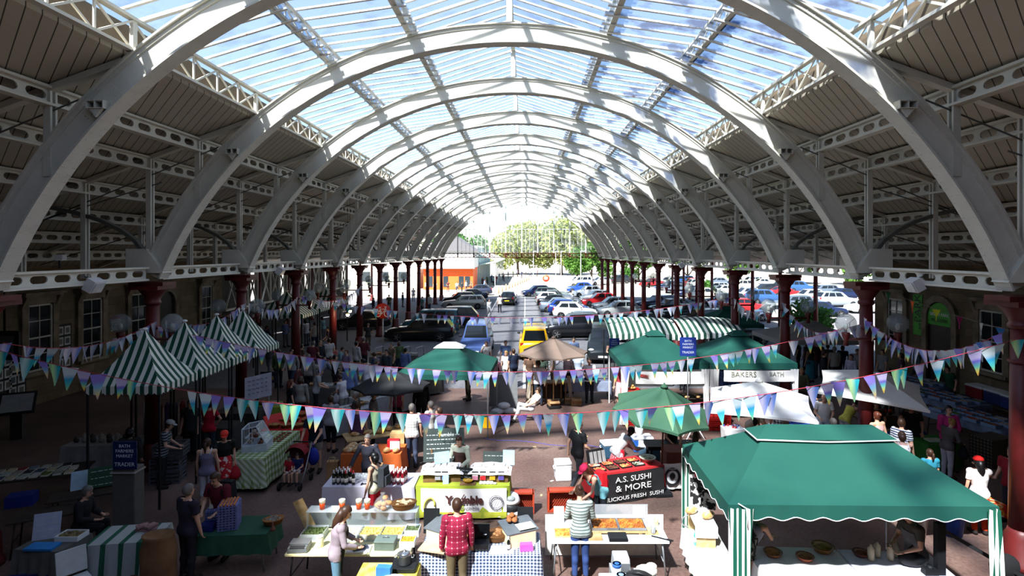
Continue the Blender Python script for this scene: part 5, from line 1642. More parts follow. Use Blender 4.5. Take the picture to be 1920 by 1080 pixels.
rg = MB()
for r in (0.16, 0.125): rg.tube([(0.74 + r * math.cos(2 * PI * i / 28), -0.04, 0.42 + r * math.sin(2 * PI * i / 28)) for i in range(29)], 0.006, 4)
for i in range(24):
    a = 2 * PI * i / 24; rg.bar((0.74 + 0.135 * math.cos(a), -0.04, 0.42 + 0.135 * math.sin(a)), (0.74 + 0.15 * math.cos(a), -0.04, 0.42 + 0.15 * math.sin(a)), 0.018, 0.006)
for k in range(3): rg.tube([(0.66 + k * 0.05, -0.04, 0.35), (0.72 + k * 0.05, -0.04, 0.48)], 0.004, 4)
rg.build('roundel', mat('5a5560', 0.8), yb)
sw = MB()
sw.tube([(-0.75 + 0.16 * math.cos(a) * (0.6 + 0.1 * a), -0.035, 0.33 + 0.19 * math.sin(a)) for a in [i * 0.35 for i in range(14)]], 0.02, 5); sw.build('lime_swirl', mat('c2c356', 0.8), yb)
t = easel_board((-2.0, 13.75), 0.12, 1.0, 0.78, 0.95, CHALK, 'large chalkboard lettered Yumble at the back of the crumble stall', 6, 14)
text('Yumble', 0.13, mat('c9ccc8', 0.8), t, (0.05, -0.07, 0.68), rot=(PI / 2 - rad(14) + 0.28 * 0, 0, 0))
MB().bar((-0.3, 0.1, -0.95), (-0.3, 0.05, 0.3), 0.04).bar((0.3, 0.1, -0.95), (0.3, 0.05, 0.3), 0.04).build('stand', WOOD, t)
easel_board((-0.72, 13.52), -0.05, 0.62, 0.5, 0.757, CHALK, 'smaller chalkboard at the right of the crumble stall', 3, 10)
PAPB = mat('a9d3e6', 0.8, var=0.03)
for i, (x, y, z, w, h, r, lab) in enumerate(((-1.98, 13.3, 1.08, 0.36, 0.26, 0.35, 'pale blue paper notice tilted before the large chalkboard'), (-0.4, 13.4, 1.0, 0.28, 0.34, -0.1, 'pale blue paper notice at the right end of the crumble stall'), (-1.83, 12.88, 0.76, 0.13, 0.2, 0.1, 'small pale blue card at the front of the crumble stall'))):
    easel_board((x, y), r, w, h, z, PAPB, lab, 2, 8)
for k, (x, lab) in enumerate(((-1.95, 'wooden crate draped with a white cloth, left on the crumble stall'), (-0.82, 'wooden crate draped with a white cloth, right on the crumble stall'))):
    t = thing('wooden_crate', lab, 'crate', (x, 13.22, 0.757), 0.06 - 0.1 * k)
    MB().box((0, 0, 0.13), (0.86, 0.5, 0.26)).build('box', blotch('80603a', '6a4d2e', 8, 0.4, 0.6, 0.8), t)
    m = MB(); rows = []
    for a in range(11):
        rows.append([( -0.5 + b_ * 0.1, -0.33 + a * 0.066, 0.275 + 0.012 * math.sin(a * 1.7 + b_) - (0.07 if a in (0, 10) or b_ in (0, 10) else 0)) for b_ in range(11)])
    m.sheet(rows).build('white_cloth', mat('e6dfdd', 0.8), t)
for i in range(10):
    x = (-2.2 if i < 5 else -1.08) + (i % 5) * 0.14
    o = MB().box((0, 0, 0.012), (0.1, 0.16, 0.024)).build('packet', mat(['e7e2de', 'd8cfd0', 'e9e6da'][i % 3], 0.7)); o.location = (x, 13.25 + (i % 2) * 0.05, 1.045); o.rotation_euler = (0, 0, rnd.uniform(-0.3, 0.3))
    tag(o, 'flat white packet lying on the %s draped crate of the crumble stall' % ('left' if i < 5 else 'right'), 'packet', 'white packets')
for i, (x, c, cn) in enumerate(((-2.02, 'a3a0a8', 'grey'), (-1.86, '6f86c8', 'blue'), (-1.16, 'd98fa5', 'pink'), (-0.98, 'c2262c', 'red'), (-0.76, 'dd9a1e', 'orange'), (-0.56, '5a4aa2', 'purple'))):
    t = thing('hanging_packet', '%s and white packet hanging on the front of a crumble stall crate' % cn, 'packet', (x, 12.93, 0.83))
    MB().box((0, 0, 0.09), (0.13, 0.02, 0.18)).build('front', mat('e9e6e2', 0.6), t); MB().box((0, -0.012, 0.05), (0.125, 0.006, 0.09)).build('colour_band', mat(c, 0.6), t); MB().box((0, 0, 0.185), (0.14, 0.024, 0.02)).build('header', DARK, t)
easel_board((-1.42, 13.0), -0.25, 0.4, 0.32, 0.76, mat('202423', 0.7), 'small black chalkboard between the two draped crates', 4, 6)
solo('chopping_board', MB().box((0, 0, 0.012), (0.36, 0.26, 0.024)), WOOD, 'wooden board under the yellow bowl on the crumble stall', 'board', (-1.32, 12.92, 0.757))
place('yb', mk_bowl('d9b21c', 'd3a94e', 'a87830'), (-1.32, 12.92, 0.782), 0, 'yellow bowl of crumble on a wooden board', scale=0.72)
for i in range(9):
    o = MB().ball((0, 0, 0.025), 0.05, 0.035, 0.025, 8, 5).build('sample_bag', mat('e2ddd2', 0.5)); o.location = (-1.02 + (i % 5) * 0.08, 12.86 + (i // 5) * 0.08, 0.757)
    tag(o, 'small white sample bag at the front of the crumble stall', 'bag', 'sample bags')
# ---- olive and cheese counter at the front
table((-3.15, 10.35), 0, 2.2, 0.95, 0.76, 'front counter table of the olives and pasta stall', top=mat('d9d2a0', 0.7), legm=DARK)
CLR = clear('eef3f5', 0.72)
t = thing('display_guard', 'clear plastic guard along the olives and pasta counter', 'guard', (-3.1, 10.84, 0))
MB().box((0, 0, 0.98), (2.1, 0.008, 0.4)).build('front_sheet', CLR, t); MB().box((0, -0.13, 1.18), (2.1, 0.28, 0.008)).build('shelf_sheet', CLR, t)
for x in (-1.03, 1.03): MB().box((x, -0.13, 0.98), (0.008, 0.26, 0.4)).build('end_sheet', CLR, t)
trays = [(-3.95, '4c5a2c', '37431f', 'tub of dark green olives at the left end of the counter'), (-3.3, 'd9cdb0', 'cbb98e', 'tub of pale cheese behind the woman in the apron'), (-2.88, 'd8b765', 'b99446', 'tray of yellow ravioli in the middle of the counter'), (-2.48, 'd9b460', 'c29a48', 'tray of yellow pasta at the right of the counter')]
for i, (x, a, b_, lab) in enumerate(trays):
    o = mk_tray(CLR, a, b_, True, (0.4, 0.36), 0.12)(); o.location = (x, 10.5, 0.765); o['label'] = lab
o = mk_tray(WHITE, '5d6a3e', '44502c', True, (0.26, 0.26), 0.12)(); o.location = (-2.13, 10.6, 0.765); o['label'] = 'small square tub of green olives at the right counter end'
o = mk_tray(WHITE, 'd59a2e', 'b87a20', True, (0.26, 0.26), 0.1)(); o.location = (-2.14, 10.24, 0.765); o['label'] = 'small square tub of orange peppers at the right counter end'
def mk_cup():
    t = thing('sauce_tub', '', 'tub')
    MB().lathe([(0.045, 0), (0.055, 0.12)], n=14).build('sauce', mat('c8481a', 0.35), t); MB().lathe([(0.0555, 0.12), (0.06, 0.18), (0.058, 0.182), (0, 0.182)], n=14).build('lid', mat('e8dcc0', 0.6), t)
    return t
for i, (x, lab) in enumerate(((-3.88, 'orange soup tub left of the woman in the apron'), (-3.5, 'orange soup tub just right of the woman in the apron'), (-3.18, 'orange soup tub left of the last one on the shelf'), (-3.02, 'last orange soup tub on the clear shelf, before the bread bag'))):
    place('cup', mk_cup, (x, 10.7, 1.187), 0, lab, 'orange soup tubs')
o = thing('bread_bag', 'clear bag of round rolls on the clear shelf of the counter', 'bag', (-2.72, 10.7, 1.187)); g = random.Random(3)
for i in range(9): MB().ball((g.uniform(-0.12, 0.12), g.uniform(-0.08, 0.08), 0.05 + 0.07 * (i // 4)), 0.06, 0.055, 0.045, 9, 6).build('bread_roll', blotch('d69a5c', 'b97a40', 8, 0.4, 0.6), o)
MB().lathe([(0.17, 0.0), (0.18, 0.1), (0.12, 0.2), (0.03, 0.27), (0.05, 0.31)], n=12).build('clear_bag', clear('f5f5f5', 0.88), o)
place('bsk', mk_basket('cdbd98', '8f7a52'), (-2.33, 10.72, 1.187), 0.2, 'oval wicker basket of garlic and bread on the clear shelf', scale=(1.0, 0.85, 0.9))
t = thing('weighing_scale', 'grey weighing scale at the left front corner of the counter', 'scale', (-4.05, 10.05, 0.762), 0.05)
MB().box((0, 0, 0.05), (0.36, 0.3, 0.1), top=0.92).build('body', mat('5c6062', 0.4), t, bevel=0.01); MB().box((0, 0.06, 0.115), (0.34, 0.2, 0.014)).build('pan', STEEL, t); MB().box((0, -0.12, 0.1), (0.26, 0.06, 0.012), rot=Euler((0.5, 0, 0)).to_matrix()).build('display', DARK, t)
t = thing('jar', 'squat jar of pale spread beside the weighing scale', 'jar', (-3.72, 10.15, 0.762)); MB().lathe([(0.06, 0), (0.065, 0.02), (0.065, 0.15), (0.055, 0.17)], n=14).build('glass', mat('cfc6a2', 0.3), t); MB().lathe([(0.06, 0.17), (0.06, 0.195), (0, 0.195)], n=14).build('lid', WHITE, t)
t = thing('cash_box', 'grey-green cash box on the counter beside the tubs', 'cash box', (-2.52, 10.12, 0.762), -0.03); MB().box((0, 0, 0.07), (0.36, 0.26, 0.14)).build('box', mat('59655e', 0.4), t, bevel=0.008); MB().box((0, -0.005, 0.15), (0.37, 0.27, 0.03)).build('lid', mat('66736b', 0.4), t, bevel=0.008); MB().tube([(-0.05, 0, 0.165), (-0.05, 0, 0.19), (0.05, 0, 0.19), (0.05, 0, 0.165)], 0.008, 6).build('handle', STEEL, t)
solo('paper_pad', MB().box((0, 0, 0.01), (0.42, 0.24, 0.02)), mat('dcd9d8', 0.8), 'white paper with a red edge on the counter before the trays', 'paper', (-2.98, 10.03, 0.762), 0.08)
solo('notebook', MB().box((0, 0, 0.012), (0.26, 0.12, 0.024)), mat('3c4350', 0.6), 'dark notebook lying on the white paper', 'notebook', (-2.95, 10.03, 0.784), 0.4)
solo('clear_bag', MB().ball((0, 0, 0.1), 0.13, 0.11, 0.1, 10, 7), clear('f2f2f2', 0.55), 'crumpled clear plastic bag beside the woman in the apron', 'bag', (-3.3, 10.12, 0.762))
solo('wooden_board', MB().box((0, 0, 0.3), (0.2, 0.02, 0.6), rot=Euler((0.0, -0.45, 0)).to_matrix()), PALEW, 'wooden board leaning outwards at the far left end of the counter', 'board', (-4.22, 10.7, 0.78), 0)
# yellow side table, nearest the camera
table((-2.3, 9.35), 0, 0.95, 0.6, 0.72, 'small side table below the yellow cloth, nearest the camera', legm=DARK)
cloth((-2.3, 9.35), 0, 0.97, 0.62, 0.722, (0.3, 0.16, 0.2, 0.3), blotch('d8c83a', 'e3d66a', 6, 0.4, 0.6), 'bright yellow cloth on the small front side table', wave=0.02, seed=8)
t = thing('steel_pot', 'shiny steel pot standing on a black hot plate', 'pot', (-2.05, 9.5, 0.735)); MB().box((0, 0, 0.04), (0.42, 0.34, 0.08)).build('hot_plate', DARK, t, bevel=0.01); MB().lathe([(0.1, 0.08), (0.12, 0.1), (0.12, 0.24), (0.125, 0.245), (0.06, 0.28), (0.02, 0.29), (0.02, 0.31), (0, 0.315)], n=18).build('pot', mat('b8babb', 0.15, 0.9), t)
for sx in (-1, 1): MB().tube([(sx * 0.12, -0.04, 0.2), (sx * 0.16, -0.04, 0.2), (sx * 0.16, 0.04, 0.2), (sx * 0.12, 0.04, 0.2)], 0.008, 6).build('handle', STEEL, t)
solo('blue_box', MB().box((0, 0, 0.1), (0.24, 0.12, 0.2)), mat('3f7fb8', 0.6), 'blue carton on the yellow cloth', 'box', (-2.32, 9.2, 0.735), -0.1)
solo('wrapped_package', MB().ball((0, 0, 0.05), 0.2, 0.09, 0.05, 12, 7), mat('e4e4e6', 0.5), 'long white wrapped package on the yellow cloth', 'package', (-2.14, 9.12, 0.735))
solo('bread_crust', MB().ball((0, 0, 0.03), 0.09, 0.06, 0.03, 10, 6), mat('cbb49a', 0.8), 'pale bread piece at the left of the yellow cloth', 'bread', (-2.6, 9.15, 0.735))
t = thing('yellow_gloves', 'yellow rubber glove hanging off the yellow table edge', 'glove', (-2.72, 9.62, 0.55)); MB().ball((0, 0, 0.1), 0.045, 0.03, 0.11, 8, 6).build('palm', mat('e0cf3c', 0.5), t)
for k in range(4): MB().tube([(-0.03 + k * 0.02, 0, 0.03), (-0.045 + k * 0.03, 0, -0.07)], 0.011, 6).build('finger', mat('e0cf3c', 0.5), t)
# ---- gingham bread stall
GING = checks('22304c', 'e8e8ea', 0.06, ('X', 'YZ'), '8b93a5')
table((-0.8, 10.28), 0, 2.1, 0.74, 0.75, 'bread stall table under the blue gingham cloth', legm=DARK)
cloth((-0.8, 10.28), 0, 2.12, 0.76, 0.75, (0.52, 0.3, 0.5, 0.55), GING, 'navy and white gingham cloth of the bread stall', wave=0.02, seed=2)
for k, (x, r, lab) in enumerate(((-1.5, -0.5, 'left wooden display box with a slate top on the bread stall'), (-0.12, 0.42, 'right wooden display box with a slate top on the bread stall'))):
    t = thing('display_box', lab, 'box', (x, 10.32, 0.757), r)
    MB().box((0, 0, 0.13), (0.5, 0.4, 0.26)).build('box', mat('d6c49c', 0.7), t); MB().box((0.0, 0.04, 0.29), (0.62, 0.5, 0.02), rot=Euler((0.1, 0, 0)).to_matrix()).build('slate', mat('5a5f62', 0.6), t)
solo('paper_sheet', MB().box((0, 0, 0.004), (0.32, 0.24, 0.006)), WHITE, 'white sheet of paper on the right slate top', 'paper', (0.0, 10.28, 1.065), 0.4)
solo('baking_tray', MB().box((0, 0, 0.012), (0.5, 0.3, 0.024)), mat('b39a80', 0.7), 'tan folded cloth at the left corner of the bread stall', 'cloth', (-1.62, 9.95, 0.83), -0.25)
for k, (x, r, lab) in enumerate(((-1.78, 10.62, 'black price board at the left rear of the bread stall'), (0.0, 10.68, 'black price board at the right rear of the bread stall'))): easel_board((x, r), 0.0, 0.3, 0.46, 0.76, DARK, lab, 0, 4)
def rollpile(x, y, z, n, lab, grp, key='roll', c='a8683a'):
    g = random.Random(int(x * 77)); L = 0; i = 0
    lay = [(0, n)]
    q = max(2, int(math.sqrt(n * 0.55)))
    while i < n and q > 0:
        for a in range(q):
            for b_ in range(q):
                if i >= n: break
                place(key, mk_roll(c), (x + (a - (q - 1) / 2) * 0.1, y + (b_ - (q - 1) / 2) * 0.095, z + L * 0.066), g.uniform(0, 3), lab, grp); i += 1
        q -= 1; L += 1
rollpile(-1.4, 10.45, 1.08, 14, 'round brown roll in the pile on the left slate top', 'rolls on the left box')
rollpile(-0.25, 10.42, 1.09, 16, 'round brown roll in the pile on the right slate top', 'rolls on the right box')
for i, (x, lab) in enumerate(((-0.5, 'basket of seeded rolls right of the black card machine'), (-1.04, 'basket of seeded rolls behind the man in the red check shirt'))):
    place('bskr', mk_basket('a8774a', '80522c'), (x, 10.4, 0.757), 0.5, lab)
t = thing('card_machine', 'black till box with a lit logo in the middle of the bread stall', 'till', (-0.8, 10.1, 0.757)); MB().box((0, 0, 0.06), (0.3, 0.26, 0.12)).build('base', mat('0d0e10', 0.25, spec=0.6), t, bevel=0.008); MB().box((0, 0.12, 0.24), (0.3, 0.03, 0.26), rot=Euler((-0.2, 0, 0)).to_matrix()).build('screen', mat('0a0b0d', 0.15, spec=0.7), t); MB().lathe([(0.03, 0), (0.03, 0.004), (0, 0.004)], (0.07, 0.09, 0.2), 12).build('emblem', mat('b9bcc0', 0.4), t)
solo('pink_bag', MB().box((0, 0, 0.06), (0.24, 0.12, 0.12), top=0.9), mat('cf4f9e', 0.6), 'pink paper packet at the right end of the bread stall', 'packet', (0.02, 10.03, 0.757), 0.1)
solo('white_cloth_fold', MB().box((0, 0, 0.012), (0.42, 0.26, 0.024)), mat('e2e2ec', 0.8), 'folded white cloth on the gingham in front of the rolls', 'cloth', (-0.42, 10.02, 0.757), 0.05)
place('bd', bd, (-0.3, 10.0, 0.757), 0, 'clear water bottle on the bread stall before the right box', scale=0.8)
# ---- focaccia stall
table((1.56, 10.75), 0, 2.2, 0.85, 0.75, 'white focaccia stall table with folding grey legs', legm=STEEL)
solo('front_board', MB().box((0, 0, 0.43), (2.36, 0.03, 0.8)), mat('e3ded3', 0.7), 'tall white board standing along the far side of the focaccia table', 'board', (1.58, 11.22, 0))
t = thing('wooden_board', 'long wooden serving board under the focaccia trays', 'board', (1.78, 10.78, 0.752)); MB().box((0, 0, 0.05), (1.05, 0.42, 0.03)).build('plank', PALEW, t)
for x in (-0.4, 0.4): MB().box((x, 0, 0.018), (0.06, 0.38, 0.036)).build('batten', PALEW, t)
for i, (x, lab) in enumerate(((1.52, 'left tray of golden focaccia on the wooden board'), (2.04, 'right tray of golden focaccia on the wooden board'))):
    o = mk_tray(STEEL, 'b9742a', '8a4a1c', True, (0.5, 0.4), 0.05)(); o.location = (x, 10.8, 0.82); o['label'] = lab
for i, (x, y, lab) in enumerate(((0.72, 10.62, 'small board of sliced focaccia left of the striped-top woman'), )):
    o = mk_tray(PALEW, 'd59a48', 'b3722c', True, (0.32, 0.3), 0.03)(); o.location = (x, y, 0.755); o['label'] = lab
solo('serving_board', MB().box((0, 0, 0.012), (0.26, 0.26, 0.024)), PALEW, 'square wooden board with a tin on it, right of the focaccia', 'board', (2.4, 10.7, 0.755))
for i, (x, y, z, c, lab) in enumerate(((2.42, 10.6, 0.78, 'a9abac', 'steel beaker on the square wooden board'), (2.56, 10.95, 0.755, 'c2b48a', 'straw-coloured tin in the far right corner of the focaccia table'))):
    solo('tin', MB().lathe([(0.04, 0), (0.045, 0.005), (0.045, 0.12), (0.038, 0.12), (0.036, 0.02), (0, 0.02)], n=14), mat(c, 0.35, 0.4), lab, 'tin', (x, y, z))
solo('knife', MB().box((0, 0, 0.01), (0.3, 0.03, 0.008)).box((0.2, 0, 0.012), (0.12, 0.03, 0.02)), DARK, 'bread knife at the right of the focaccia table', 'knife', (2.5, 10.45, 0.755), -0.5)
solo('griddle', MB().box((0, 0, 0.03), (0.34, 0.24, 0.06)), DARK, 'black griddle at the near edge of the focaccia table', 'griddle', (1.72, 10.44, 0.755))
solo('wooden_block', MB().box((0, 0, 0.02), (0.3, 0.2, 0.04)), PALEW, 'pale wooden block at the near edge beside the black griddle', 'board', (1.28, 10.46, 0.755))
solo('menu_card', MB().box((0, 0, 0.16), (0.2, 0.02, 0.32)), WHITE, 'blank white menu card upright at the left of the focaccia table', 'card', (0.66, 11.05, 0.755))
t = thing('sneeze_screen', 'clear upright screen in front of the focaccia trays', 'screen', (1.9, 11.1, 0.755)); MB().box((0, 0, 0.17), (1.05, 0.008, 0.34)).build('sheet', clear('f0f4f6', 0.8), t); MB().box((0.35, -0.01, 0.2), (0.24, 0.004, 0.24)).build('paper', mat('d8d0d4', 0.8), t)
# low things in front of it
t = thing('white_freezer', 'white low chest with things on top at the bottom of the photo', 'chest', (1.66, 9.25, 0)); MB().box((0, 0, 0.3), (0.8, 0.5, 0.6)).build('body', WHITE, t, bevel=0.02); MB().box((0, 0, 0.62), (0.84, 0.54, 0.05)).build('lid', mat('e8eaec', 0.5), t, bevel=0.02)
for i, (x, y, h, r, c, c2, lab) in enumerate(((1.52, 9.3, 0.28, 0.07, 'd9dde2', '2f5fa3', 'white and blue paper roll on the white chest'), (1.56, 9.12, 0.2, 0.075, '93a7bd', '7d92a8', 'grey-blue mug on the white chest'))):
    t = thing('paper_roll' if i == 0 else 'mug', lab, 'roll' if i == 0 else 'mug', (x, y, 0.647)); MB().lathe([(r, 0), (r, h), (r * 0.6, h), (r * 0.6, h * 0.7), (0, h * 0.7)], n=16).build('side', mat(c, 0.6), t); MB().lathe([(r * 1.01, h * 0.8), (r * 1.01, h)], n=16).build('band', mat(c2, 0.6), t)
solo('black_bag', MB().ball((0, 0, 0.09), 0.24, 0.17, 0.09, 12, 8).tube([(-0.2, 0, 0.12), (0, -0.1, 0.22), (0.2, 0, 0.12)], 0.02, 6), mat('1d1c1d', 0.5), 'black shoulder bag slumped on the white chest', 'bag', (1.88, 9.22, 0.647), -0.3)
t = thing('till', 'grey receipt till on a stand under the focaccia table edge', 'till', (1.66, 9.75, 0)); MB().box((0, 0, 0.3), (0.36, 0.3, 0.6)).build('stand', mat('9a9a98', 0.6), t); MB().box((0, 0, 0.72), (0.3, 0.32, 0.22), top=0.9).build('housing', mat('a4a6a5', 0.5), t, bevel=0.02); MB().box((0, -0.15, 0.68), (0.26, 0.02, 0.14)).build('panel', mat('55585a', 0.4), t)
def mk_pz():
    t = thing('takeaway_box', '', 'box'); MB().box((0, 0, 0.025), (0.36, 0.36, 0.05)).build('carton', mat('d9d7d2', 0.8), t); MB().box((0, -0.181, 0.025), (0.2, 0.003, 0.015)).build('slot', DARK, t); return t
for i in range(9): place('pz', mk_pz, (2.08 + (i % 2) * 0.01, 9.72, 0.02 + i * 0.055), (i % 3) * 0.03, '%s white flat carton from the floor in the stack under the focaccia table' % ORD[i], 'white flat cartons')
solo('crumpled_cloth', MB().ball((0, 0, 0.06), 0.2, 0.16, 0.06, 10, 6).ball((0.1, 0.05, 0.1), 0.1, 0.09, 0.05), mat('c9c0b4', 0.85), 'crumpled cream cloth on top of the flat cartons', 'cloth', (2.1, 9.72, 0.515))
place('cool2', mk_cool('8fa3b3', '9eb0be', 0.6, 0.42, 0.4), (2.42, 9.3, 0.0), 0.05, 'grey-blue cool box at the bottom edge beside the white chest')
# ---- sushi stall
RZS = math.atan2(0.6, 1.7); u = V(math.cos(RZS), math.sin(RZS), 0); nn = V(-math.sin(RZS), math.cos(RZS), 0)
cS = V(1.73, 13.4, 0) + u * 0.92 + nn * 0.42
cloth(cS, RZS, 1.86, 0.78, 0.75, (0.2, 0.6, 0.6, 0.6), mat('b3262a', 0.75), 'red cloth on the sushi stall table', seed=6)
table(cS, RZS, 1.84, 0.76, 0.75, 'sushi stall table behind the black banner', legm=DARK)
sb = banner(cS - nn * 0.45, RZS, 1.82, 0.02, 0.74, mat('232122', 0.7), 'black banner lettered A.S. SUSHI & MORE on the sushi stall')
LT = mat('e6e3de', 0.7)
text('A.S. SUSHI', 0.19, LT, sb, (0.02, -0.045, 0.585), width=0.98); text('& MORE', 0.21, LT, sb, (0.02, -0.045, 0.37), width=0.98); text('DELICIOUS FRESH  SUSHI', 0.13, LT, sb, (0.0, -0.045, 0.14), width=1.72)
cols = [('b84a2a', 'd98c58'), ('4a2a20', '6b4430'), ('cf9a5a', 'b8402a'), ('2c3a20', 'b9b4a4'), ('c0563a', 'e0c8a8')]
for i in range(8):
    a, b_ = cols[i % 5]; p = cS + u * (-0.75 + (i % 4) * 0.36) + nn * (-0.18 + (i // 4) * 0.28)
    o = mk_tray(DARK, a, b_, True, (0.28, 0.2), 0.035)(); o.location = (p.x, p.y, 0.76); o.rotation_euler = (0, 0, RZS); o['label'] = '%s black tray of sushi from the left, %s row on the red cloth' % (ORD[i % 4], 'front' if i < 4 else 'back')
p = cS + u * 0.68 + nn * -0.05; place('sb', mk_bowl('b9b7ac', 'a8a48e', '6c6a56'), (p.x, p.y, 0.76), 0, 'wide bowl of sauce sachets at the right end of the sushi stall', scale=1.3)
p = cS + u * -0.62 + nn * 0.25; t = easel_board(p, RZS + 0.1, 0.5, 0.34, 0.77, mat('1c1b1c', 0.6), 'black menu card rack with white panels on the sushi stall', 0, 15)
for k in range(4): MB().box((-0.18 + k * 0.12, -0.06, 0.17), (0.085, 0.02, 0.28), rot=Euler((rad(-15), 0, 0)).to_matrix()).build('menu_panel', mat('8f8d8c', 0.7), t)
wb = banner((3.72, 14.2), rad(6), 0.52, 0.1, 0.74, WHITE, 'white stall banner with a black round badge beside the sushi banner')
rg = MB()
for i in range(28):
    a0, a1 = 2 * PI * i / 28, 2 * PI * (i + 1) / 28
    rg.prism([(0.0 + r * math.cos(a), -0.03, 0.4 + 1.12 * r * math.sin(a)) for r, a in ((0.15, a0), (0.21, a0), (0.21, a1), (0.15, a1))], (0, -0.006, 0))
rg.ball((0, -0.032, 0.42), 0.075, 0.004, 0.085, 14, 8); rg.build('badge_ring', mat('1f1e20', 0.7), wb)
text('THE WILD MEAT COMPANY', 0.034, LT, wb, (0, -0.042, 0.4 + 0.2), width=0.2)
solo('ladle_tray', MB().box((0, 0, 0.46), (0.7, 0.6, 0.92)), mat('6e3b33', 0.8), 'low brick-red stand of meat packs behind the round-badge banner', 'stand', (4.0, 14.75, 0))
# cool boxes behind
for i, (px, py, c, lab, r) in enumerate(((1150, 862, '35566c', 'blue cool box with a white lid left of the sushi vendor', 0.2), (1222, 866, '3c5364', 'blue-grey cool box with a white lid right of the sushi vendor', -0.2), (1207, 850, '2a5fae', 'bright blue cool box with a white lid behind the sushi vendor', 0.1))):
    p = at(px, py); place('cool' + c, mk_cool(c, w=0.6, d=0.42, h=0.44), (p.x, p.y + 0.3, 0), r, lab)
p = at(1202, 848); solo('white_sack', MB().ball((0, 0, 0.16), 0.13, 0.1, 0.18, 10, 8).tube([(0, 0, 0.3), (0.03, 0, 0.42)], [0.06, 0.09], 8), mat('e9e9ea', 0.6), 'white carrier bag standing on the bright blue cool box', 'bag', (p.x, p.y + 0.3, 0.45))
p = at(1060, 905); place('wbx', mk_cool('e3e3e1', 'efefed', 0.42, 0.36, 0.5), (p.x - 0.05, p.y + 0.25, 0), 0.1, 'white tub behind the man in the black shirt')
# orange-red crates standing on edge
for i, (px, py, w, r, lab) in enumerate(((978, 964, 0.55, 0.0, 'orange-red lattice crate standing on edge right of the crumble stall'), (1056, 960, 0.7, 0.05, 'orange-red lattice crate standing on edge left of the sushi stall'))):
    p = at(px, py); t = thing('plastic_crate', lab, 'crate', (p.x, p.y + 0.1, 0), r); m = MB(); h = 0.5
    for s_ in (-1, 1): m.box((s_ * w / 2, 0, h / 2), (0.04, 0.22, h)); m.box((0, 0, h / 2 + s_ * (h / 2 - 0.02)), (w, 0.22, 0.04))
    m.build('frame', mat('a83f28', 0.5), t); m = MB()
    for k in range(12):
        x = -w / 2 + w * k / 12; m.bar((x, 0.03, 0.03), (min(w / 2, x + 0.3), 0.03, 0.03 + min(w / 2 - x, 0.3) * 1.4), 0.016, 0.012, up=(0, 1, 0)); m.bar((x, 0.04, h - 0.03), (min(w / 2, x + 0.3), 0.04, h - 0.03 - min(w / 2 - x, 0.3) * 1.4), 0.016, 0.012, up=(0, 1, 0))
    m.box((0, 0.07, h / 2), (w, 0.012, h)); m.build('lattice_floor', mat('8f3824', 0.6), t)
p = at(958, 972); t = thing('waste_bin', 'white domed bin with a black middle and grey flap', 'bin', (p.x, p.y + 0.1, 0)); MB().lathe([(0.16, 0), (0.19, 0.05), (0.19, 0.16)], n=18).build('base', WHITE, t); MB().lathe([(0.185, 0.16), (0.21, 0.24), (0.2, 0.34)], n=18).build('middle', mat('26282a', 0.5), t); MB().lathe([(0.21, 0.34), (0.21, 0.4), (0.16, 0.5), (0.07, 0.55), (0, 0.56)], n=18).build('dome', WHITE, t); MB().ball((0, -0.13, 0.46), 0.11, 0.08, 0.07).build('flap', mat('8d9391', 0.4), t)
cb = [at(x, y, 0.008) for x, y in ((905, 822), (935, 826), (965, 826), (1000, 829), (1030, 834), (1060, 836), (1090, 832), (1120, 838), (1138, 842))]
solo('power_cable', MB().tube(cb, 0.012, 6), mat('4f4a8c', 0.6), 'blue-violet power cable snaking over the red floor', 'cable')
for i, (px, py) in enumerate(((1002, 838), (1035, 902), (1015, 929), (1000, 782), (1100, 818), (1130, 905))):
    p = at(px, py); solo('litter_scrap', MB().box((0, 0, 0.006), (0.1, 0.05, 0.008)), mat('c9b07a' if i % 2 == 0 else 'cfcac4', 0.8), 'scrap of pale litter on the open floor, %s from the left' % ORD[[1, 4, 2, 0, 3, 5][i]], 'litter', (p.x, p.y, 0), i * 0.7)
# ---- inside the front gazebo
table((4.75, 9.75), rad(-3), 1.55, 0.75, 0.74, 'left white-clothed table inside the front green gazebo', legm=DARK)
cloth((4.75, 9.75), rad(-3), 1.57, 0.77, 0.74, (0.16, 0.1, 0.4, 0.3), WHITE, 'white cloth with a hanging corner on the left gazebo table', wave=0.03, seed=11)
table((6.35, 9.62), rad(-4), 1.5, 0.75, 0.74, 'right white-clothed table inside the front green gazebo', legm=DARK)
cloth((6.35, 9.62), rad(-4), 1.52, 0.77, 0.74, (0.2, 0.1, 0.3, 0.4), mat('d6d0da', 0.8), 'lilac-white cloth on the right gazebo table', wave=0.025, seed=12)
for i, (x, y, c, f1, f2, s, lab) in enumerate(((4.35, 9.85, '7a4a2a', 'a8743a', '8a5a2a', 1.0, 'brown dish of pies nearest the apron woman in the gazebo'), (4.85, 9.72, '8c4a34', '9c6a3a', '7a4426', 0.95, 'terracotta dish in the middle of the left gazebo table'), (5.3, 10.0, '8a5c30', 'b58a4a', '8a5a2a', 1.25, 'wide basket dish at the right of the left gazebo table'), (5.9, 9.85, '6c3426', '8a4a2c', '5a2a1a', 0.9, 'dark red dish at the left of the lilac cloth'))):
    place('gb%d' % i, mk_bowl(c, f1, f2), (x, y, 0.75), 0, lab, scale=s)
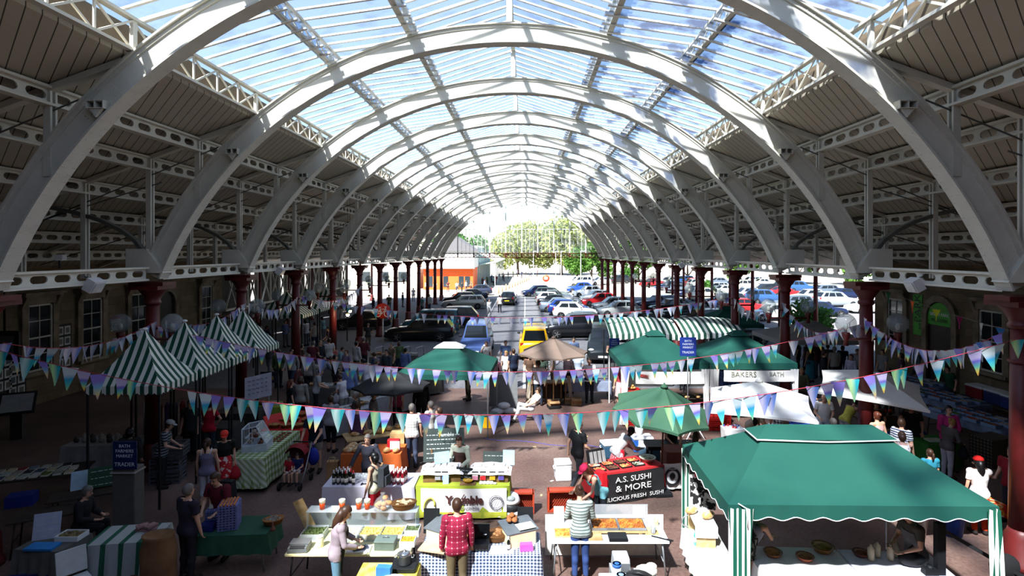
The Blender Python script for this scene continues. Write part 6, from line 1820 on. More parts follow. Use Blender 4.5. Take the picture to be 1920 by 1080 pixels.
for i in range(4):
    place('gj', lambda: (lambda t: (MB().lathe([(0.05, 0), (0.055, 0.02), (0.055, 0.2), (0.02, 0.24), (0.02, 0.27), (0, 0.27)], n=12).build('vessel', mat('b5a88e', 0.5), t), t)[1])(thing('jug', '', 'jug')), (6.0 + i * 0.17, 9.72 + (i % 2) * 0.1, 0.75), 0, '%s pale bottle from the left on the lilac gazebo cloth' % ORD[i], 'pale bottles')
solo('black_bag', MB().ball((0, 0, 0.12), 0.24, 0.14, 0.13, 12, 8).tube([(-0.15, 0, 0.2), (0, 0, 0.34), (0.15, 0, 0.2)], 0.015, 6), DARK, 'black holdall on the lilac gazebo cloth', 'bag', (6.6, 9.55, 0.75))
solo('camera', MB().box((0, 0, 0.05), (0.22, 0.12, 0.1)).lathe([(0.05, 0), (0.05, 0.08), (0, 0.08)], (0.0, 0, 0.06), 12), DARK, 'black gadget beside the white mug in the gazebo', 'gadget', (6.72, 9.3, 0.75))
solo('mug', MB().lathe([(0.04, 0), (0.045, 0.1), (0.038, 0.1), (0.035, 0.02), (0, 0.02)], n=14), WHITE, 'white mug at the right end of the lilac gazebo cloth', 'mug', (6.98, 9.42, 0.75))
# draped white shelf unit at the left end of the gazebo
table((3.32, 10.3), rad(86), 1.1, 0.62, 0.72, 'side table at the left end of the front gazebo', legm=STEEL)
cloth((3.32, 10.3), rad(86), 1.12, 0.64, 0.72, (0.1, 0.3, 0.5, 0.15), WHITE, 'bright white cloth on the side table left of the striped leg curtain', wave=0.03, seed=14)
t = thing('display_shelf', 'small wooden shelf with a white cloth on the sunlit side table', 'shelf', (3.3, 10.5, 0.73), rad(86))
MB().box((0, 0, 0.38), (0.72, 0.36, 0.025)).build('shelf_board', PALEW, t); 
for x in (-0.34, 0.34): MB().box((x, 0, 0.185), (0.025, 0.34, 0.37)).build('shelf_side', PALEW, t)
MB().box((0, 0, 0.4), (0.76, 0.4, 0.012)).box((-0.39, 0.0, 0.3), (0.01, 0.4, 0.2)).build('white_cloth', WHITE, t)
place('wb1', mk_bottle('3a8f86', '2a6a62', 'cfe0dc'), (3.12, 10.25, 0.735), 0, 'teal water bottle on the sunlit side table', scale=0.95)
for i, (x, y, lab) in enumerate(((3.15, 10.62, 'flat loaf at the back of the small wooden shelf'), (3.4, 10.42, 'flat loaf at the front of the small wooden shelf'))): place('loaf', mk_loaf, (x, y, 1.145), 0.6, lab)
t = thing('hanging_apron', 'black and white patterned apron hanging inside the gazebo side', 'apron', (3.55, 11.2, 0)); MB().sheet([[(x, 0.03 * math.sin(x * 20), z) for x in [-0.25 + q * 0.0625 for q in range(9)]] for z in [1.85 - k * 0.13 for k in range(8)]]).build('fabric', blotch('1d1c1c', 'd9d6d2', 9, 0.5, 0.54, 0.8), t); MB().box((-0.1, -0.03, 1.72), (0.14, 0.02, 0.22)).build('red_scarf', mat('c02028', 0.8), t)
t = thing('colander', 'round steel sieve on the sunlit side table', 'sieve', (3.16, 10.9, 0.735)); MB().tube([(0.11 * math.cos(2 * PI * i / 18), 0, 0.12 + 0.11 * math.sin(2 * PI * i / 18)) for i in range(19)], 0.014, 6).build('rim', STEEL, t); MB().bar((0, 0, 0.01), (0.0, 0.0, -0.0), 0.01).tube([(0, 0, 0.0), (0, 0, 0.03)], 0.012, 6).build('handle', STEEL, t)
for i, (x, y, r, s, lab) in enumerate(((3.95, 8.75, 0.2, 1.5, 'open cardboard box at the foot of the striped leg curtain'), (3.5, 9.05, -0.3, 0.8, 'small carton beside the open cardboard box'), (4.75, 9.1, 0.1, 1.0, 'carton in the shade under the left gazebo table'))): place('cbx', mk_box(), (x, y, 0), r, lab, scale=s)
t = thing('folding_chair', 'dark wooden folding chair under the sunlit side table', 'chair', (3.42, 9.85, 0), 0.6)
MB().box((0, 0, 0.44), (0.36, 0.36, 0.03)).build('seat', WOOD, t); MB().box((0, 0.18, 0.62), (0.36, 0.03, 0.2)).build('backrest', WOOD, t)
for sx in (-1, 1):
    for sy in (-1, 1): MB().tube([(sx * 0.16, sy * 0.16, 0.43), (sx * 0.17, sy * 0.2, 0)], 0.015, 6).build('leg', WOOD, t)
t = thing('barrier_frame', 'black metal post with sloping rails at the right end of the gazebo', 'barrier', (7.0, 9.3, 0)); MB().box((-0.12, 0, 0.8), (0.14, 0.1, 1.6)).build('post', DARK, t); MB().bar((-0.1, 0, 1.5), (1.25, -0.6, 0.75), 0.05).build('rail', DARK, t); MB().bar((-0.1, 0, 0.75), (1.25, -0.6, 0.05), 0.05).build('rail', DARK, t); MB().box((1.25, -0.6, 0.42), (0.06, 0.06, 0.84)).build('post', DARK, t)
solo('black_coat', MB().ball((0, 0, 0.0), 0.24, 0.12, 0.2, 12, 8).ball((0.05, -0.02, -0.25), 0.2, 0.1, 0.22), mat('131416', 0.9), 'black coat thrown over the sloping rail', 'coat', (7.7, 9.0, 1.05))
solo('grey_cloth', MB().ball((0, 0, 0), 0.22, 0.08, 0.06, 10, 6), mat('a5a6a4', 0.85), 'pale grey cloth under the black coat', 'cloth', (7.55, 8.95, 0.78))
p = at(1700, 1040); t = thing('shopping_bag', 'red and yellow shopping bag on the floor behind the black post', 'bag', (7.15, 10.2, 0)); MB().box((0, 0, 0.22), (0.5, 0.26, 0.44), top=0.9).build('bag', blotch('a51f1c', 'd9a21e', 4, 0.55, 0.6, 0.6), t, bevel=0.03)
for sy in (-1, 1): MB().tube([(-0.12, sy * 0.1, 0.42), (-0.1, sy * 0.1, 0.55), (0.1, sy * 0.1, 0.55), (0.12, sy * 0.1, 0.42)], 0.012, 6).build('handle', mat('7a1a18'), t)
# ---- floral stall, tubs and deck chair at the right edge
FLOR = blotch('c8341e', 'e2b13a', 9, 0.46, 0.56, 0.8, 'd9d4c8')
table((9.2, 12.15), rad(3), 1.8, 0.75, 0.75, 'table under the orange floral cloth by the right column', legm=DARK)
cloth((9.2, 12.15), rad(3), 1.82, 0.77, 0.75, (0.22, 0.22, 0.3, 0.3), FLOR, 'orange and red floral cloth behind the gazebo corner', seed=15)
for i, (x, y, c, lab) in enumerate(((8.35, 11.95, 'b9b8b6', 'white plastic tub under the floral cloth, left'), (9.2, 12.1, '2149a8', 'blue plastic tub under the floral cloth, right of the orange trousers'))):
    t = thing('plastic_tub', lab, 'tub', (x, y, 0)); MB().lathe([(0.2, 0), (0.27, 0.5), (0.29, 0.52), (0.27, 0.53)], n=4 if i == 0 else 16).build('tub', mat(c, 0.4), t); MB().box((0, 0, 0.53), (0.42, 0.42, 0.03)).build('lid', mat(c, 0.4), t)
t = thing('deck_chair', 'light blue folding deck chair at the right edge of the photo', 'chair', (8.55, 9.2, 0), rad(-60)); LB = mat('5ba6cf', 0.6)
MB().sheet([[(x, -0.25 + 0.5 * k / 6, 0.42 - 0.05 * math.sin(PI * k / 6)) for x in (-0.24, 0, 0.24)] for k in range(7)]).build('seat', LB, t); MB().sheet([[(x, 0.25 + 0.2 * k / 6, 0.42 + 0.55 * k / 6) for x in (-0.24, 0, 0.24)] for k in range(7)]).build('backrest', LB, t)
for sx in (-1, 1): MB().tube([(sx * 0.26, -0.28, 0.42), (sx * 0.26, 0.25, 0.42), (sx * 0.26, 0.46, 1.0)], 0.014, 6).build('frame', STEEL, t); MB().tube([(sx * 0.27, -0.28, 0.0), (sx * 0.27, 0.2, 0.58), (sx * 0.27, -0.2, 0.62)], 0.013, 6).build('leg', STEEL, t); MB().tube([(sx * 0.28, 0.32, 0.0), (sx * 0.28, -0.15, 0.6)], 0.013, 6).build('leg', STEEL, t)
solo('black_shelf', MB().box((0, 0, 0.3), (0.9, 0.5, 0.6)), DARK, 'dark chest on the floor at the bottom right corner', 'chest', (8.1, 8.6, 0), -0.4)
# ---- left side, in the shade
GCHK = checks('6d8040', 'c6ccb4', 0.16, ('XZ', 'Y'), '94a279')
cloth((-7.1, 15.3), 0, 0.95, 2.25, 0.84, (0.72, 0.5, 0.7, 0.7), GCHK, 'green checked cloth on the long cake stall on the left', wave=0.03, seed=21)
t = thing('display_case', 'white-framed glass display case of cakes on the green checked stall', 'display case', (-7.15, 14.95, 0.85), 0.15)
MB().box((0, 0, 0.08), (0.62, 0.6, 0.16)).build('base', mat('b7bcc2', 0.5), t)
fr = MB(); pts = [(-0.3, 0.16), (-0.3, 0.6), (0.05, 0.66), (0.3, 0.2)]
for y in (-0.28, 0.28):
    for a, b_ in zip(pts, pts[1:] + pts[:1]): fr.bar((a[0], y, a[1]), (b_[0], y, b_[1]), 0.022)
    fr.bar((-0.05, y, 0.16), (-0.05, y, 0.64), 0.015)
for a in pts: fr.bar((a[0], -0.28, a[1]), (a[0], 0.28, a[1]), 0.022)
fr.build('frame', mat('c8ccd2', 0.4), t); MB().box((0, 0, 0.36), (0.5, 0.5, 0.012)).build('shelf', CLR, t)
m = MB(); 
for a, b_ in zip(pts, pts[1:]): m.add([(a[0], -0.28, a[1]), (b_[0], -0.28, b_[1]), (b_[0], 0.28, b_[1]), (a[0], 0.28, a[1])], [(0, 1, 2, 3)])
m.build('glass', clear('e8eef2', 0.78), t); g = random.Random(2)
for i in range(12): MB().lathe([(0.05, 0), (0.06, 0.05), (0.03, 0.08), (0, 0.085)], (g.uniform(-0.2, 0.15), -0.22 + (i % 6) * 0.085, 0.17 if i < 6 else 0.37), 9).build('cake', mat(['5a2f20', '8d5a3a', 'b8a090'][i % 3], 0.7), t)
for i in range(10):
    place('cookie', lambda: tag(MB().lathe([(0.06, 0), (0.065, 0.02), (0.04, 0.03), (0, 0.032)], n=10).build('cake_slice', mat('7a4a34', 0.8)), '', 'cake'), (-6.98 + (i % 2) * 0.16, 15.5 + (i // 2) * 0.17, 0.855), 0, 'small cake on the green checked cloth beyond the display case', 'small cakes')
cloth((-7.2, 17.6), 0, 1.25, 2.1, 0.8, (0.7, 0.6, 0.7, 0.74), mat('b3241f', 0.75), 'red cloth on the stall beyond the green checked one', seed=22)
for i in range(9):
    place('bskA' if i % 2 else 'bskB', mk_basket(*(('9a5a3a', 'b8322a') if i % 2 else ('b58a50', '7a5a30'))), (-7.55 + (i % 3) * 0.36, 16.85 + (i // 3) * 0.58, 0.812), 0.3 * i, '%s basket from the %s in the %s row on the red-clothed stall' % (ORD[i % 3], 'left', ['near', 'middle', 'far'][i // 3]), scale=0.75)
easel_board((-7.5, 17.3), 0.9, 1.0, 0.35, 0.81, mat('c22a24', 0.6), 'red board sloping up from the red-clothed stall', 0, 40)
# orange stall behind the grey-haired vendor
cloth((-4.1, 15.25), 0, 1.55, 0.8, 0.72, (0.6, 0.6, 0.6, 0.6), mat('c5602a', 0.75), 'orange cloth on the bread table behind the wine stall', seed=23)
for i in range(8): place('loaf', mk_loaf, (-4.75 + (i % 2) * 0.24 + (1.05 if i > 5 else 0), 15.0 + (i // 2 % 3) * 0.2, 0.73 + (0.0)), 0.2 * i, 'floury loaf on the orange bread table', 'loaves on the orange table')
t = thing('paper_carrier', 'brown paper bag with loop handles on the floor by the orange table', 'bag', (-5.15, 15.0, 0)); MB().box((0, 0, 0.25), (0.3, 0.18, 0.5)).build('bag', CARD, t); MB().tube([(-0.08, -0.08, 0.48), (-0.07, -0.08, 0.62), (0.07, -0.08, 0.62), (0.08, -0.08, 0.48)], 0.012, 6).build('handle', PALEW, t)
t = thing('shopping_bag', 'red bag with a white panel on the right end of the orange table', 'bag', (-3.55, 15.1, 0.73)); MB().box((0, 0, 0.16), (0.34, 0.16, 0.32), top=0.95).build('bag', mat('c01f26', 0.6), t, bevel=0.02); MB().box((0.05, -0.085, 0.18), (0.26, 0.01, 0.22)).build('white_panel', WHITE, t)
t = table((-4.35, 16.5), 0.5, 1.9, 0.8, 0.78, 'bread crate table behind the orange stall', top=PALEW, legm=WOOD)
for i in range(9): place('loaf', mk_loaf, (-4.9 + (i % 3) * 0.32 + (i // 3) * 0.2, 16.18 + (i // 3) * 0.24 + (i % 3) * 0.12, 0.79), 0.5 + 0.2 * i, 'pale loaf on the bread crate table behind the orange stall', 'loaves behind the orange stall')
solo('wooden_tower', MB().box((0, 0, 0.5), (0.4, 0.3, 1.0)), PALEW, 'tall pale wooden crate beside the grey-haired vendor', 'crate', (-3.6, 15.85, 0))
# eggs
table((-5.65, 10.95), rad(4), 1.4, 0.75, 0.74, 'folding table under the green cloth of the egg stall', legm=STEEL)
cloth((-5.65, 10.95), rad(4), 1.42, 0.77, 0.74, (0.34, 0.2, 0.3, 0.4), mat('214a36', 0.8), 'dark green cloth on the egg stall', wave=0.025, seed=31)
def mk_eggtray(full):
    def f():
        t = thing('egg_tray', '', 'egg tray'); c = '6a6f9c'
        m = MB(); m.box((0, 0, 0.008), (0.3, 0.3, 0.012))
        for a in range(6):
            for b_ in range(6): m.lathe([(0.024, 0.0), (0.017, 0.038)], (-0.125 + a * 0.05, -0.125 + b_ * 0.05, 0.01), 6)
        m.build('pulp_tray', mat(c, 0.85), t)
        if full:
            e = MB()
            for a in range(5):
                for b_ in range(6): e.ball((-0.1 + a * 0.05, -0.125 + b_ * 0.05, 0.05), 0.021, 0.021, 0.028, 8, 6)
            e.build('eggs', mat('b86f3c', 0.5), t)
        return t
    return f
for i in range(9): place('egt', mk_eggtray(False), (-5.76, 10.9, 0.752 + i * 0.048), 0.25, '%s tray from the bottom of the taller grey-blue egg stack' % ORD[i], 'egg trays', (1.2, 1.2, 1))
place('egf', mk_eggtray(True), (-5.76, 10.9, 0.752 + 9 * 0.048), 0.25, 'tray of brown eggs on top of the taller stack', scale=(1.2, 1.2, 1))
for i in range(5): place('egt', mk_eggtray(False), (-6.14, 11.1, 0.752 + i * 0.048), 0.15, '%s tray from the bottom of the shorter grey-blue egg stack' % ORD[i], 'egg trays', (1, 1, 1))
place('egt', mk_eggtray(False), (-6.14, 11.1, 0.752 + 5 * 0.048), 0.2, 'top tray of the shorter egg stack, under a pale carton', scale=(1, 1, 1))
solo('egg_carton', MB().box((0, 0, 0.035), (0.24, 0.1, 0.07), top=0.85), mat('b9b9a8', 0.8), 'pale egg carton on the shorter egg stack', 'carton', (-6.14, 11.1, 1.045), 0.4)
place('bskE', mk_basket('4c4a44', '8a8378'), (-4.95, 11.0, 0.752), 0.4, 'dark wicker basket of oddments at the right end of the egg stall', scale=0.8)
solo('hand_bell', MB().lathe([(0.05, 0), (0.045, 0.04), (0.02, 0.07), (0.012, 0.16), (0, 0.165)], n=10), mat('6a4030', 0.6), 'small brown wooden handle at the corner of the egg stall', 'ornament', (-4.85, 10.75, 0.752))
solo('blue_tub', MB().box((0, 0, 0.06), (0.26, 0.2, 0.12)), mat('1f2a68', 0.5), 'dark blue tub before the shorter egg stack', 'tub', (-6.1, 10.78, 0.752))
# paper sack, hanging bags, sign post
solo('paper_sack', MB().lathe([(0.28, 0), (0.3, 0.1), (0.29, 0.5), (0.3, 0.8), (0.25, 1.0), (0.27, 1.06), (0.22, 1.05), (0, 0.98)], n=14, sy=0.75), blotch('6f4d33', '82603f', 3, 0.4, 0.6, 0.9), 'big brown paper sack beside the man in the dark shirt', 'sack', (-6.55, 10.0, 0), 0.2)
table((-7.45, 10.55), rad(8), 1.1, 0.7, 0.78, 'small table under the white and green striped plastic cloth', legm=DARK)
cloth((-7.45, 10.55), rad(8), 1.12, 0.72, 0.78, (0.55, 0.3, 0.4, 0.3), stripes('24543f', '9a9d9a', 0.3, 'X', 0.3), 'white and green striped plastic cloth hanging off the small table', wave=0.06, seed=33)
for i in range(3): place('cbag', lambda: tag(MB().lathe([(0.12, 0), (0.15, 0.15), (0.1, 0.36), (0.05, 0.42)], n=10, sy=0.5).build('carrier_bag', mat('c9ccd2', 0.6)), '', 'bag'), (-7.85 + i * 0.3, 10.22 + 0.02 * i, 0.36), 0.3 * i, '%s white carrier bag hung on the striped plastic cloth' % ORD[i])
for i in range(4): place('meat', lambda: tag(MB().box((0, 0, 0.02), (0.2, 0.14, 0.04)).ball((0, 0, 0.04), 0.08, 0.05, 0.02).build('meat_pack', mat('8f6a68', 0.5)), '', 'packet'), (-7.3 + (i % 2) * 0.16, 10.68, 0.795 + (i // 2) * 0.06), 0.4 * i, 'flat meat pack stacked on the striped plastic cloth', 'meat packs')
p = V(-8.15, 11.5, 0)
t = thing('sign_post', 'dark blue farmers market trader sign on a tall grey boxed post', 'sign', p, 0.0)
MB().box((0, 0, 0.85), (0.46, 0.3, 1.7)).build('boxed_post', mat('55514c', 0.7), t, bevel=0.02); MB().box((0, -0.01, 1.62), (0.5, 0.34, 0.03)).build('band', mat('8a8580', 0.5), t); MB().box((0.05, -0.17, 1.98), (0.48, 0.02, 0.56)).build('sign_panel', mat('14224c', 0.5), t)
LB2 = mat('c3c8d4', 0.7)
for k, w_ in enumerate(('BATH', 'FARMERS', 'MARKET')): text(w_, 0.09, LB2, t, (0.05, -0.185, 2.17 - k * 0.1))
text('TRADER', 0.11, LB2, t, (0.05, -0.185, 1.8))
for i, (px, py, d, w_, lab) in enumerate(((1290, 650, 19.2, 0.56, 'blue farmers market sign on the roof edge of the twin gazebos'), (1152, 645, 22.5, 0.4, 'blue farmers market sign beside the crossed-arms woman'))):
    s_ = F / d; t = thing('sign_post', lab, 'sign', ((px - 985) / s_, d, 0)); zc = H - (py - 472) / s_
    MB().tube([(0, 0.03, 0), (0, 0.03, zc)], 0.02, 7).build('pole', STEEL, t); MB().box((0, 0, zc), (w_, 0.02, w_ * 1.15)).build('sign_panel', mat('1b2f7c', 0.5), t)
    for k, wd in enumerate(('BATH', 'FARMERS', 'MARKET')): text(wd, w_ * 0.17, LB2, t, (0, -0.015, zc + w_ * 0.35 - k * w_ * 0.2))
    text('TRADER', w_ * 0.2, LB2, t, (0, -0.015, zc - w_ * 0.35))
# small table, blue crate and white chair at the bottom left
table((-8.75, 10.4), rad(-6), 0.85, 0.65, 0.72, 'small table under the grey cloth at the bottom left', legm=DARK)
cloth((-8.75, 10.4), rad(-6), 0.87, 0.67, 0.72, (0.5, 0.3, 0.35, 0.4), mat('5d5a54', 0.85), 'grey cloth on the small table at the bottom left', wave=0.04, seed=41)
easel_board((-8.95, 10.45), 0.35, 0.42, 0.46, 0.735, mat('a9adc0', 0.8), 'white handwritten notice propped on the grey-clothed table', 4, 14)
solo('blue_tray', MB().box((0, 0, 0.02), (0.5, 0.25, 0.04)), mat('2a78b8', 0.5), 'bright blue tray at the near edge of the grey-clothed table', 'tray', (-8.75, 10.15, 0.735))
o = mk_tray(WHITE, '5a4a30', '8a7a50', True, (0.42, 0.28), 0.09)(); o.location = (-8.5, 10.5, 0.735); o['label'] = 'white tray of mushrooms on the grey-clothed table'
for i, (x, y, s, lab) in enumerate(((-8.85, 9.75, 1.2, 'dark blue crate on the floor before the grey-clothed table'), (-8.3, 9.5, 1.15, 'dark blue crate under the white folding chair'))): place('crb', mk_crate('1d2560'), (x, y, 0), 0.15, lab, scale=s)
t = thing('folding_chair', 'white plastic folding chair lying low at the bottom left', 'chair', (-7.75, 9.65, 0), 0.9); WP = mat('b5b6b4', 0.5)
MB().box((0, 0, 0.42), (0.44, 0.44, 0.04)).build('seat', WP, t, bevel=0.015); MB().box((0, 0.26, 0.68), (0.44, 0.03, 0.42), rot=Euler((-0.25, 0, 0)).to_matrix()).build('backrest', WP, t, bevel=0.012)
for sx in (-1, 1): MB().tube([(sx * 0.2, -0.2, 0.0), (sx * 0.2, 0.2, 0.42)], 0.015, 6).build('leg', STEEL, t); MB().tube([(sx * 0.2, 0.25, 0.0), (sx * 0.2, -0.18, 0.42)], 0.015, 6).build('leg', STEEL, t)
# bookstall
DKW = blotch('3a2f26', '2c241d', 4, 0.4, 0.6, 0.8)
for k, (x, y, rz, lab) in enumerate(((-11.7, 13.3, 0.35, 'dark bookstall table at the far left, the one with more books'), (-9.75, 11.55, 0.45, 'dark wooden table in front of the bookstall at the far left'))):
    table((x, y), rz, 2.2 - 0.9 * k, 0.9 - 0.3 * k, 0.85 - 0.1 * k, lab, top=DKW, legm=DKW)
g = random.Random(12); bc = ['8c8a80', '3a4a5a', '7a2a24', 'a0a89a', '5c6a2c', '2a2a30', 'b0a080', '6a7a8a', 'c0bcb0']
def mk_book():
    t = thing('book', '', 'book'); MB().box((0, 0, 0.02), (0.15, 0.21, 0.036)).build('pages', mat('cfc8b4', 0.9), t); MB().box((0, 0, 0.041), (0.158, 0.215, 0.006)).box((0, 0, 0.002), (0.158, 0.215, 0.004)).box((-0.078, 0, 0.021), (0.006, 0.215, 0.044)).build('cover', CREAM, t); return t
for i in range(26):
    a = 0.35; lx, ly = -0.95 + (i % 9) * 0.22, -0.28 + (i // 9) * 0.27
    o = place('book', mk_book, (-11.7 + lx * math.cos(a) - ly * math.sin(a), 13.3 + lx * math.sin(a) + ly * math.cos(a), 0.852), a + g.uniform(-0.2, 0.2), '%s book from the left in the %s row of the dark bookstall' % (ORD[i % 9], ['front', 'middle', 'back'][i // 9]), 'books on the bookstall')
    for c in o.children:
        if c.name.startswith('cover'): paint(c, mat(bc[(i * 5 + i // 4) % 9], 0.6))
solo('blue_crate', MB().box((0, 0, 0.12), (0.5, 0.34, 0.24)), mat('1c2c70', 0.6), 'blue bag hanging at the corner of the bookstall', 'bag', (-11.15, 12.4, 0.5), 0.4)
easel_board((-9.3, 12.45), 0.55, 0.7, 0.42, 0.9, mat('25422e', 0.8), 'green chalkboard with white writing beside the seated man', 3, 20)
easel_board((-9.75, 12.35), 0.6, 0.45, 0.42, 0.86, mat('8fa3b0', 0.8), 'pale card signs propped beside the green chalkboard', 0, 35)
table((-9.5, 12.3), rad(28), 1.5, 0.6, 0.85, 'dark stall counter between the bookstall and the trader sign', top=DKW, legm=DKW)
# white cloth craft table, clothes rail, crates
cloth((-11.8, 15.75), 0.05, 1.75, 0.85, 0.78, (0.6, 0.5, 0.65, 0.5), mat('8a8886', 0.85), 'off-white cloth on the craft table on the left', wave=0.04, seed=45)
for i in range(14):
    place('pot%d' % (i % 2), (lambda c: (lambda: tag(MB().lathe([(0.05, 0), (0.075, 0.06), (0.06, 0.12), (0.03, 0.14), (0.035, 0.16), (0, 0.15)], n=10).build('clay_pot', mat(c, 0.6)), '', 'pot')))(['3a3430', '8c8478'][i % 2]), (-12.5 + (i % 7) * 0.23, 15.6 + (i // 7) * 0.3, 0.79), 0, '%s clay pot on the off-white craft table' % ['dark', 'pale'][i % 2], ['dark clay pots', 'pale clay pots'][i % 2])
t = thing('clothes_rail', 'clothes rail on the left behind the striped-shirt man', 'rail', (-10.75, 17.0, 0), 0.4)
MB().tube([(-0.7, 0, 0.02), (-0.7, 0, 1.62), (0.7, 0, 1.62), (0.7, 0, 0.02)], 0.016, 7).build('frame', STEEL, t)
for x in (-0.7, 0.7): MB().tube([(x, -0.25, 0.03), (x, 0.25, 0.03)], 0.016, 7).build('foot', STEEL, t)
for i, (c, cn) in enumerate((('7c1a22', 'red'), ('8f1f28', 'bright red'), ('5a3a6a', 'purple'), ('4a4d58', 'grey'), ('8a1c20', 'crimson'), ('b09a90', 'pale trimmed'))):
    x = -0.5 + i * 0.2; ca, sa = math.cos(0.4), math.sin(0.4)
    gm = thing('hanging_garment', '%s garment, %s along the clothes rail' % (cn, ORD[i]), 'garment', (-10.75 + x * ca, 17.0 + x * sa, 0), 0.4, 'garments on the rail')
    MB().lathe([(0.13, 0.5), (0.15, 0.7), (0.16, 1.2), (0.17, 1.45), (0.06, 1.54), (0.03, 1.55)], n=12, sx=0.42, sy=1.25).build('cloth', mat(c, 0.85), gm); MB().tube([(0, -0.2, 1.48), (0, 0, 1.56), (0, 0.2, 1.48)], 0.008, 5).tube([(0, 0, 1.56), (0, 0, 1.64)], 0.005, 5).build('hanger', WOOD, gm)
for i, (x, y, z) in enumerate(((-9.5, 14.9, 0), (-9.5, 14.9, 0.34), (-9.45, 14.95, 0.68))): place('crg', mk_crate('56555a', 0.7, 0.45, 0.32), (x, y, z), 0.2, '%s grey plastic crate from the floor in the stack behind the striped-shirt man' % ORD[i])
# bright paper sign, lime stalls, tents' tables in the left crowd
t = thing('paper_sign', 'white sagging paper sign held up on a pole left of the crowd', 'sign', (-8.25, 17.3, 0), 0.3); MB().tube([(0.3, 0.02, 0), (0.3, 0.02, 2.3)], 0.018, 6).build('pole', STEEL, t); MB().sheet([[(-0.38 + 0.76 * q / 6, 0.02 * math.sin(q * 2), 1.5 + 0.72 * k / 4 + 0.14 * q / 6) for q in range(7)] for k in range(5)]).build('paper', mat('b5b7c4', 0.8), t)
q = MB(); g = random.Random(4)
for k in range(4):
    for j in range(5): q.box((-0.25 + j * 0.12, -0.025, 1.72 + k * 0.13 + j * 0.022), (g.uniform(0.05, 0.1), 0.006, 0.02))
q.build('handwriting', mat('6a6c7c', 0.8), t)['kind'] = 'stuff'
LIME = mat('8a9a34', 0.8)
stalls = [(-8.9, 19.6, 1.6, 0.8, 0.0, LIME, 'lime green cloth stall on the left, beneath the tea sign'), (-6.2, 18.9, 2.2, 0.9, 0.75, mat('9c9ba0', 0.8), 'white-clothed long stall in the left crowd, nearer one'), (-5.4, 21.0, 2.2, 0.9, 0.8, mat('a3a3a6', 0.8), 'white-clothed stall in the left crowd, behind the straw hat man'), (-7.4, 22.5, 2.4, 0.9, 0.2, mat('55524e', 0.8), 'dark-clothed stall in the left crowd beyond the white ones'), (-4.6, 23.8, 2.0, 0.8, 0.6, mat('4c4a46', 0.8), 'dark-clothed stall in front of the bicycle sign'), (-8.6, 26.2, 2.6, 0.9, 0.1, mat('6a675f', 0.8), 'grey-clothed stall beside the third left column'), (-6.8, 29.0, 2.4, 0.9, 0.2, mat('4a4844', 0.8), 'dim stall below the warm lamps on the left')]
for i, (x, y, w, d, r, m_, lab) in enumerate(stalls):
    cloth((x, y), r, w, d, 0.76, (0.68, 0.68, 0.68, 0.68), m_, lab, seed=50 + i)
    ca, sa = math.cos(r), math.sin(r); g = random.Random(i)
    for k in range(8):
        lx, ly = -w / 2 + w * (k + 0.5) / 8, g.uniform(-0.2, 0.2)
        key, fn = (('bw1', mk_bowl('cfcdc8', 'a08a60', '6a5a3a')), ('trw', mk_tray(WHITE, 'b0a898', '6c6a5e', True, (0.3, 0.22), 0.06)), ('bwd', mk_bowl('5a4a3a', '7c2a20', 'a05a2a')), ('cxb', mk_box(0.26, 0.2, 0.16)))[(k + i) % 4]
        place(key, fn, (x + lx * ca - ly * sa, y + lx * sa + ly * ca, 0.772), r, '%s item from the left on the %s' % (ORD[k], lab.split(',')[0].replace('in the left crowd ', '').replace(' of the white ones','')), 'goods on the crowd stalls', scale=0.9)
t = thing('tea_sign', 'dark board lettered Tea hanging under the striped tents', 'sign', (-9.3, 20.3, 1.35)); MB().box((0, 0, 0.2), (0.6, 0.03, 0.4)).build('board', mat('2a2c38', 0.7), t); text('Tea', 0.26, mat('c08a3a', 0.7), t, (0, -0.02, 0.2)); MB().box((0, 0.03, -0.65), (0.04, 0.03, 1.35)).build('post', DARK, t)
for i in range(2):
    cloth((-9.6, 17.3 + i * 1.55), 0, 1.4, 0.8, 0.76, (0.7, 0.7, 0.7, 0.7), mat('35322e', 0.85), 'dark cloth stall table inside the %s striped tent' % ORD[i + 2], seed=70 + i)
# grill, partition, yellow bin, grey-blue table in the middle distance
p = at(944, 766); t = thing('partition_panel', 'grey upright panel beside the white-capped gazebo', 'panel', (p.x, p.y, 0)); MB().box((0, 0, 0.7), (1.1, 0.05, 1.25)).build('panel', mat('77797a', 0.6), t)
for x in (-0.4, 0.4): MB().box((x, 0, 0.04), (0.08, 0.4, 0.08)).build('foot', STEEL, t)
p = at(918, 804); t = thing('yellow_bin', 'yellow tub with a dark green lid on the open floor', 'tub', (p.x, p.y + 0.2, 0)); MB().box((0, 0, 0.2), (0.46, 0.36, 0.4), top=1.12).build('tub', mat('d9a010', 0.5), t, bevel=0.02); MB().box((0, 0, 0.43), (0.54, 0.42, 0.06)).build('lid', mat('1d5a48', 0.5), t, bevel=0.015)
cloth((2.55, 23.3), 0, 1.95, 0.8, 0.75, (0.35, 0.3, 0.5, 0.62), mat('7b8396', 0.8), 'grey-blue cloth on the table behind the striped rugby shirt man', seed=81)
table((2.55, 23.3), 0, 1.93, 0.78, 0.75, 'table under the grey-blue cloth behind the rugby shirt man', legm=DARK)
for i, (px, py, r, s, lab) in enumerate(((1080, 760, 0.1, 1.0, 'cardboard box under the grey-blue table'), (1068, 757, 0, 0.9, 'white-edged carton under the left of the grey-blue table'), (1038, 765, 0.2, 1.0, 'cardboard box at the foot of the brown shelf stall'))): p = at(px, py); place('cbx', mk_box(), (p.x, p.y + 0.1, 0), r, lab, scale=s)
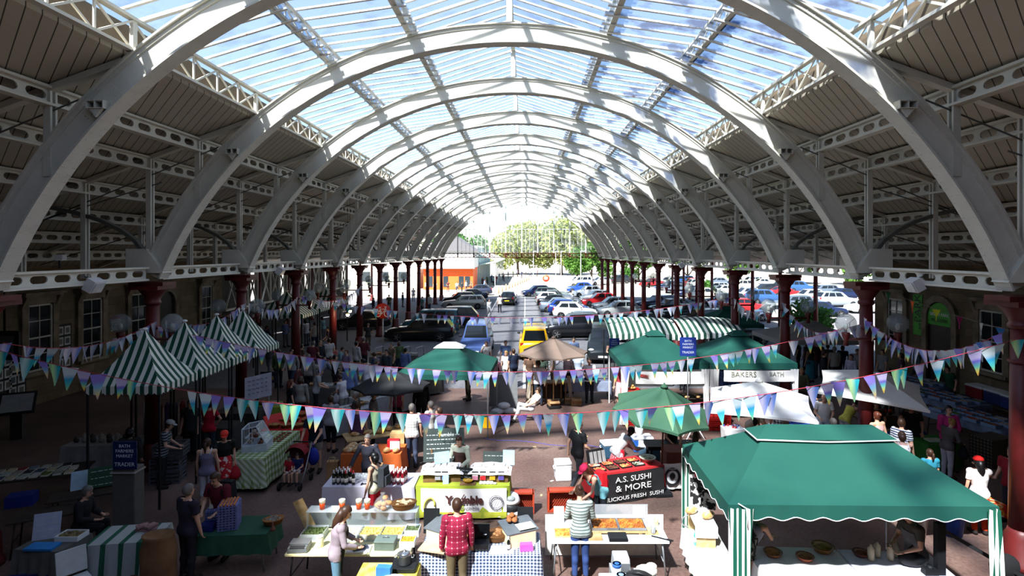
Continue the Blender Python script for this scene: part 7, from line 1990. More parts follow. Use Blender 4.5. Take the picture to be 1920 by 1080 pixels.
t = thing('shelf_stall', 'dark wooden shelf stall with draped cream cloths under the taupe parasol', 'stall', (0.95, 22.9, 0)); MB().box((0, 0, 0.78), (1.5, 0.6, 0.05)).build('table_top', WOOD, t); MB().box((0, 0.2, 0.4), (1.4, 0.05, 0.7)).build('back_panel', mat('5a4a3c', 0.8), t)
for x in (-0.68, -0.1, 0.5, 0.68): MB().box((x, 0, 0.38), (0.06, 0.5, 0.76)).build('upright', WOOD, t)
for x in (-0.82, 0.72): MB().sheet([[(x + 0.14 * q / 3 + 0.12 * k / 6 * (1 if x > 0 else -1), -0.33 + 0.03 * math.sin(q * 2 + k), 1.1 - 1.05 * k / 6) for q in range(4)] for k in range(7)]).build('draped_cloth', mat('a89a86', 0.85), t)
p = at(1000, 778); t = thing('sack_heap', 'heap of white sacks beside the man lying back in white', 'sacks', (-0.75, 20.95, 0)); 
for i, (x, y, z, a) in enumerate(((-0.3, 0, 0.12, 0.26), (0.15, 0.05, 0.13, 0.3), (-0.05, 0.1, 0.32, 0.24))): MB().ball((x, y, z), a, 0.2, 0.12, 10, 7).build('sack', mat(['cdc9c6', 'c0bbb6', 'd9d6d4'][i], 0.85), t)
# bakers' crates and bread under the twin gazebos
for i, (x, y, n) in enumerate(((3.75, 19.85, 6), (4.25, 20.2, 5), (6.55, 19.3, 3), (6.9, 19.9, 4))):
    for k in range(n): place('crr', mk_crate('c0221f', 0.62, 0.42, 0.2), (x, y, k * 0.205), 0.04 * (k % 3), '%s crate up in the %s stack of red bread crates by the twin gazebos' % (ORD[k], ORD[i]), 'red bread crates')
rollpile(3.8, 19.85, 1.24, 9, 'round roll heaped on the tallest red crate stack', 'rolls on red crates', 'rollp', 'cf9a58')
for i in range(18): place('loafb', mk_loaf, (4.75 + (i % 3) * 0.26, 19.95, 0.3 + (i // 3) * 0.11), 0, 'golden loaf in the stack beside the red bread crates', 'stacked golden loaves', scale=0.85)
place('crr', mk_crate('c0221f', 0.62, 0.42, 0.2), (5.0, 19.95, 0.02), 0, 'red crate under the stack of golden loaves', scale=(1.5, 1.0, 1.3))
cloth((6.0, 20.6), 0, 2.4, 0.8, 0.75, (0.7, 0.7, 0.7, 0.7), mat('3a2a24', 0.8), 'dark cloth of the bread table inside the twin gazebos', seed=90)
for i in range(10): place('loafb', mk_loaf, (5.1 + (i % 5) * 0.4, 20.4 + (i // 5) * 0.3, 0.765), 0.3 * i, 'loaf on the dark bread table inside the twin gazebos', 'loaves on the dark table')
for i, (px, py, n, c, lab) in enumerate(((1352, 795, 3, '2050b8', 'blue plastic crates left of the white parasol'), (1372, 770, 6, '2a58b4', 'tall blue crate stack beside the first white parasol'), (1505, 815, 3, '2048b0', 'blue crates right of the check-shirt man'))):
    p = at(px, py)
    for k in range(n): place('crB%s' % c, mk_crate(c, 0.6, 0.42, 0.24), (p.x, p.y + 0.25, k * 0.245), 0.05 * (k % 2), '%s crate up in the stack of %s' % (ORD[k], lab), 'blue crates')
p = at(1318, 838); t = thing('folding_stool', 'orange folding stool with white legs by the green parasol', 'stool', (p.x - 0.1, p.y + 0.6, 0)); MB().box((0, 0, 0.52), (0.5, 0.34, 0.03)).build('seat', mat('d9582a', 0.6), t)
for sx in (-1, 1):
    MB().tube([(sx * 0.05, -0.14, 0.5), (sx * 0.34, -0.2, 0)], 0.018, 6).build('leg', WHITE, t); MB().tube([(sx * 0.05, 0.14, 0.5), (sx * 0.34, 0.2, 0)], 0.018, 6).build('leg', WHITE, t)
p = at(1380, 830); t = thing('laundry_tub', 'white tub of red and blue cans beside the bent man in an apron', 'tub', (p.x, p.y + 0.3, 0)); MB().box((0, 0, 0.2), (0.6, 0.42, 0.4), top=1.1).build('tub', WHITE, t, bevel=0.02); g = random.Random(5)
for i in range(14): MB().lathe([(0.033, 0), (0.033, 0.12), (0, 0.12)], (g.uniform(-0.24, 0.24), g.uniform(-0.15, 0.15), 0.34), 8).build('can', mat(['b02a2a', '2a4a9a', 'd8d8d8'][i % 3], 0.4), t)
# grill under the faded green parasol
t = thing('barbecue', 'dark barbecue bench under the faded green parasol', 'barbecue', (4.1, 15.6, 0)); MB().box((0, 0, 0.72), (1.5, 0.6, 0.1)).build('hot_plate', DARK, t)
for sx in (-1, 1):
    for sy in (-1, 1): MB().box((sx * 0.65, sy * 0.24, 0.34), (0.06, 0.06, 0.68)).build('leg', DARK, t)
# ---- right stalls: mushrooms, wine crate, green cloth
cloth((9.3, 16.78), rad(-8), 3.6, 0.8, 0.75, (0.68, 0.68, 0.68, 0.68), mat('7f8ea8', 0.8), 'pale blue cloth of the mushroom stall below the second white parasol', seed=101)
for i in range(8):
    place('mt%d' % (i % 3), mk_tray(mat('2a62a8', 0.5), *(('5a4026', '8a6a44'), ('b59a78', '7c6448'), ('c9bda8', '8f7a60'))[i % 3], True, (0.4, 0.3), 0.08), (7.85 + i * 0.4, 16.84 - 0.055 * i + 0.1 * (i % 2), 0.765), -0.14, '%s blue tray from the left on the mushroom stall' % ORD[i], 'trays on the mushroom stall')
solo('price_card', MB().box((0, 0, 0.05), (0.24, 0.02, 0.1), rot=Euler((-0.6, 0, 0)).to_matrix()), WHITE, 'white price card on the mushroom stall', 'card', (9.6, 16.5, 0.78))
t = thing('wooden_crate', 'brown wine crate standing behind the pink-top woman', 'crate', (11.3, 17.9, 0)); MB().box((0, 0, 0.45), (0.95, 0.4, 0.9)).build('box', mat('5d4534', 0.8), t)
for i in range(5): place('bch', mk_bottle('141a12', 'c9b27a' if i % 2 else 'd9d6d0', 'b8322a'), (10.95 + i * 0.17, 17.85, 0.905), 0, 'champagne bottle standing on the brown wine crate', 'champagne bottles', scale=1.25)
cloth((11.65, 16.0), 0.1, 1.0, 0.8, 0.72, (0.68, 0.6, 0.6, 0.6), mat('2c6a24', 0.85), 'bright green cloth table behind the gazebo, by the white-strap woman', seed=103)
solo('paper_bag', MB().box((0, 0, 0.02), (0.4, 0.26, 0.04)), mat('b8c4a8', 0.8), 'pale papers on the bright green cloth', 'paper', (11.6, 15.9, 0.735))
t = thing('blue_tarpaulin', 'blue sack of onions behind the green-clothed table', 'sack', (11.9, 17.2, 0)); MB().ball((0, 0, 0.35), 0.5, 0.3, 0.36, 12, 8).build('sack', mat('2b447e', 0.7), t)
# produce tables in the right aisle
for i, (x, y, lab) in enumerate(((14.2, 17.6, 'nearest produce table in the dim right aisle'), (15.0, 20.2, 'second produce table in the dim right aisle'), (15.7, 22.8, 'farthest produce table in the dim right aisle'))):
    cloth((x, y), rad(105), 2.5, 1.3, 0.85, (0.2, 0.2, 0.2, 0.2), blotch('6c7a92', '4c5468', 2, 0.4, 0.6), 'blue-grey cover of the ' + lab, seed=110 + i)
    table((x, y), rad(105), 2.45, 1.26, 0.85, lab, top=DKW, legm=DARK)
    g = random.Random(i + 60)
    for k in range(12):
        key = 'pt%d' % (k % 4)
        place(key, mk_tray(mat('6a7f9c', 0.6), *(('7c4a2c', '5a3320'), ('a8927a', '6a5a4a'), ('5c6a34', '3c4824'), ('94442c', '6c2c20'))[k % 4], True, (0.42, 0.3), 0.1), (x + (-0.42 + (k % 3) * 0.42) + (k // 3 - 1.5) * -0.12, y + (k // 3 - 1.5) * 0.56, 0.862), rad(105), '%s tray of produce, row %s on the %s' % (ORD[k % 3], ['one', 'two', 'three', 'four'][k // 3], lab), 'produce trays')
solo('check_cloth', MB().box((0, 0, 0.4), (0.9, 0.6, 0.8)), checks('1c1a18', '6a5a48', 0.09, ('XZ', 'Y'), '3a322a'), 'dark checked cloth bundle at the near end of the produce tables', 'cloth', (13.4, 16.1, 0), 0.3)
for i, (x, y, z, c, lab) in enumerate(((17.2, 21.2, 0.55, '7a1f26', 'red cool box with a white lid, farthest along the right wall'), (17.25, 20.4, 0.55, '20305a', 'navy cool box with a white lid, second along the right wall'), (17.2, 19.6, 0.55, '24346a', 'navy cool box with a white lid, third along the right wall'), (17.15, 18.75, 0.55, '1c2a54', 'navy cool box with a white lid, nearest along the right wall'))): place('cl' + c, mk_cool(c, 'c9c9c6', 0.75, 0.5, 0.5), (x, y, z), rad(92), lab)
table((17.2, 20.0), rad(90), 3.6, 0.8, 0.55, 'low dark bench under the cool boxes at the right wall', top=DKW, legm=DARK)
easel_board((14.3, 14.9), 0.5, 0.9, 0.6, 0.75, mat('3a6a66', 0.7), 'teal board with two white notices near the right-edge column', 0, 20)
easel_board((13.6, 14.2), 0.5, 0.7, 0.8, 0.1, mat('4a8a7c', 0.7), 'lower teal board leaning near the right-edge column', 0, 10)
table((14.25, 15.1), 0.5, 1.1, 0.6, 0.74, 'dark table behind the teal boards by the right-edge column', top=DKW, legm=DARK)
# ---- pushchair
t = thing('pushchair', 'dark red pushchair carrying two children, pushed by the navy polo man', 'pushchair', (-6.0, 14.62, 0), rad(178))
RD = mat('4a1218', 0.7)
MB().box((0, 0, 0.42), (0.5, 0.36, 0.05)).build('seat', RD, t); MB().box((0, -0.2, 0.68), (0.5, 0.05, 0.56), rot=Euler((0.2, 0, 0)).to_matrix()).build('backrest', RD, t)
MB().sheet([[(0.26 * math.cos(PI * q / 8), -0.28 + 0.34 * k / 4 * 1.0, 0.82 + 0.24 * math.sin(PI * q / 8) * (0.8 + 0.2 * math.sin(PI * k / 4))) for q in range(9)] for k in range(5)]).build('hood', mat('7c1620', 0.7), t)
for sx in (-1, 1):
    MB().tube([(sx * 0.27, 0.32, 0.1), (sx * 0.27, 0.0, 0.45), (sx * 0.25, -0.42, 1.0)], 0.015, 6).build('frame_tube', STEEL, t); MB().tube([(sx * 0.27, -0.34, 0.1), (sx * 0.27, 0.05, 0.45)], 0.015, 6).build('frame_tube', STEEL, t)
    for y in (0.34, -0.34):
        w = MB(); w.lathe([(0, -0.025), (0.09, -0.025), (0.1, 0), (0.09, 0.025), (0, 0.025)], n=14); w.v = [(z + sx * 0.27, x + y, y_ + 0.1) for x, y_, z in w.v]; w.build('wheel', DARK, t)
MB().tube([(-0.25, -0.42, 1.0), (0.25, -0.42, 1.0)], 0.018, 6).build('push_handle', DARK, t); MB().tube([(-0.25, 0.3, 0.18), (0.25, 0.3, 0.18)], 0.02, 6).build('footrest', DARK, t)
solo('blue_bag', MB().ball((0, 0, 0.0), 0.16, 0.1, 0.24, 10, 8).tube([(0, 0, 0.2), (0.0, 0, 0.36)], 0.02, 6), mat('1f2a8c', 0.6), 'bright blue bag hanging at the side of the pushchair', 'bag', (-5.68, 15.0, 0.62))
# ---- fittings: globe lamps, floodlights, cameras, wall notices
def mk_globe():
    t = thing('globe_lamp', '', 'lamp')
    MB().tube([(-0.72, 0, 3.68), (0.72, 0, 3.68)], 0.035, 8).build('crossbar', IRONRED, t)
    for sx in (-1, 1):
        MB().lathe([(0.07, 3.5), (0.05, 3.66), (0.09, 3.74), (0.11, 3.86), (0.06, 3.87)], (sx * 0.72, 0, 0), 10).build('holder', IRONRED, t)
        MB().ball((sx * 0.72, 0, 4.12), 0.27, nu=20, nv=14).build('globe', clear('d8dcdb', 0.8, 0.08), t); MB().ball((sx * 0.72, 0, 4.02), 0.06, 0.06, 0.1).build('bulb', mat('d9d6cc', 0.4), t)
    return t
for side, X in (('left', XL), ('right', XR)):
    for k in range(1, 8): place('globe', mk_globe, (X, AR[k] - 0.26, 0.0), 0, 'pair of clear globe lamps on the %s column of the %s row' % (ORD[k], side), 'globe lamps')
for i, (X, y, lab) in enumerate(((XL, 13.35, 'white floodlight box on the left springing girder'), (XR, 13.5, 'white floodlight box on the right springing girder, nearest'), (XR, 33.6, 'white floodlight box farther along the right springing girder'), (XL, 23.5, 'white floodlight box farther along the left springing girder'))):
    t = thing('floodlight', lab, 'floodlight', (X, y, 5.3), 0, 'floodlights'); sg = 1 if X < 0 else -1
    MB().box((sg * 0.22, 0, 0.0), (0.22, 0.36, 0.3), rot=Euler((0, sg * 0.5, 0)).to_matrix()).build('housing', WHITE, t); MB().tube([(0, 0, 0.2), (sg * 0.2, 0, 0.15)], 0.02, 6).build('bracket', STEEL, t); MB().box((sg * 0.33, 0, -0.06), (0.02, 0.3, 0.24), rot=Euler((0, sg * 0.5, 0)).to_matrix()).build('lens', mat('c9cbc9', 0.2), t)
t = thing('security_camera', 'grey security camera above the left springing girder', 'camera', (XL + 0.1, 12.5, 5.85), 0.5); MB().box((0, 0.1, 0.12), (0.14, 0.44, 0.13)).build('housing', mat('8d8c88', 0.5), t); MB().tube([(0, 0, -0.12), (0, 0, 0.06)], 0.02, 6).build('bracket', DARK, t)
def wallsign(px, py, X, w, h, m_, lab, name='wall_notice', cat='notice'):
    y = wally(px, X); z = H - (py - 472) / ((px - 985.0) / X); sg = 1 if X > 0 else -1
    t = thing(name, lab, cat, (X - sg * 0.02, y, z)); MB().box((0, 0, 0), (0.03, w, h)).build('board', m_, t); return t, sg
t, sg = wallsign(216, 606, WLX, 0.62, 0.7, mat('b9b8b4', 0.7), 'white NO parking notice on the left stone wall')
text('NO', 0.3, DARK, t, (0.02, -0.12, -0.08), rot=(PI / 2, 0, PI / 2)); MB().box((0.018, 0, 0.27), (0.008, 0.6, 0.14)).build('red_band', mat('a02a24', 0.7), t)
for k in range(4): MB().box((0.018, 0.15, 0.1 - k * 0.1), (0.006, 0.22, 0.03)).build('small_print', mat('6a6a68'), t)
t, sg = wallsign(217, 640, WLX, 0.5, 0.34, mat('8a9098', 0.7), 'small grey notice below the NO notice on the left wall')
ph = [(118, 650, 'framed photographs on a black panel, between the two nearest left windows'), (30, 700, 'framed photographs on a black panel at the far left of the wall'), (5, 690, 'framed photographs on a black panel cut by the left edge')]
for i, (px, py, lab) in enumerate(ph):
    t, sg = wallsign(px, py, WLX, 0.8, 1.9, DARK, lab, 'photo_panel', 'panel')
    for a in range(2):
        for b_ in range(4): MB().box((0.02, -0.18 + a * 0.36, 0.68 - b_ * 0.45), (0.015, 0.3, 0.36)).build('print', mat('b5b3ae', 0.6), t); MB().box((0.03, -0.18 + a * 0.36, 0.68 - b_ * 0.45), (0.01, 0.18, 0.22)).build('picture', mat(['5a5550', '6a6258', '48505a'][(a + b_) % 3], 0.6), t)
p = V(-13.0, 14.5, 0); t = thing('lectern_sign', 'tilted white information sign on a dark stand at the far left', 'sign', (-16.6, 18.3, 0), 0.5); MB().box((0, 0, 0.5), (0.3, 0.3, 1.0)).build('stand', DARK, t); MB().box((0, 0, 1.15), (0.95, 0.05, 0.75), rot=Euler((-0.6, 0, 0)).to_matrix()).build('frame', DARK, t); MB().box((0, -0.03, 1.16), (0.8, 0.05, 0.6), rot=Euler((-0.6, 0, 0)).to_matrix()).build('sheet', mat('8f8f8c', 0.7), t)
t = thing('hanging_sign', 'square dark framed sign hanging at the far left edge', 'sign', (-15.3, 16.45, 3.35)); MB().box((0, 0, 0), (0.9, 0.08, 0.85)).build('frame', DARK, t); MB().box((0, -0.05, 0), (0.6, 0.02, 0.55)).build('panel', mat('5a5854', 0.7), t); MB().tube([(0, 0, 0.42), (0, 0, 2.3)], 0.03, 6).build('hanger', DARK, t)
t, sg = wallsign(1722, 590, WRX, 0.6, 1.9, mat('3f9a2c', 0.6), 'tall green banner lettered PARK beside the arched doorway', 'wall_banner', 'banner'); text('PARK', 0.55, DARK, t, (-0.02, 0.0, 0.3), rot=(0, -PI / 2, 0), width=None)
text('BRASSERIE', 0.3, DARK, t, (-0.02, -0.2, 0.0), rot=(0, -PI / 2, 0))
yd = wally(1765, WRX)
t = thing('door_sign', 'green arched sign lettered GREEN PARK BRASSERIE over the doorway', 'sign', (WRX - 0.06, yd, 3.1)); pts = [(0, 0.72 * math.cos(PI * k / 12), 0.72 * math.sin(PI * k / 12)) for k in range(13)]; MB().prism([(0, 0.72, -0.3)] + pts + [(0, -0.72, -0.3)], (-0.03, 0, 0)).build('panel', mat('3f9a2c', 0.6), t)
text('GREEN PARK', 0.2, LT, t, (-0.04, 0, 0.18), rot=(PI / 2, 0, -PI / 2)); text('BRASSERIE', 0.22, DARK, t, (-0.04, 0, -0.08), rot=(PI / 2, 0, -PI / 2))
# hot lamps in the left aisle
for i, (px, py, d) in enumerate(((656, 583, 30.0), (652, 590, 30.3), (692, 557, 42.0))):
    s_ = F / d; x, z = (px - 985) / s_, H - (py - 472) / s_
    t = thing('hanging_lamp', 'warm glowing lamp %s in the dim left aisle' % ['upper of the bright pair', 'lower of the bright pair', 'smaller and farther'][i], 'lamp', (x, d, z)); MB().ball((0, 0, 0), 0.1).build('bulb', glow('ffd9a0', 18), t); MB().lathe([(0.16, 0.04), (0.05, 0.16), (0, 0.17)], n=10).build('shade', DARK, t); MB().tube([(0, 0, 0.16), (0, 0, ceil_z(abs(x - XC)) - z)], 0.008, 5).build('flex', DARK, t)
    pl = bpy.data.lights.new('lamp glow', 'POINT'); pl.energy = 25; pl.color = (1, 0.75, 0.45); pl.shadow_soft_size = 0.1; po = bpy.data.objects.new('lamp_light', pl); COL.objects.link(po); po.parent = t; po.location = (0, -0.2, -0.1)
# cycle hoops and rails near the bicycle sign
for i in range(5):
    t = solo('cycle_hoop', MB().tube([(-0.4, 0, 0), (-0.4, 0, 0.65)] + [(-0.4 + 0.12 - 0.12 * math.cos(a), 0, 0.65 + 0.12 * math.sin(a)) for a in (0.5, 1.0, 1.57)] + [(0.28 + 0.12 * math.sin(a), 0, 0.65 + 0.12 * math.cos(a)) for a in (0.0, 0.6, 1.2, 1.57)] + [(0.4, 0, 0)], 0.025, 8), STEEL, '%s steel cycle hoop from the left beside the bicycle sign' % ORD[i], 'cycle hoop', (-8.9 + i * 0.75, 31.3, 0), 1.2, 'cycle hoops')
for i in range(2): solo('cycle_hoop', MB().tube([(-0.45, 0, 0)] + [(-0.45 * math.cos(a), 0, 0.55 + 0.4 * math.sin(a)) for a in [PI * k / 10 for k in range(11)]] + [(0.45, 0, 0)], 0.03, 8), STEEL, 'round-topped cycle hoop %s right of the twin gazebos' % ['nearer', 'farther'][i], 'cycle hoop', (11.2 + i * 0.5, 25.8 + i, 0), 0.3, 'cycle hoops')
# ================================================================ WHO IS THERE
REDCHK = checks('8e2038', 'd8c4c6', 0.09, ('X', 'Z'), 'a8304a', 0.82); WCHK = checks('6f7a70', 'e6e4dc', 0.075, ('X', 'Z'), 'b4b8ae', 0.22)
GSTR = stripes('55605c', 'a3a89f', 0.055, 'Z', 0.35); BWSTR = stripes('16181d', 'd9d9d9', 0.04, 'Z', 0.5); NSTR = stripes('2a3350', 'c9ccd0', 0.06, 'Z', 0.5); DSTR = stripes('2a2d33', '8a8d90', 0.07, 'Z', 0.55)
RUGBY = stripes('24367c', 'dfe2e8', 0.3, 'Z', 0.5); REDSTR = stripes('c22233', 'dfb4b8', 0.05, 'X', 0.7); BCHK = checks('22242c', 'c8cad0', 0.08, ('X', 'Z'), '70747e', 0.45)
FLORS = blotch('1e1c1e', '8a8478', 14, 0.5, 0.56, 0.8); CAMO = blotch('8a8278', '5f5a50', 7, 0.45, 0.55, 0.8); DOTS = blotch('c0242c', 'd9c8c0', 12, 0.56, 0.6, 0.8)
def hp(x, y, h):
    p = at(x, y, h); return (p.x, p.y, 0)
T = 'trousers'
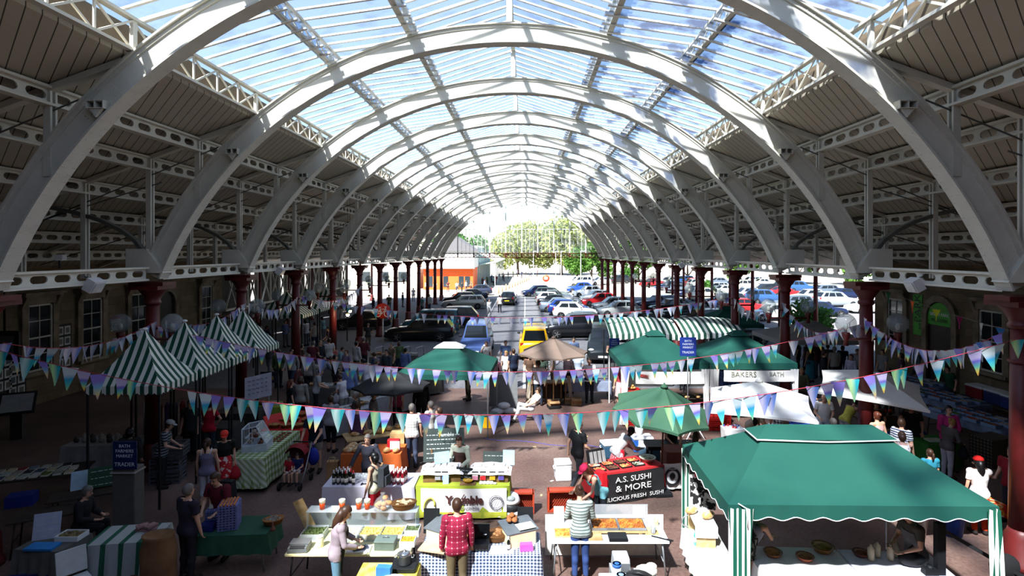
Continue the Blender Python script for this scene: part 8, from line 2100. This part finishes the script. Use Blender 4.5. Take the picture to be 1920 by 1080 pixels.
# x, y of the crown of the head in the photo; height; heading; pose; female; top; bottom; hair; extras; label
WHO = [
    (630, 950, 1.68, -70, 'work', 1, ('long', '8d7f86'), (T, '5e7f92'), ('long', 'brown'), [('bib', '17191a')], 'woman with long brown hair, mauve top and black apron at the olive counter'),
    (857, 935, 1.8, 12, 'stand', 0, ('long', REDCHK), (T, '6d5f45'), ('short', 'brown'), [('beard',)], 'man in a red and white checked shirt behind the gingham bread stall'),
    (1088, 915, 1.7, 0, 'work', 1, ('long', GSTR), (T, '2f416e'), ('bun', 'brown'), [], 'woman in a grey striped top and blue jeans at the focaccia table'),
    (1098, 878, 1.66, 120, 'bend', 1, ('tank', '6fa9b2'), (T, '1c2226'), ('long', 'auburn'), [('cap', 'c22a50'), ('pack', 'c81f28')], 'woman in a pink cap with a red bag leaning over the focaccia'),
    (702, 848, 1.66, 75, 'stand', 1, ('tank', 'b9b49c'), (T, 'b3202c'), ('bob', 'black'), [('pack', '33363a'), ('bag', 'd8d4cf', 'L')], 'woman with a black backpack, cream top and red trousers by the wine'),
    (692, 810, 1.68, 180, 'spread', 1, ('long', '34353f'), (T, '22232a'), ('short', 'grey'), [], 'grey-haired woman in a dark cardigan leaning on the wine table'),
    (866, 812, 1.68, 160, 'work', 1, ('long', 'a3a797'), (T, '2a2a30'), ('short', 'brown'), [('bib', '3c2620')], 'woman in a brown apron serving behind the crumble stall'),
    (772, 757, 1.8, 4, 'stand', 0, ('tee', WCHK), (T, '3c4356'), ('short', 'grey'), [], 'man in a white checked short-sleeved shirt, back turned, by the bunting'),
    (824, 764, 1.75, 80, 'stand2', 0, ('long', '9db4d8'), (T, 'b0202a'), ('short', 'brown'), [], 'man in a pale blue shirt and red trousers holding a basket'),
    (1083, 789, 1.76, -60, 'walk', 0, ('tee', '191a1c'), (T, '33353a'), ('short', 'grey'), [], 'grey-haired man in a black shirt walking on the open red floor'),
    (1182, 806, 1.62, -75, 'bend', 1, ('long', 'a5a6a8'), ('skirt', REDSTR, 0.24, 0.45), ('short', 'black'), [('scarf', '1c1b1d')], 'sushi vendor in a grey top and red striped apron, bending'),
    (1263, 792, 1.6, 175, 'bend', 0, ('tee', '2e3436'), (T, '26292c'), ('short', 'brown'), [('bib', '1b1d1e')], 'man in a dark shirt bending in the shade of the faded green parasol'),
    (1302, 812, 1.66, -30, 'reach', 1, ('long', BWSTR), (T, '34508c'), ('long', 'brown'), [], 'woman in a black and white striped top and jeans beside the gazebo'),
    (1543, 735, 1.76, 165, 'work', 0, ('tee', 'e2e2e0'), (T, 'c9ccd4'), ('ring', 'grey'), [('bib', 'dcdad4')], 'bald man in white behind the mushroom stall'),
    (1603, 752, 1.62, -70, 'bend', 1, ('tank', 'd8d05c'), (T, 'cfccc4'), ('bun', 'brown'), [], 'woman in a yellow vest top reaching across the mushroom stall'),
    (1645, 772, 1.76, 10, 'stand2', 1, ('tank', 'd8a5a0'), ('skirt', 'd0a4a0', 0.24, 0.45), ('bun', 'auburn'), [], 'woman in a pale pink sleeveless dress seen from behind'),
    (1690, 785, 1.74, -60, 'stand', 0, ('tee', NSTR), (T, '3a3e4a'), ('short', 'brown'), [('beard',)], 'man in a navy and white striped t-shirt near the green cloth'),
    (1695, 812, 1.62, -20, 'reach', 1, ('tank', 'd6cfc8'), (T, '5a5560'), ('bob', 'brown'), [('straps', 'd9d2cc')], 'brown-haired woman with white straps before the bright green cloth'),
    (1778, 760, 1.82, 175, 'clasp', 0, ('long', 'c4387e'), (T, '2a2a32'), ('short', 'black'), [], 'man in a bright pink hooded top looking down at his hands'),
    (1776, 784, 1.62, -80, 'work', 1, ('long', '575352'), (T, 'a2a2ac'), ('bun', 'blond'), [('bag', '1c1d20', 'R')], 'woman in a grey tunic with pale trousers before the pink-hooded man'),
    (1836, 857, 1.66, -10, 'face', 1, ('tee', 'd9d3d3'), (T, 'd8491f'), ('long', 'black'), [('cap', 'c8201c')], 'woman in bright orange trousers and a red hat by the floral cloth'),
    (1567, 787, 1.3, 0, 'sit', 0, ('tee', '18191b'), (T, '2a2b2e'), ('short', 'grey'), [], 'grey-haired man in a black t-shirt sitting behind the mushroom trays'),
    (1476, 788, 1.66, -10, 'work', 1, ('tank', '8a8580'), (T, '3a3c44'), ('bob', 'brown'), [('straps', '2a2522')], 'brown-haired woman at the left end of the mushroom trays'),
    (1433, 768, 1.62, -120, 'bend', 0, ('tee', 'a39a8c'), (T, '1c1d20'), ('short', 'black'), [('bib', '18191b')], 'man in a tan t-shirt and black apron bending under the first white parasol'),
    (1462, 748, 1.72, -15, 'reach', 0, ('tee', BCHK), (T, 'c9c6c0'), ('short', 'brown'), [], 'man in a black and white checked shirt under the first white parasol'),
    (1529, 732, 1.7, 0, 'stand', 1, ('tee', '1a1b1d'), (T, '26272c'), ('bun', 'black'), [], 'woman in black with her hair up behind the bald man in white'),
    (1637, 808, 1.2, 150, 'stand', 0, ('tee', '6a5a7a'), ('shorts', '2a3a5a'), ('short', 'black'), [], 'dark-haired child peeping over the gazebo roof'),
    (1744, 842, 1.45, 0, 'stand', 1, ('tee', '2f8298'), ('shorts', '5a5a68'), ('pony', 'brown'), [], 'ponytailed girl in a teal t-shirt beyond the gazebo roof'),
    (1897, 838, 1.72, 110, 'stand2', 0, ('tee', '7a1c22'), (T, '2a2a30'), ('short', 'brown'), [], 'man in a dark red t-shirt half hidden by the right-edge column'),
    (1424, 958, 1.66, -55, 'bend', 1, ('tank', FLORS), ('brief', FLORS), ('bun', 'black'), [('bib', '8a8896')], 'woman in flowered shorts and a grey apron inside the front gazebo'),
    (1718, 948, 1.72, 95, 'work', 0, ('tee', '54504c'), (T, '3c3c42'), ('short', 'brown'), [('bib', '6a6a6c')], 'vendor in a grey apron in the shade at the right end of the gazebo'),
    (352, 908, 1.78, -25, 'stand', 0, ('tee', '2c2834'), (T, '26262a'), ('short', 'grey'), [], 'grey-haired man in a dark striped shirt before the egg stall'),
    (415, 878, 1.78, 170, 'work', 0, ('tee', '5a1a26'), (T, '26262c'), ('short', 'brown'), [('glasses',), ('pack', '1a1a1e')], 'man with glasses and a maroon t-shirt reaching over the egg stall'),
    (388, 822, 1.66, 10, 'stand', 1, ('tank', '726c84'), ('cropped', 'a9a6ae'), ('pony', 'brown'), [('straps', 'c9c6ce')], 'woman in a lilac vest top, back turned, near the cake stall'),
    (420, 803, 1.68, -150, 'reach', 1, ('tee', '1e2220'), ('skirt', DOTS, 0.22, 0.5), ('short', 'brown'), [('cap', 'd23a30'), ('bag', 'a01f28', 'L')], 'woman in a red cap, black top and red patterned skirt at the cake stall'),
    (392, 752, 1.7, 0, 'hip', 1, ('tee', 'a8182c'), (T, '2a3038'), ('short', 'black'), [], 'person in a bright red t-shirt with hands on hips, back turned'),
    (358, 748, 1.78, 178, 'stand', 0, ('tee', '35373a'), (T, '1c1d20'), ('short', 'brown'), [], 'man in a charcoal t-shirt standing by the clothes rail'),
    (304, 788, 1.74, -70, 'work', 0, ('tee', DSTR), (T, '26272a'), ('short', 'brown'), [('cap', 'a9a6a2')], 'man in a striped t-shirt and pale cap beside the grey crates'),
    (243, 802, 1.66, 20, 'stand', 1, ('long', '33302e'), (T, '1f1f22'), ('bob', 'black'), [], 'dark-haired woman standing behind the blue trader sign'),
    (152, 912, 1.3, -80, 'sit', 0, ('long', '242426'), (T, '202022'), ('short', 'grey'), [], 'man in dark clothes sitting beside the small grey-clothed table'),
    (592, 764, 1.78, 175, 'push', 0, ('tee', '1f2733'), ('shorts', '8d8272'), ('short', 'black'), [], 'man in a navy polo shirt pushing the pushchair'),
    (620, 742, 1.72, -5, 'stand2', 1, ('long', '97959b'), ('cropped', '15161a'), ('short', 'brown'), [], 'woman in a grey top and black cropped trousers, back turned'),
    (670, 752, 1.76, 0, 'stand', 0, ('tank', '4c3450'), (T, CAMO), ('short', 'brown'), [], 'man in a purple vest and patterned trousers, back turned'),
    (700, 733, 1.76, -75, 'stand', 0, ('tee', '7f8288'), (T, '2c2e33'), ('ring', 'grey'), [], 'balding man in a grey t-shirt below the dark grey parasol'),
    (668, 734, 1.68, 90, 'stand', 1, ('tee', '4a4b50'), (T, '2a2b30'), ('short', 'white'), [], 'white-haired woman just left of the balding man in grey'),
    (655, 684, 1.78, 10, 'stand', 0, ('long', '6d7fb0'), (T, 'a09a88'), ('short', 'grey'), [('hat', 'd9cba4')], 'man in a straw hat and blue shirt in the left crowd'),
    (644, 702, 1.66, 70, 'work', 1, ('tee', 'c6c3c6'), (T, '8f8a80'), ('short', 'brown'), [('bag', 'd0cdd2', 'R')], 'woman in a white t-shirt before the straw hat man'),
    (592, 690, 1.76, -70, 'work', 0, ('tee', '9c9c9e'), (T, '24262c'), ('short', 'grey'), [], 'man in a pale polo shirt at the near white-clothed stall'),
    (688, 672, 1.74, 80, 'work', 0, ('tee', 'c2c0ca'), (T, '1b1c22'), ('short', 'black'), [], 'man in a white shirt and black trousers beside the green gazebo'),
    (578, 664, 1.76, 0, 'stand', 0, ('long', '85807a'), (T, '222328'), ('short', 'grey'), [], 'man in a beige jacket, back turned, in the left crowd'),
    (545, 712, 1.68, -60, 'stand', 1, ('tee', '1c1d20'), (T, '1a1a1e'), ('long', 'auburn'), [], 'auburn-haired woman in black beside the white paper sign'),
    (563, 706, 1.72, 0, 'stand', 1, ('long', '8d8b84'), (T, '1b1c20'), ('bob', 'brown'), [], 'woman in a cream jacket seen from behind, left of the white stall'),
    (618, 672, 1.72, -60, 'bend', 0, ('long', '8a8d9c'), (T, '1c1d22'), ('short', 'brown'), [], 'man in a lilac-grey shirt bending over the crowded white stall'),
    (628, 665, 1.74, -80, 'stand2', 0, ('long', '2a2326'), (T, '1c1c20'), ('short', 'black'), [], 'man in a dark jacket next to the bending man in lilac'),
    (1105, 672, 1.78, 178, 'clasp', 0, ('tee', RUGBY), (T, '22262e'), ('short', 'brown'), [], 'man in a blue and white hooped rugby shirt with hands clasped'),
    (1010, 676, 1.78, 0, 'stand', 0, ('tee', 'e2e1e2'), (T, '2c3440'), ('short', 'brown'), [], 'man in a white t-shirt and dark jeans at the brown shelf stall'),
    (995, 730, 1.15, 100, 'recline', 0, ('tee', 'd9d6d4'), (T, 'b9b6b2'), ('short', 'brown'), [], 'person in white lying back on the ground before the shelf stall'),
    (860, 684, 1.74, 120, 'bend', 0, ('long', '4a443a'), (T, '3a362e'), ('short', 'brown'), [], 'man in an olive coat stooping under the white-capped gazebo'),
    (790, 712, 1.72, 20, 'stand', 0, ('long', '1d1d20'), (T, '1a1a1d'), ('short', 'black'), [], 'man in black under the right edge of the dark grey parasol'),
    (745, 715, 1.66, 170, 'stand', 1, ('tee', 'a0405a'), (T, '2a2a30'), ('bob', 'brown'), [], 'woman in a pink top under the dark grey parasol'),
    (808, 752, 1.68, 60, 'stand', 1, ('tee', 'a8a49c'), (T, '3a3a40'), ('short', 'grey'), [], 'grey-haired woman in a pale top just behind the white-checked man'),
    (912, 640, 1.68, 175, 'face', 1, ('tee', 'b8b4ae'), (T, '4a4a50'), ('long', 'brown'), [], 'long-haired woman in front of the small blue van'),
    (948, 638, 1.76, 178, 'stand', 0, ('tee', '5a7096'), (T, '3a3c48'), ('short', 'brown'), [], 'man in a blue patterned shirt left of the yellow van'),
    (949, 658, 1.62, 150, 'stand', 1, ('tee', 'd9d2c8'), (T, '8a8680'), ('bob', 'blond'), [], 'blonde woman in a white top in front of the blue-shirted man'),
    (963, 654, 1.74, 30, 'stand', 0, ('tee', '1f2638'), (T, '2a2c34'), ('short', 'brown'), [], 'man in a navy t-shirt, back turned, left of the yellow van'),
    (928, 668, 1.7, 20, 'stand2', 0, ('long', '5c3a44'), (T, '2c2c34'), ('short', 'brown'), [], 'man in a maroon jumper at the right corner of the white-capped gazebo'),
    (993, 661, 1.7, 178, 'work', 0, ('tee', '6a5040'), (T, '2a2a30'), ('short', 'black'), [], 'man facing the stalls just left under the taupe parasol'),
    (1007, 656, 1.66, -120, 'stand', 1, ('tank', '1d1c1e'), (T, '2e2e34'), ('bun', 'auburn'), [('straps', '1d1c1e')], 'woman in a black vest before the yellow van'),
    (1019, 664, 1.68, 160, 'work', 1, ('tee', '3c4a40'), (T, '2c2e30'), ('short', 'black'), [], 'short dark-haired woman under the taupe parasol'),
    (1036, 662, 1.64, 90, 'stand', 1, ('tee', 'b7a8a0'), (T, '5a5a60'), ('bob', 'brown'), [], 'woman in a beige top in the middle under the taupe parasol'),
    (1050, 660, 1.72, 60, 'bend', 0, ('long', 'a8a4b0'), (T, '3c3e48'), ('short', 'grey'), [], 'stooping man in lilac under the taupe parasol'),
    (1066, 664, 1.7, -40, 'stand', 0, ('long', '2c2226'), (T, '1e1e22'), ('short', 'brown'), [], 'man in a dark coat right of the stooping man in lilac'),
    (1084, 660, 1.7, 170, 'stand', 1, ('tee', 'a9b4c4'), (T, '4c4e58'), ('short', 'grey'), [], 'woman in a pale blue top at the right edge of the taupe parasol'),
    (1076, 632, 1.76, 175, 'stand', 0, ('tee', '7c8fb4'), (T, '34363e'), ('short', 'black'), [], 'man in a blue check shirt behind the taupe parasol, on the asphalt'),
    (1146, 638, 1.7, 178, 'cross', 1, ('tank', '1b1b1d'), (T, '1d1d22'), ('short', 'brown'), [('straps', '1b1b1d')], 'woman in black with crossed arms before the dark green van'),
    (1163, 686, 1.6, 150, 'stand', 1, ('tee', 'b0404a'), ('skirt', 'c8b0aa', 0.22, 0.45), ('bob', 'brown'), [], 'woman in a red top and pale skirt left of the bread crates'),
    (1520, 648, 1.72, 20, 'stand', 1, ('tank', '2a3a3a'), ('skirt', '2a6a78', 0.24, 0.2), ('long', 'brown'), [], 'woman in a long teal skirt in the dim right aisle'),
    (1552, 645, 1.74, -30, 'walk', 0, ('tee', '6a6c6e'), (T, '3a3c42'), ('short', 'brown'), [], 'man in a grey t-shirt walking into the dim right aisle'),
    (1565, 650, 1.76, 0, 'stand', 0, ('tee', 'aaa69e'), (T, '4c4a46'), ('short', 'white'), [('bag', 'a9a8a4', 'L')], 'white-haired man in a pale shirt, back turned, in the right aisle'),
    (1596, 664, 1.74, 110, 'stand', 0, ('long', 'a7a4b4'), (T, '33353c'), ('short', 'brown'), [], 'man in a pale lilac shirt left of the second right column'),
    (1497, 636, 1.7, 60, 'stand', 1, ('tee', '2c4a3a'), (T, '26282c'), ('bob', 'brown'), [], 'woman in a dark green top beyond the right twin gazebo'),
    (1503, 690, 1.68, 150, 'stand', 0, ('long', '5a5f48'), (T, '33352c'), ('short', 'blond'), [], 'person in an olive top by the right white leg curtain'),
    (1783, 684, 1.72, 100, 'reach', 0, ('tee', '1e4a34'), (T, '1e2024'), ('short', 'black'), [], 'man in a dark green shirt tending the produce tables'),
    (1690, 662, 1.68, 60, 'stand', 1, ('tee', '6a4a58'), (T, '2a2a30'), ('bob', 'brown'), [], 'woman in a plum top right of the second right column'),
    (1668, 690, 1.7, -30, 'stand', 0, ('long', '6a1c26'), (T, '26262a'), ('short', 'brown'), [], 'man in a crimson jumper behind the second white parasol'),
    (1640, 748, 1.66, 165, 'work', 1, ('tee', '4a3a34'), (T, '2a2624'), ('long', 'black'), [], 'long-haired woman serving in the shade of the second white parasol'),
    (1712, 752, 1.74, 130, 'reach', 0, ('tee', '202226'), (T, '1e1e22'), ('short', 'brown'), [], 'man in black reaching down beside the champagne bottles'),
    (917, 561, 1.68, -150, 'walk', 1, ('long', 'dcd9d6'), (T, 'cfccc8'), ('short', 'grey'), [], 'woman in white walking down the lane between the parked cars'),
    (937, 553, 1.78, 10, 'walk', 0, ('tee', 'e4e2e2'), (T, '1e2026'), ('short', 'brown'), [], 'man in a white shirt and black trousers beside the driving black hatchback'),
    (800, 527, 1.7, 180, 'walk', 1, ('tee', 'e2dcd6'), (T, '3a3c46'), ('bob', 'brown'), [], 'woman in white before the orange shop front, leftmost one'),
    (816, 528, 1.76, 170, 'walk', 0, ('tee', 'e6e2de'), ('shorts', '8a8272'), ('short', 'brown'), [], 'man in white and shorts before the orange shop front'),
    (857, 528, 1.7, 180, 'walk', 1, ('tee', 'e0c8b4'), ('skirt', '3a3c48', 0.22, 0.5), ('bob', 'brown'), [], 'woman in a peach top by the corner of the orange shop'),
]
for (x, y, h, rz, pose, fem, top, bot, hair, ex, lab) in WHO:
    skin = 'd' if 'sushi vendor' in lab or 'short dark-haired' in lab else ('m' if 'bending in the shade' in lab else 'p')
    fat = 1.12 if 'pink hooded' in lab or 'bald man in white' in lab else 1.0
    hh = h
    if pose == 'sit': hh = h / 1.3 * 1.74
    elif pose == 'recline': hh = 1.74
    elif pose == 'bend': h = h * 0.86
    p = hp(x, y, h)
    if pose == 'bend':           # the head of a leaning figure is ahead of its feet
        a = rad(rz); p = (p[0] + 0.42 * math.sin(a), p[1] - 0.42 * math.cos(a), 0)
    person(p, rz, lab, pose, fem, hh, skin, top, bot, hair, extra=ex, fat=fat)
# two children in the pushchair
for i, (x, top, lab) in enumerate(((0.1, '1f2a55', 'older child in navy beside the red-shirted one in the pushchair'), (-0.1, 'a01f28', 'child in a red football shirt riding in the pushchair'))):
    person((-6.0 + x, 14.55, 0.14 if i == 0 else 0.12), 178, lab, 'sit', 0, 1.0 - 0.05 * i, 'p', ('tee', top), ('shorts', 'c9c4c0'), ('short', 'black'))
# people farther off, in the shade of the left aisle, the right aisle and along the sunny pavement
g = random.Random(21)
TOPS = [('3c3f46', 'charcoal'), ('8d8b88', 'grey'), ('a9a6a4', 'pale'), ('2a3550', 'navy'), ('5a2a30', 'wine red'), ('4a5a3c', 'olive'), ('6f8f94', 'aqua'), ('70604e', 'tan'), ('b5b2b8', 'white'), ('26282a', 'black'), ('5f6f9c', 'blue'), ('7a6a80', 'mauve')]
FAR = [(505, 640, 'near the lime green stall'), (522, 655, 'near the lime green stall'), (535, 600, 'by the second left column'), (497, 610, 'under the farther striped awnings'), (575, 600, 'by the third left column'), (590, 604, 'by the third left column'), (607, 594, 'below the warm lamps'), (620, 612, 'below the warm lamps'), (585, 640, 'in the thick of the left crowd'), (600, 638, 'in the thick of the left crowd'), (617, 634, 'in the thick of the left crowd'), (565, 645, 'in the thick of the left crowd'), (547, 655, 'in the thick of the left crowd'), (636, 650, 'in the thick of the left crowd'), (650, 655, 'in the thick of the left crowd'), (682, 632, 'left of the bicycle sign'), (690, 606, 'left of the bicycle sign'), (668, 640, 'left of the bicycle sign'), (735, 642, 'behind the green gazebo'), (725, 655, 'behind the green gazebo'), (748, 640, 'behind the green gazebo'), (760, 652, 'behind the green gazebo'), (708, 660, 'behind the green gazebo'), (700, 672, 'behind the green gazebo'), (640, 575, 'deep in the left aisle'), (670, 565, 'deep in the left aisle'), (700, 558, 'deep in the left aisle'), (730, 552, 'deep in the left aisle'), (560, 585, 'deep in the left aisle'), (755, 548, 'deep in the left aisle'), (775, 540, 'deep in the left aisle'), (805, 552, 'by the far left columns'), (792, 556, 'by the far left columns'),
       (1512, 640, 'in the dim right aisle'), (1535, 640, 'in the dim right aisle'), (1545, 658, 'in the dim right aisle'), (1580, 648, 'in the dim right aisle'), (1605, 652, 'in the dim right aisle'), (1655, 655, 'beyond the second right column'), (1720, 655, 'before the arched doorway'), (1282, 560, 'between the right columns and dark cars'),
       (840, 527, 'by the orange shop corner'), (866, 528, 'on the sunny pavement'), (874, 526, 'on the sunny pavement'), (884, 526, 'on the sunny pavement'), (905, 519, 'on the sunny pavement'), (914, 517, 'on the sunny pavement'), (922, 514, 'under the pale green canopy'), (930, 516, 'under the pale green canopy'), (936, 511, 'under the pale green canopy'), (943, 510, 'under the pale green canopy'), (945, 513, 'under the pale green canopy'), (953, 508, 'under the pale green canopy'), (962, 507, 'far along the street'), (970, 505, 'far along the street'), (978, 508, 'far along the street'), (986, 504, 'far along the street'), (994, 506, 'far along the street'), (1000, 509, 'far along the street'), (1007, 505, 'far along the street'), (925, 518, 'on the sunny pavement'), (908, 524, 'on the sunny pavement')]
used = {}
for i, (x, y, where) in enumerate(FAR):
    k = (i * 5 + i // 12) % 12
    while (where, k) in used: k = (k + 1) % 12
    used[(where, k)] = 1
    c, cn = TOPS[k]; fem = g.random() < 0.5; sunny = y < 530
    h = g.uniform(1.6, 1.68) if fem else g.uniform(1.7, 1.82)
    pose = g.choice(['stand', 'stand2', 'walk', 'work', 'stand'])
    person(hp(x, y, h), g.uniform(0, 360), '%s in %s %s' % ('woman' if fem else 'man', cn, where), pose, int(fem), h, 'p', (g.choice(['tee', 'long']), c), (T, g.choice(['22242a', '2c3448', '4a463e', '5a5a60'])), ('bob' if fem and g.random() < 0.6 else 'short', g.choice(['brown', 'black', 'grey', 'brown'])))

# ================================================================ BUNTING
def foil(c, name):
    """holographic foil: bands of colour across the flag"""
    m, n, l, b = newmat('foil ' + name)
    setp(b, c[0], 0.3, 0.35, spec=0.6)
    tc = n.new('ShaderNodeTexCoord'); sp = n.new('ShaderNodeSeparateXYZ'); l.new(tc.outputs['Generated'], sp.inputs[0])
    nz = n.new('ShaderNodeTexNoise'); nz.inputs['Scale'].default_value = 1.7; l.new(tc.outputs['Object'], nz.inputs['Vector'])
    ad = n.new('ShaderNodeMath'); ad.operation = 'MULTIPLY_ADD'; ad.inputs[1].default_value = 0.5; l.new(nz.outputs['Fac'], ad.inputs[0]); l.new(sp.outputs['X' if len(c) == 3 else 'Z'], ad.inputs[2])
    cr = n.new('ShaderNodeValToRGB'); cr.color_ramp.interpolation = 'LINEAR'
    cr.color_ramp.elements[0].position = 0.2; cr.color_ramp.elements[0].color = (*lin(c[0]), 1)
    cr.color_ramp.elements[1].position = 1.2; cr.color_ramp.elements[1].color = (*lin(c[-1]), 1)
    for i in range(1, len(c) - 1):
        e = cr.color_ramp.elements.new(0.2 + 0.9 * i / (len(c) - 1)); e.color = (*lin(c[i]), 1)
    l.new(ad.outputs[0], cr.inputs['Fac']); l.new(cr.outputs[0], b.inputs['Base Color'])
    translucent(m, n, l, b, cr.outputs[0], 0.35)
    return m
FOILS = [foil(('2fb8b0', 'd9f2ee', '39c0c8'), 'teal'), foil(('e0704a', 'e8d860', '6ad0c0', '7a6ad0', 'd0c4ea'), 'rainbow'), foil(('8a78d8', 'd8d0ee', '6f8fe0'), 'violet'), foil(('b8d878', '5ad0c4', '3aa8d8', 'd8e8ee'), 'sea'), foil(('e8a0b8', 'f0e0a0', '88c8e8', '9a88e0'), 'candy'), foil(('38b890', 'c8f0a8', '30b0c0'), 'green'), foil(('c8c8d4', 'e8e8f0', 'a8b4d0'), 'silver')]
FM = {}
def flagmesh(k, w, h, v):
    key = (k, w, h, v)
    if key not in FM:
        mb = MB(); rows = []
        for i in range(6):
            u = i / 5; ww = w * (1 - u * 0.96) / 2
            rows.append([(x * ww, 0.05 * h * math.sin(u * 2.6 + v * 2) * (1 + 0.4 * x * math.sin(v * 3)), -h * u) for x in (-1, -0.5, 0, 0.5, 1)])
        FM[key] = mb.sheet(rows).mesh('pennant', [FOILS[k]])
    return FM[key]
CORD = mat('b23a48', 0.7)
def string(a, b, sag, n, label, w=0.25, h=0.43, pal=(0, 1, 2, 3, 4, 5), seed=1, gaps=0.12, cord=None):
    g = random.Random(seed); a, b = V(*a), V(*b)
    t = thing('bunting_string', label, 'bunting', a, 0, 'strings of bunting')
    def pt(u): return a.lerp(b, u) + V(0, 0, -4 * sag * u * (1 - u))
    MB().tube([pt(i / 24) - a for i in range(25)], 0.007, 4, cap=False).build('cord', cord or CORD, t)
    d = b - a; rz = math.atan2(d.y, d.x)
    for i in range(n):
        if g.random() < gaps: continue
        u = (i + 0.5 + g.uniform(-0.28, 0.28)) / n
        o = bpy.data.objects.new('pennant', flagmesh(g.choice(pal), w, h, g.randrange(4))); COL.objects.link(o); o.parent = t
        o.location = pt(u) - a; o.rotation_euler = (g.uniform(-0.3, 0.3), g.uniform(-0.12, 0.12) + math.atan2((pt(u + 0.01) - pt(u)).z, (pt(u + 0.01) - pt(u)).length) * -0.6, rz + g.uniform(-0.5, 0.5))
        s = g.uniform(0.85, 1.1); o.scale = (s, s, s)
def colpt(X, k, z, dy=-0.2): return (X + (0.2 if X < 0 else -0.2), AR[k] + dy, z)
string(colpt(XL, 0, 4.3), colpt(XR, 0, 4.45), 1.38, 78, 'long nearest string of foil bunting across the hall above the wine and sushi stalls', seed=3)
string(colpt(XL, 1, 4.05), colpt(XR, 1, 4.1), 1.32, 84, 'second string of foil bunting across the hall, over the green gazebos', seed=5, pal=(1, 2, 3, 4, 6, 1))
string(colpt(XL, 3, 4.1), colpt(XR, 3, 4.05), 0.98, 64, 'far string of pale bunting across the hall before the parked cars', seed=8, pal=(2, 4, 6, 3))
string(colpt(XL, 0, 4.3, 0.2), colpt(XL, 1, 4.15, -0.2), 0.35, 24, 'bunting between the two nearest left columns, above the striped tents', seed=9, pal=(6, 2, 6, 3))
string(colpt(XL, 1, 4.15, 0.2), colpt(XL, 2, 4.2, -0.2), 0.4, 22, 'bunting along the peaks of the farther striped tents on the left', seed=10, pal=(6, 2, 6))
string(colpt(XL, 2, 4.2, 0.2), colpt(XL, 3, 4.1, -0.2), 0.45, 20, 'pale bunting from the second to the third left column', seed=11, pal=(6, 6, 2))
string(colpt(XL, 3, 4.1, 0.2), colpt(XL, 5, 4.0, -0.2), 0.6, 30, 'pale bunting beyond the third left column above the warm lamps', seed=12, pal=(6, 6, 2))
string(colpt(XR, 0, 4.5, 0.2), colpt(XR, 1, 4.3, -0.2), 0.62, 26, 'foil bunting between the two nearest right columns before the doorway', seed=13, pal=(2, 4, 6, 3, 1))
string(colpt(XR, 1, 4.2, 0.2), colpt(XR, 2, 4.3, -0.2), 0.75, 26, 'foil bunting between the second and third right columns at the globe lamps', seed=14, pal=(6, 4, 3))
string(colpt(XR, 2, 4.2, 0.2), colpt(XR, 3, 4.1, -0.2), 0.55, 24, 'pale bunting between the third and fourth right columns before dark cars', seed=15, pal=(6, 3, 6))
# small knitted bunting of loose colours by the doorway
a, b_ = V(XR + 0.3, AR[1], 5.1), V(XR + 0.4, AR[0] + 0.3, 5.0)
t = thing('bunting_string', 'sparse string of small coloured fabric flags sagging before the doorway', 'bunting', a)
def kp(u): return (b_ - a) * u + V(2.2 * math.sin(PI * u), 0, -4 * 0.95 * u * (1 - u))
MB().tube([kp(i / 20) for i in range(21)], 0.008, 4, cap=False).build('cord', mat('8d8a84'), t)
for i in range(15):
    o = MB().prism([(-0.1, 0, 0), (0.1, 0, 0), (0, 0, -0.22)], (0, 0.01, 0)).tube([(0, 0, -0.2), (0.01, 0, -0.32)], 0.012, 5).build('pennant', mat(['3f9a6c', 'd9642c', 'b3c02e', 'c0408a', 'd0cfc8', '3a7fc0', 'e0802a'][i % 7], 0.8), t)
    o.location = kp((i + 0.5) / 15); o.rotation_euler = (0, 0, 0.4 + i)
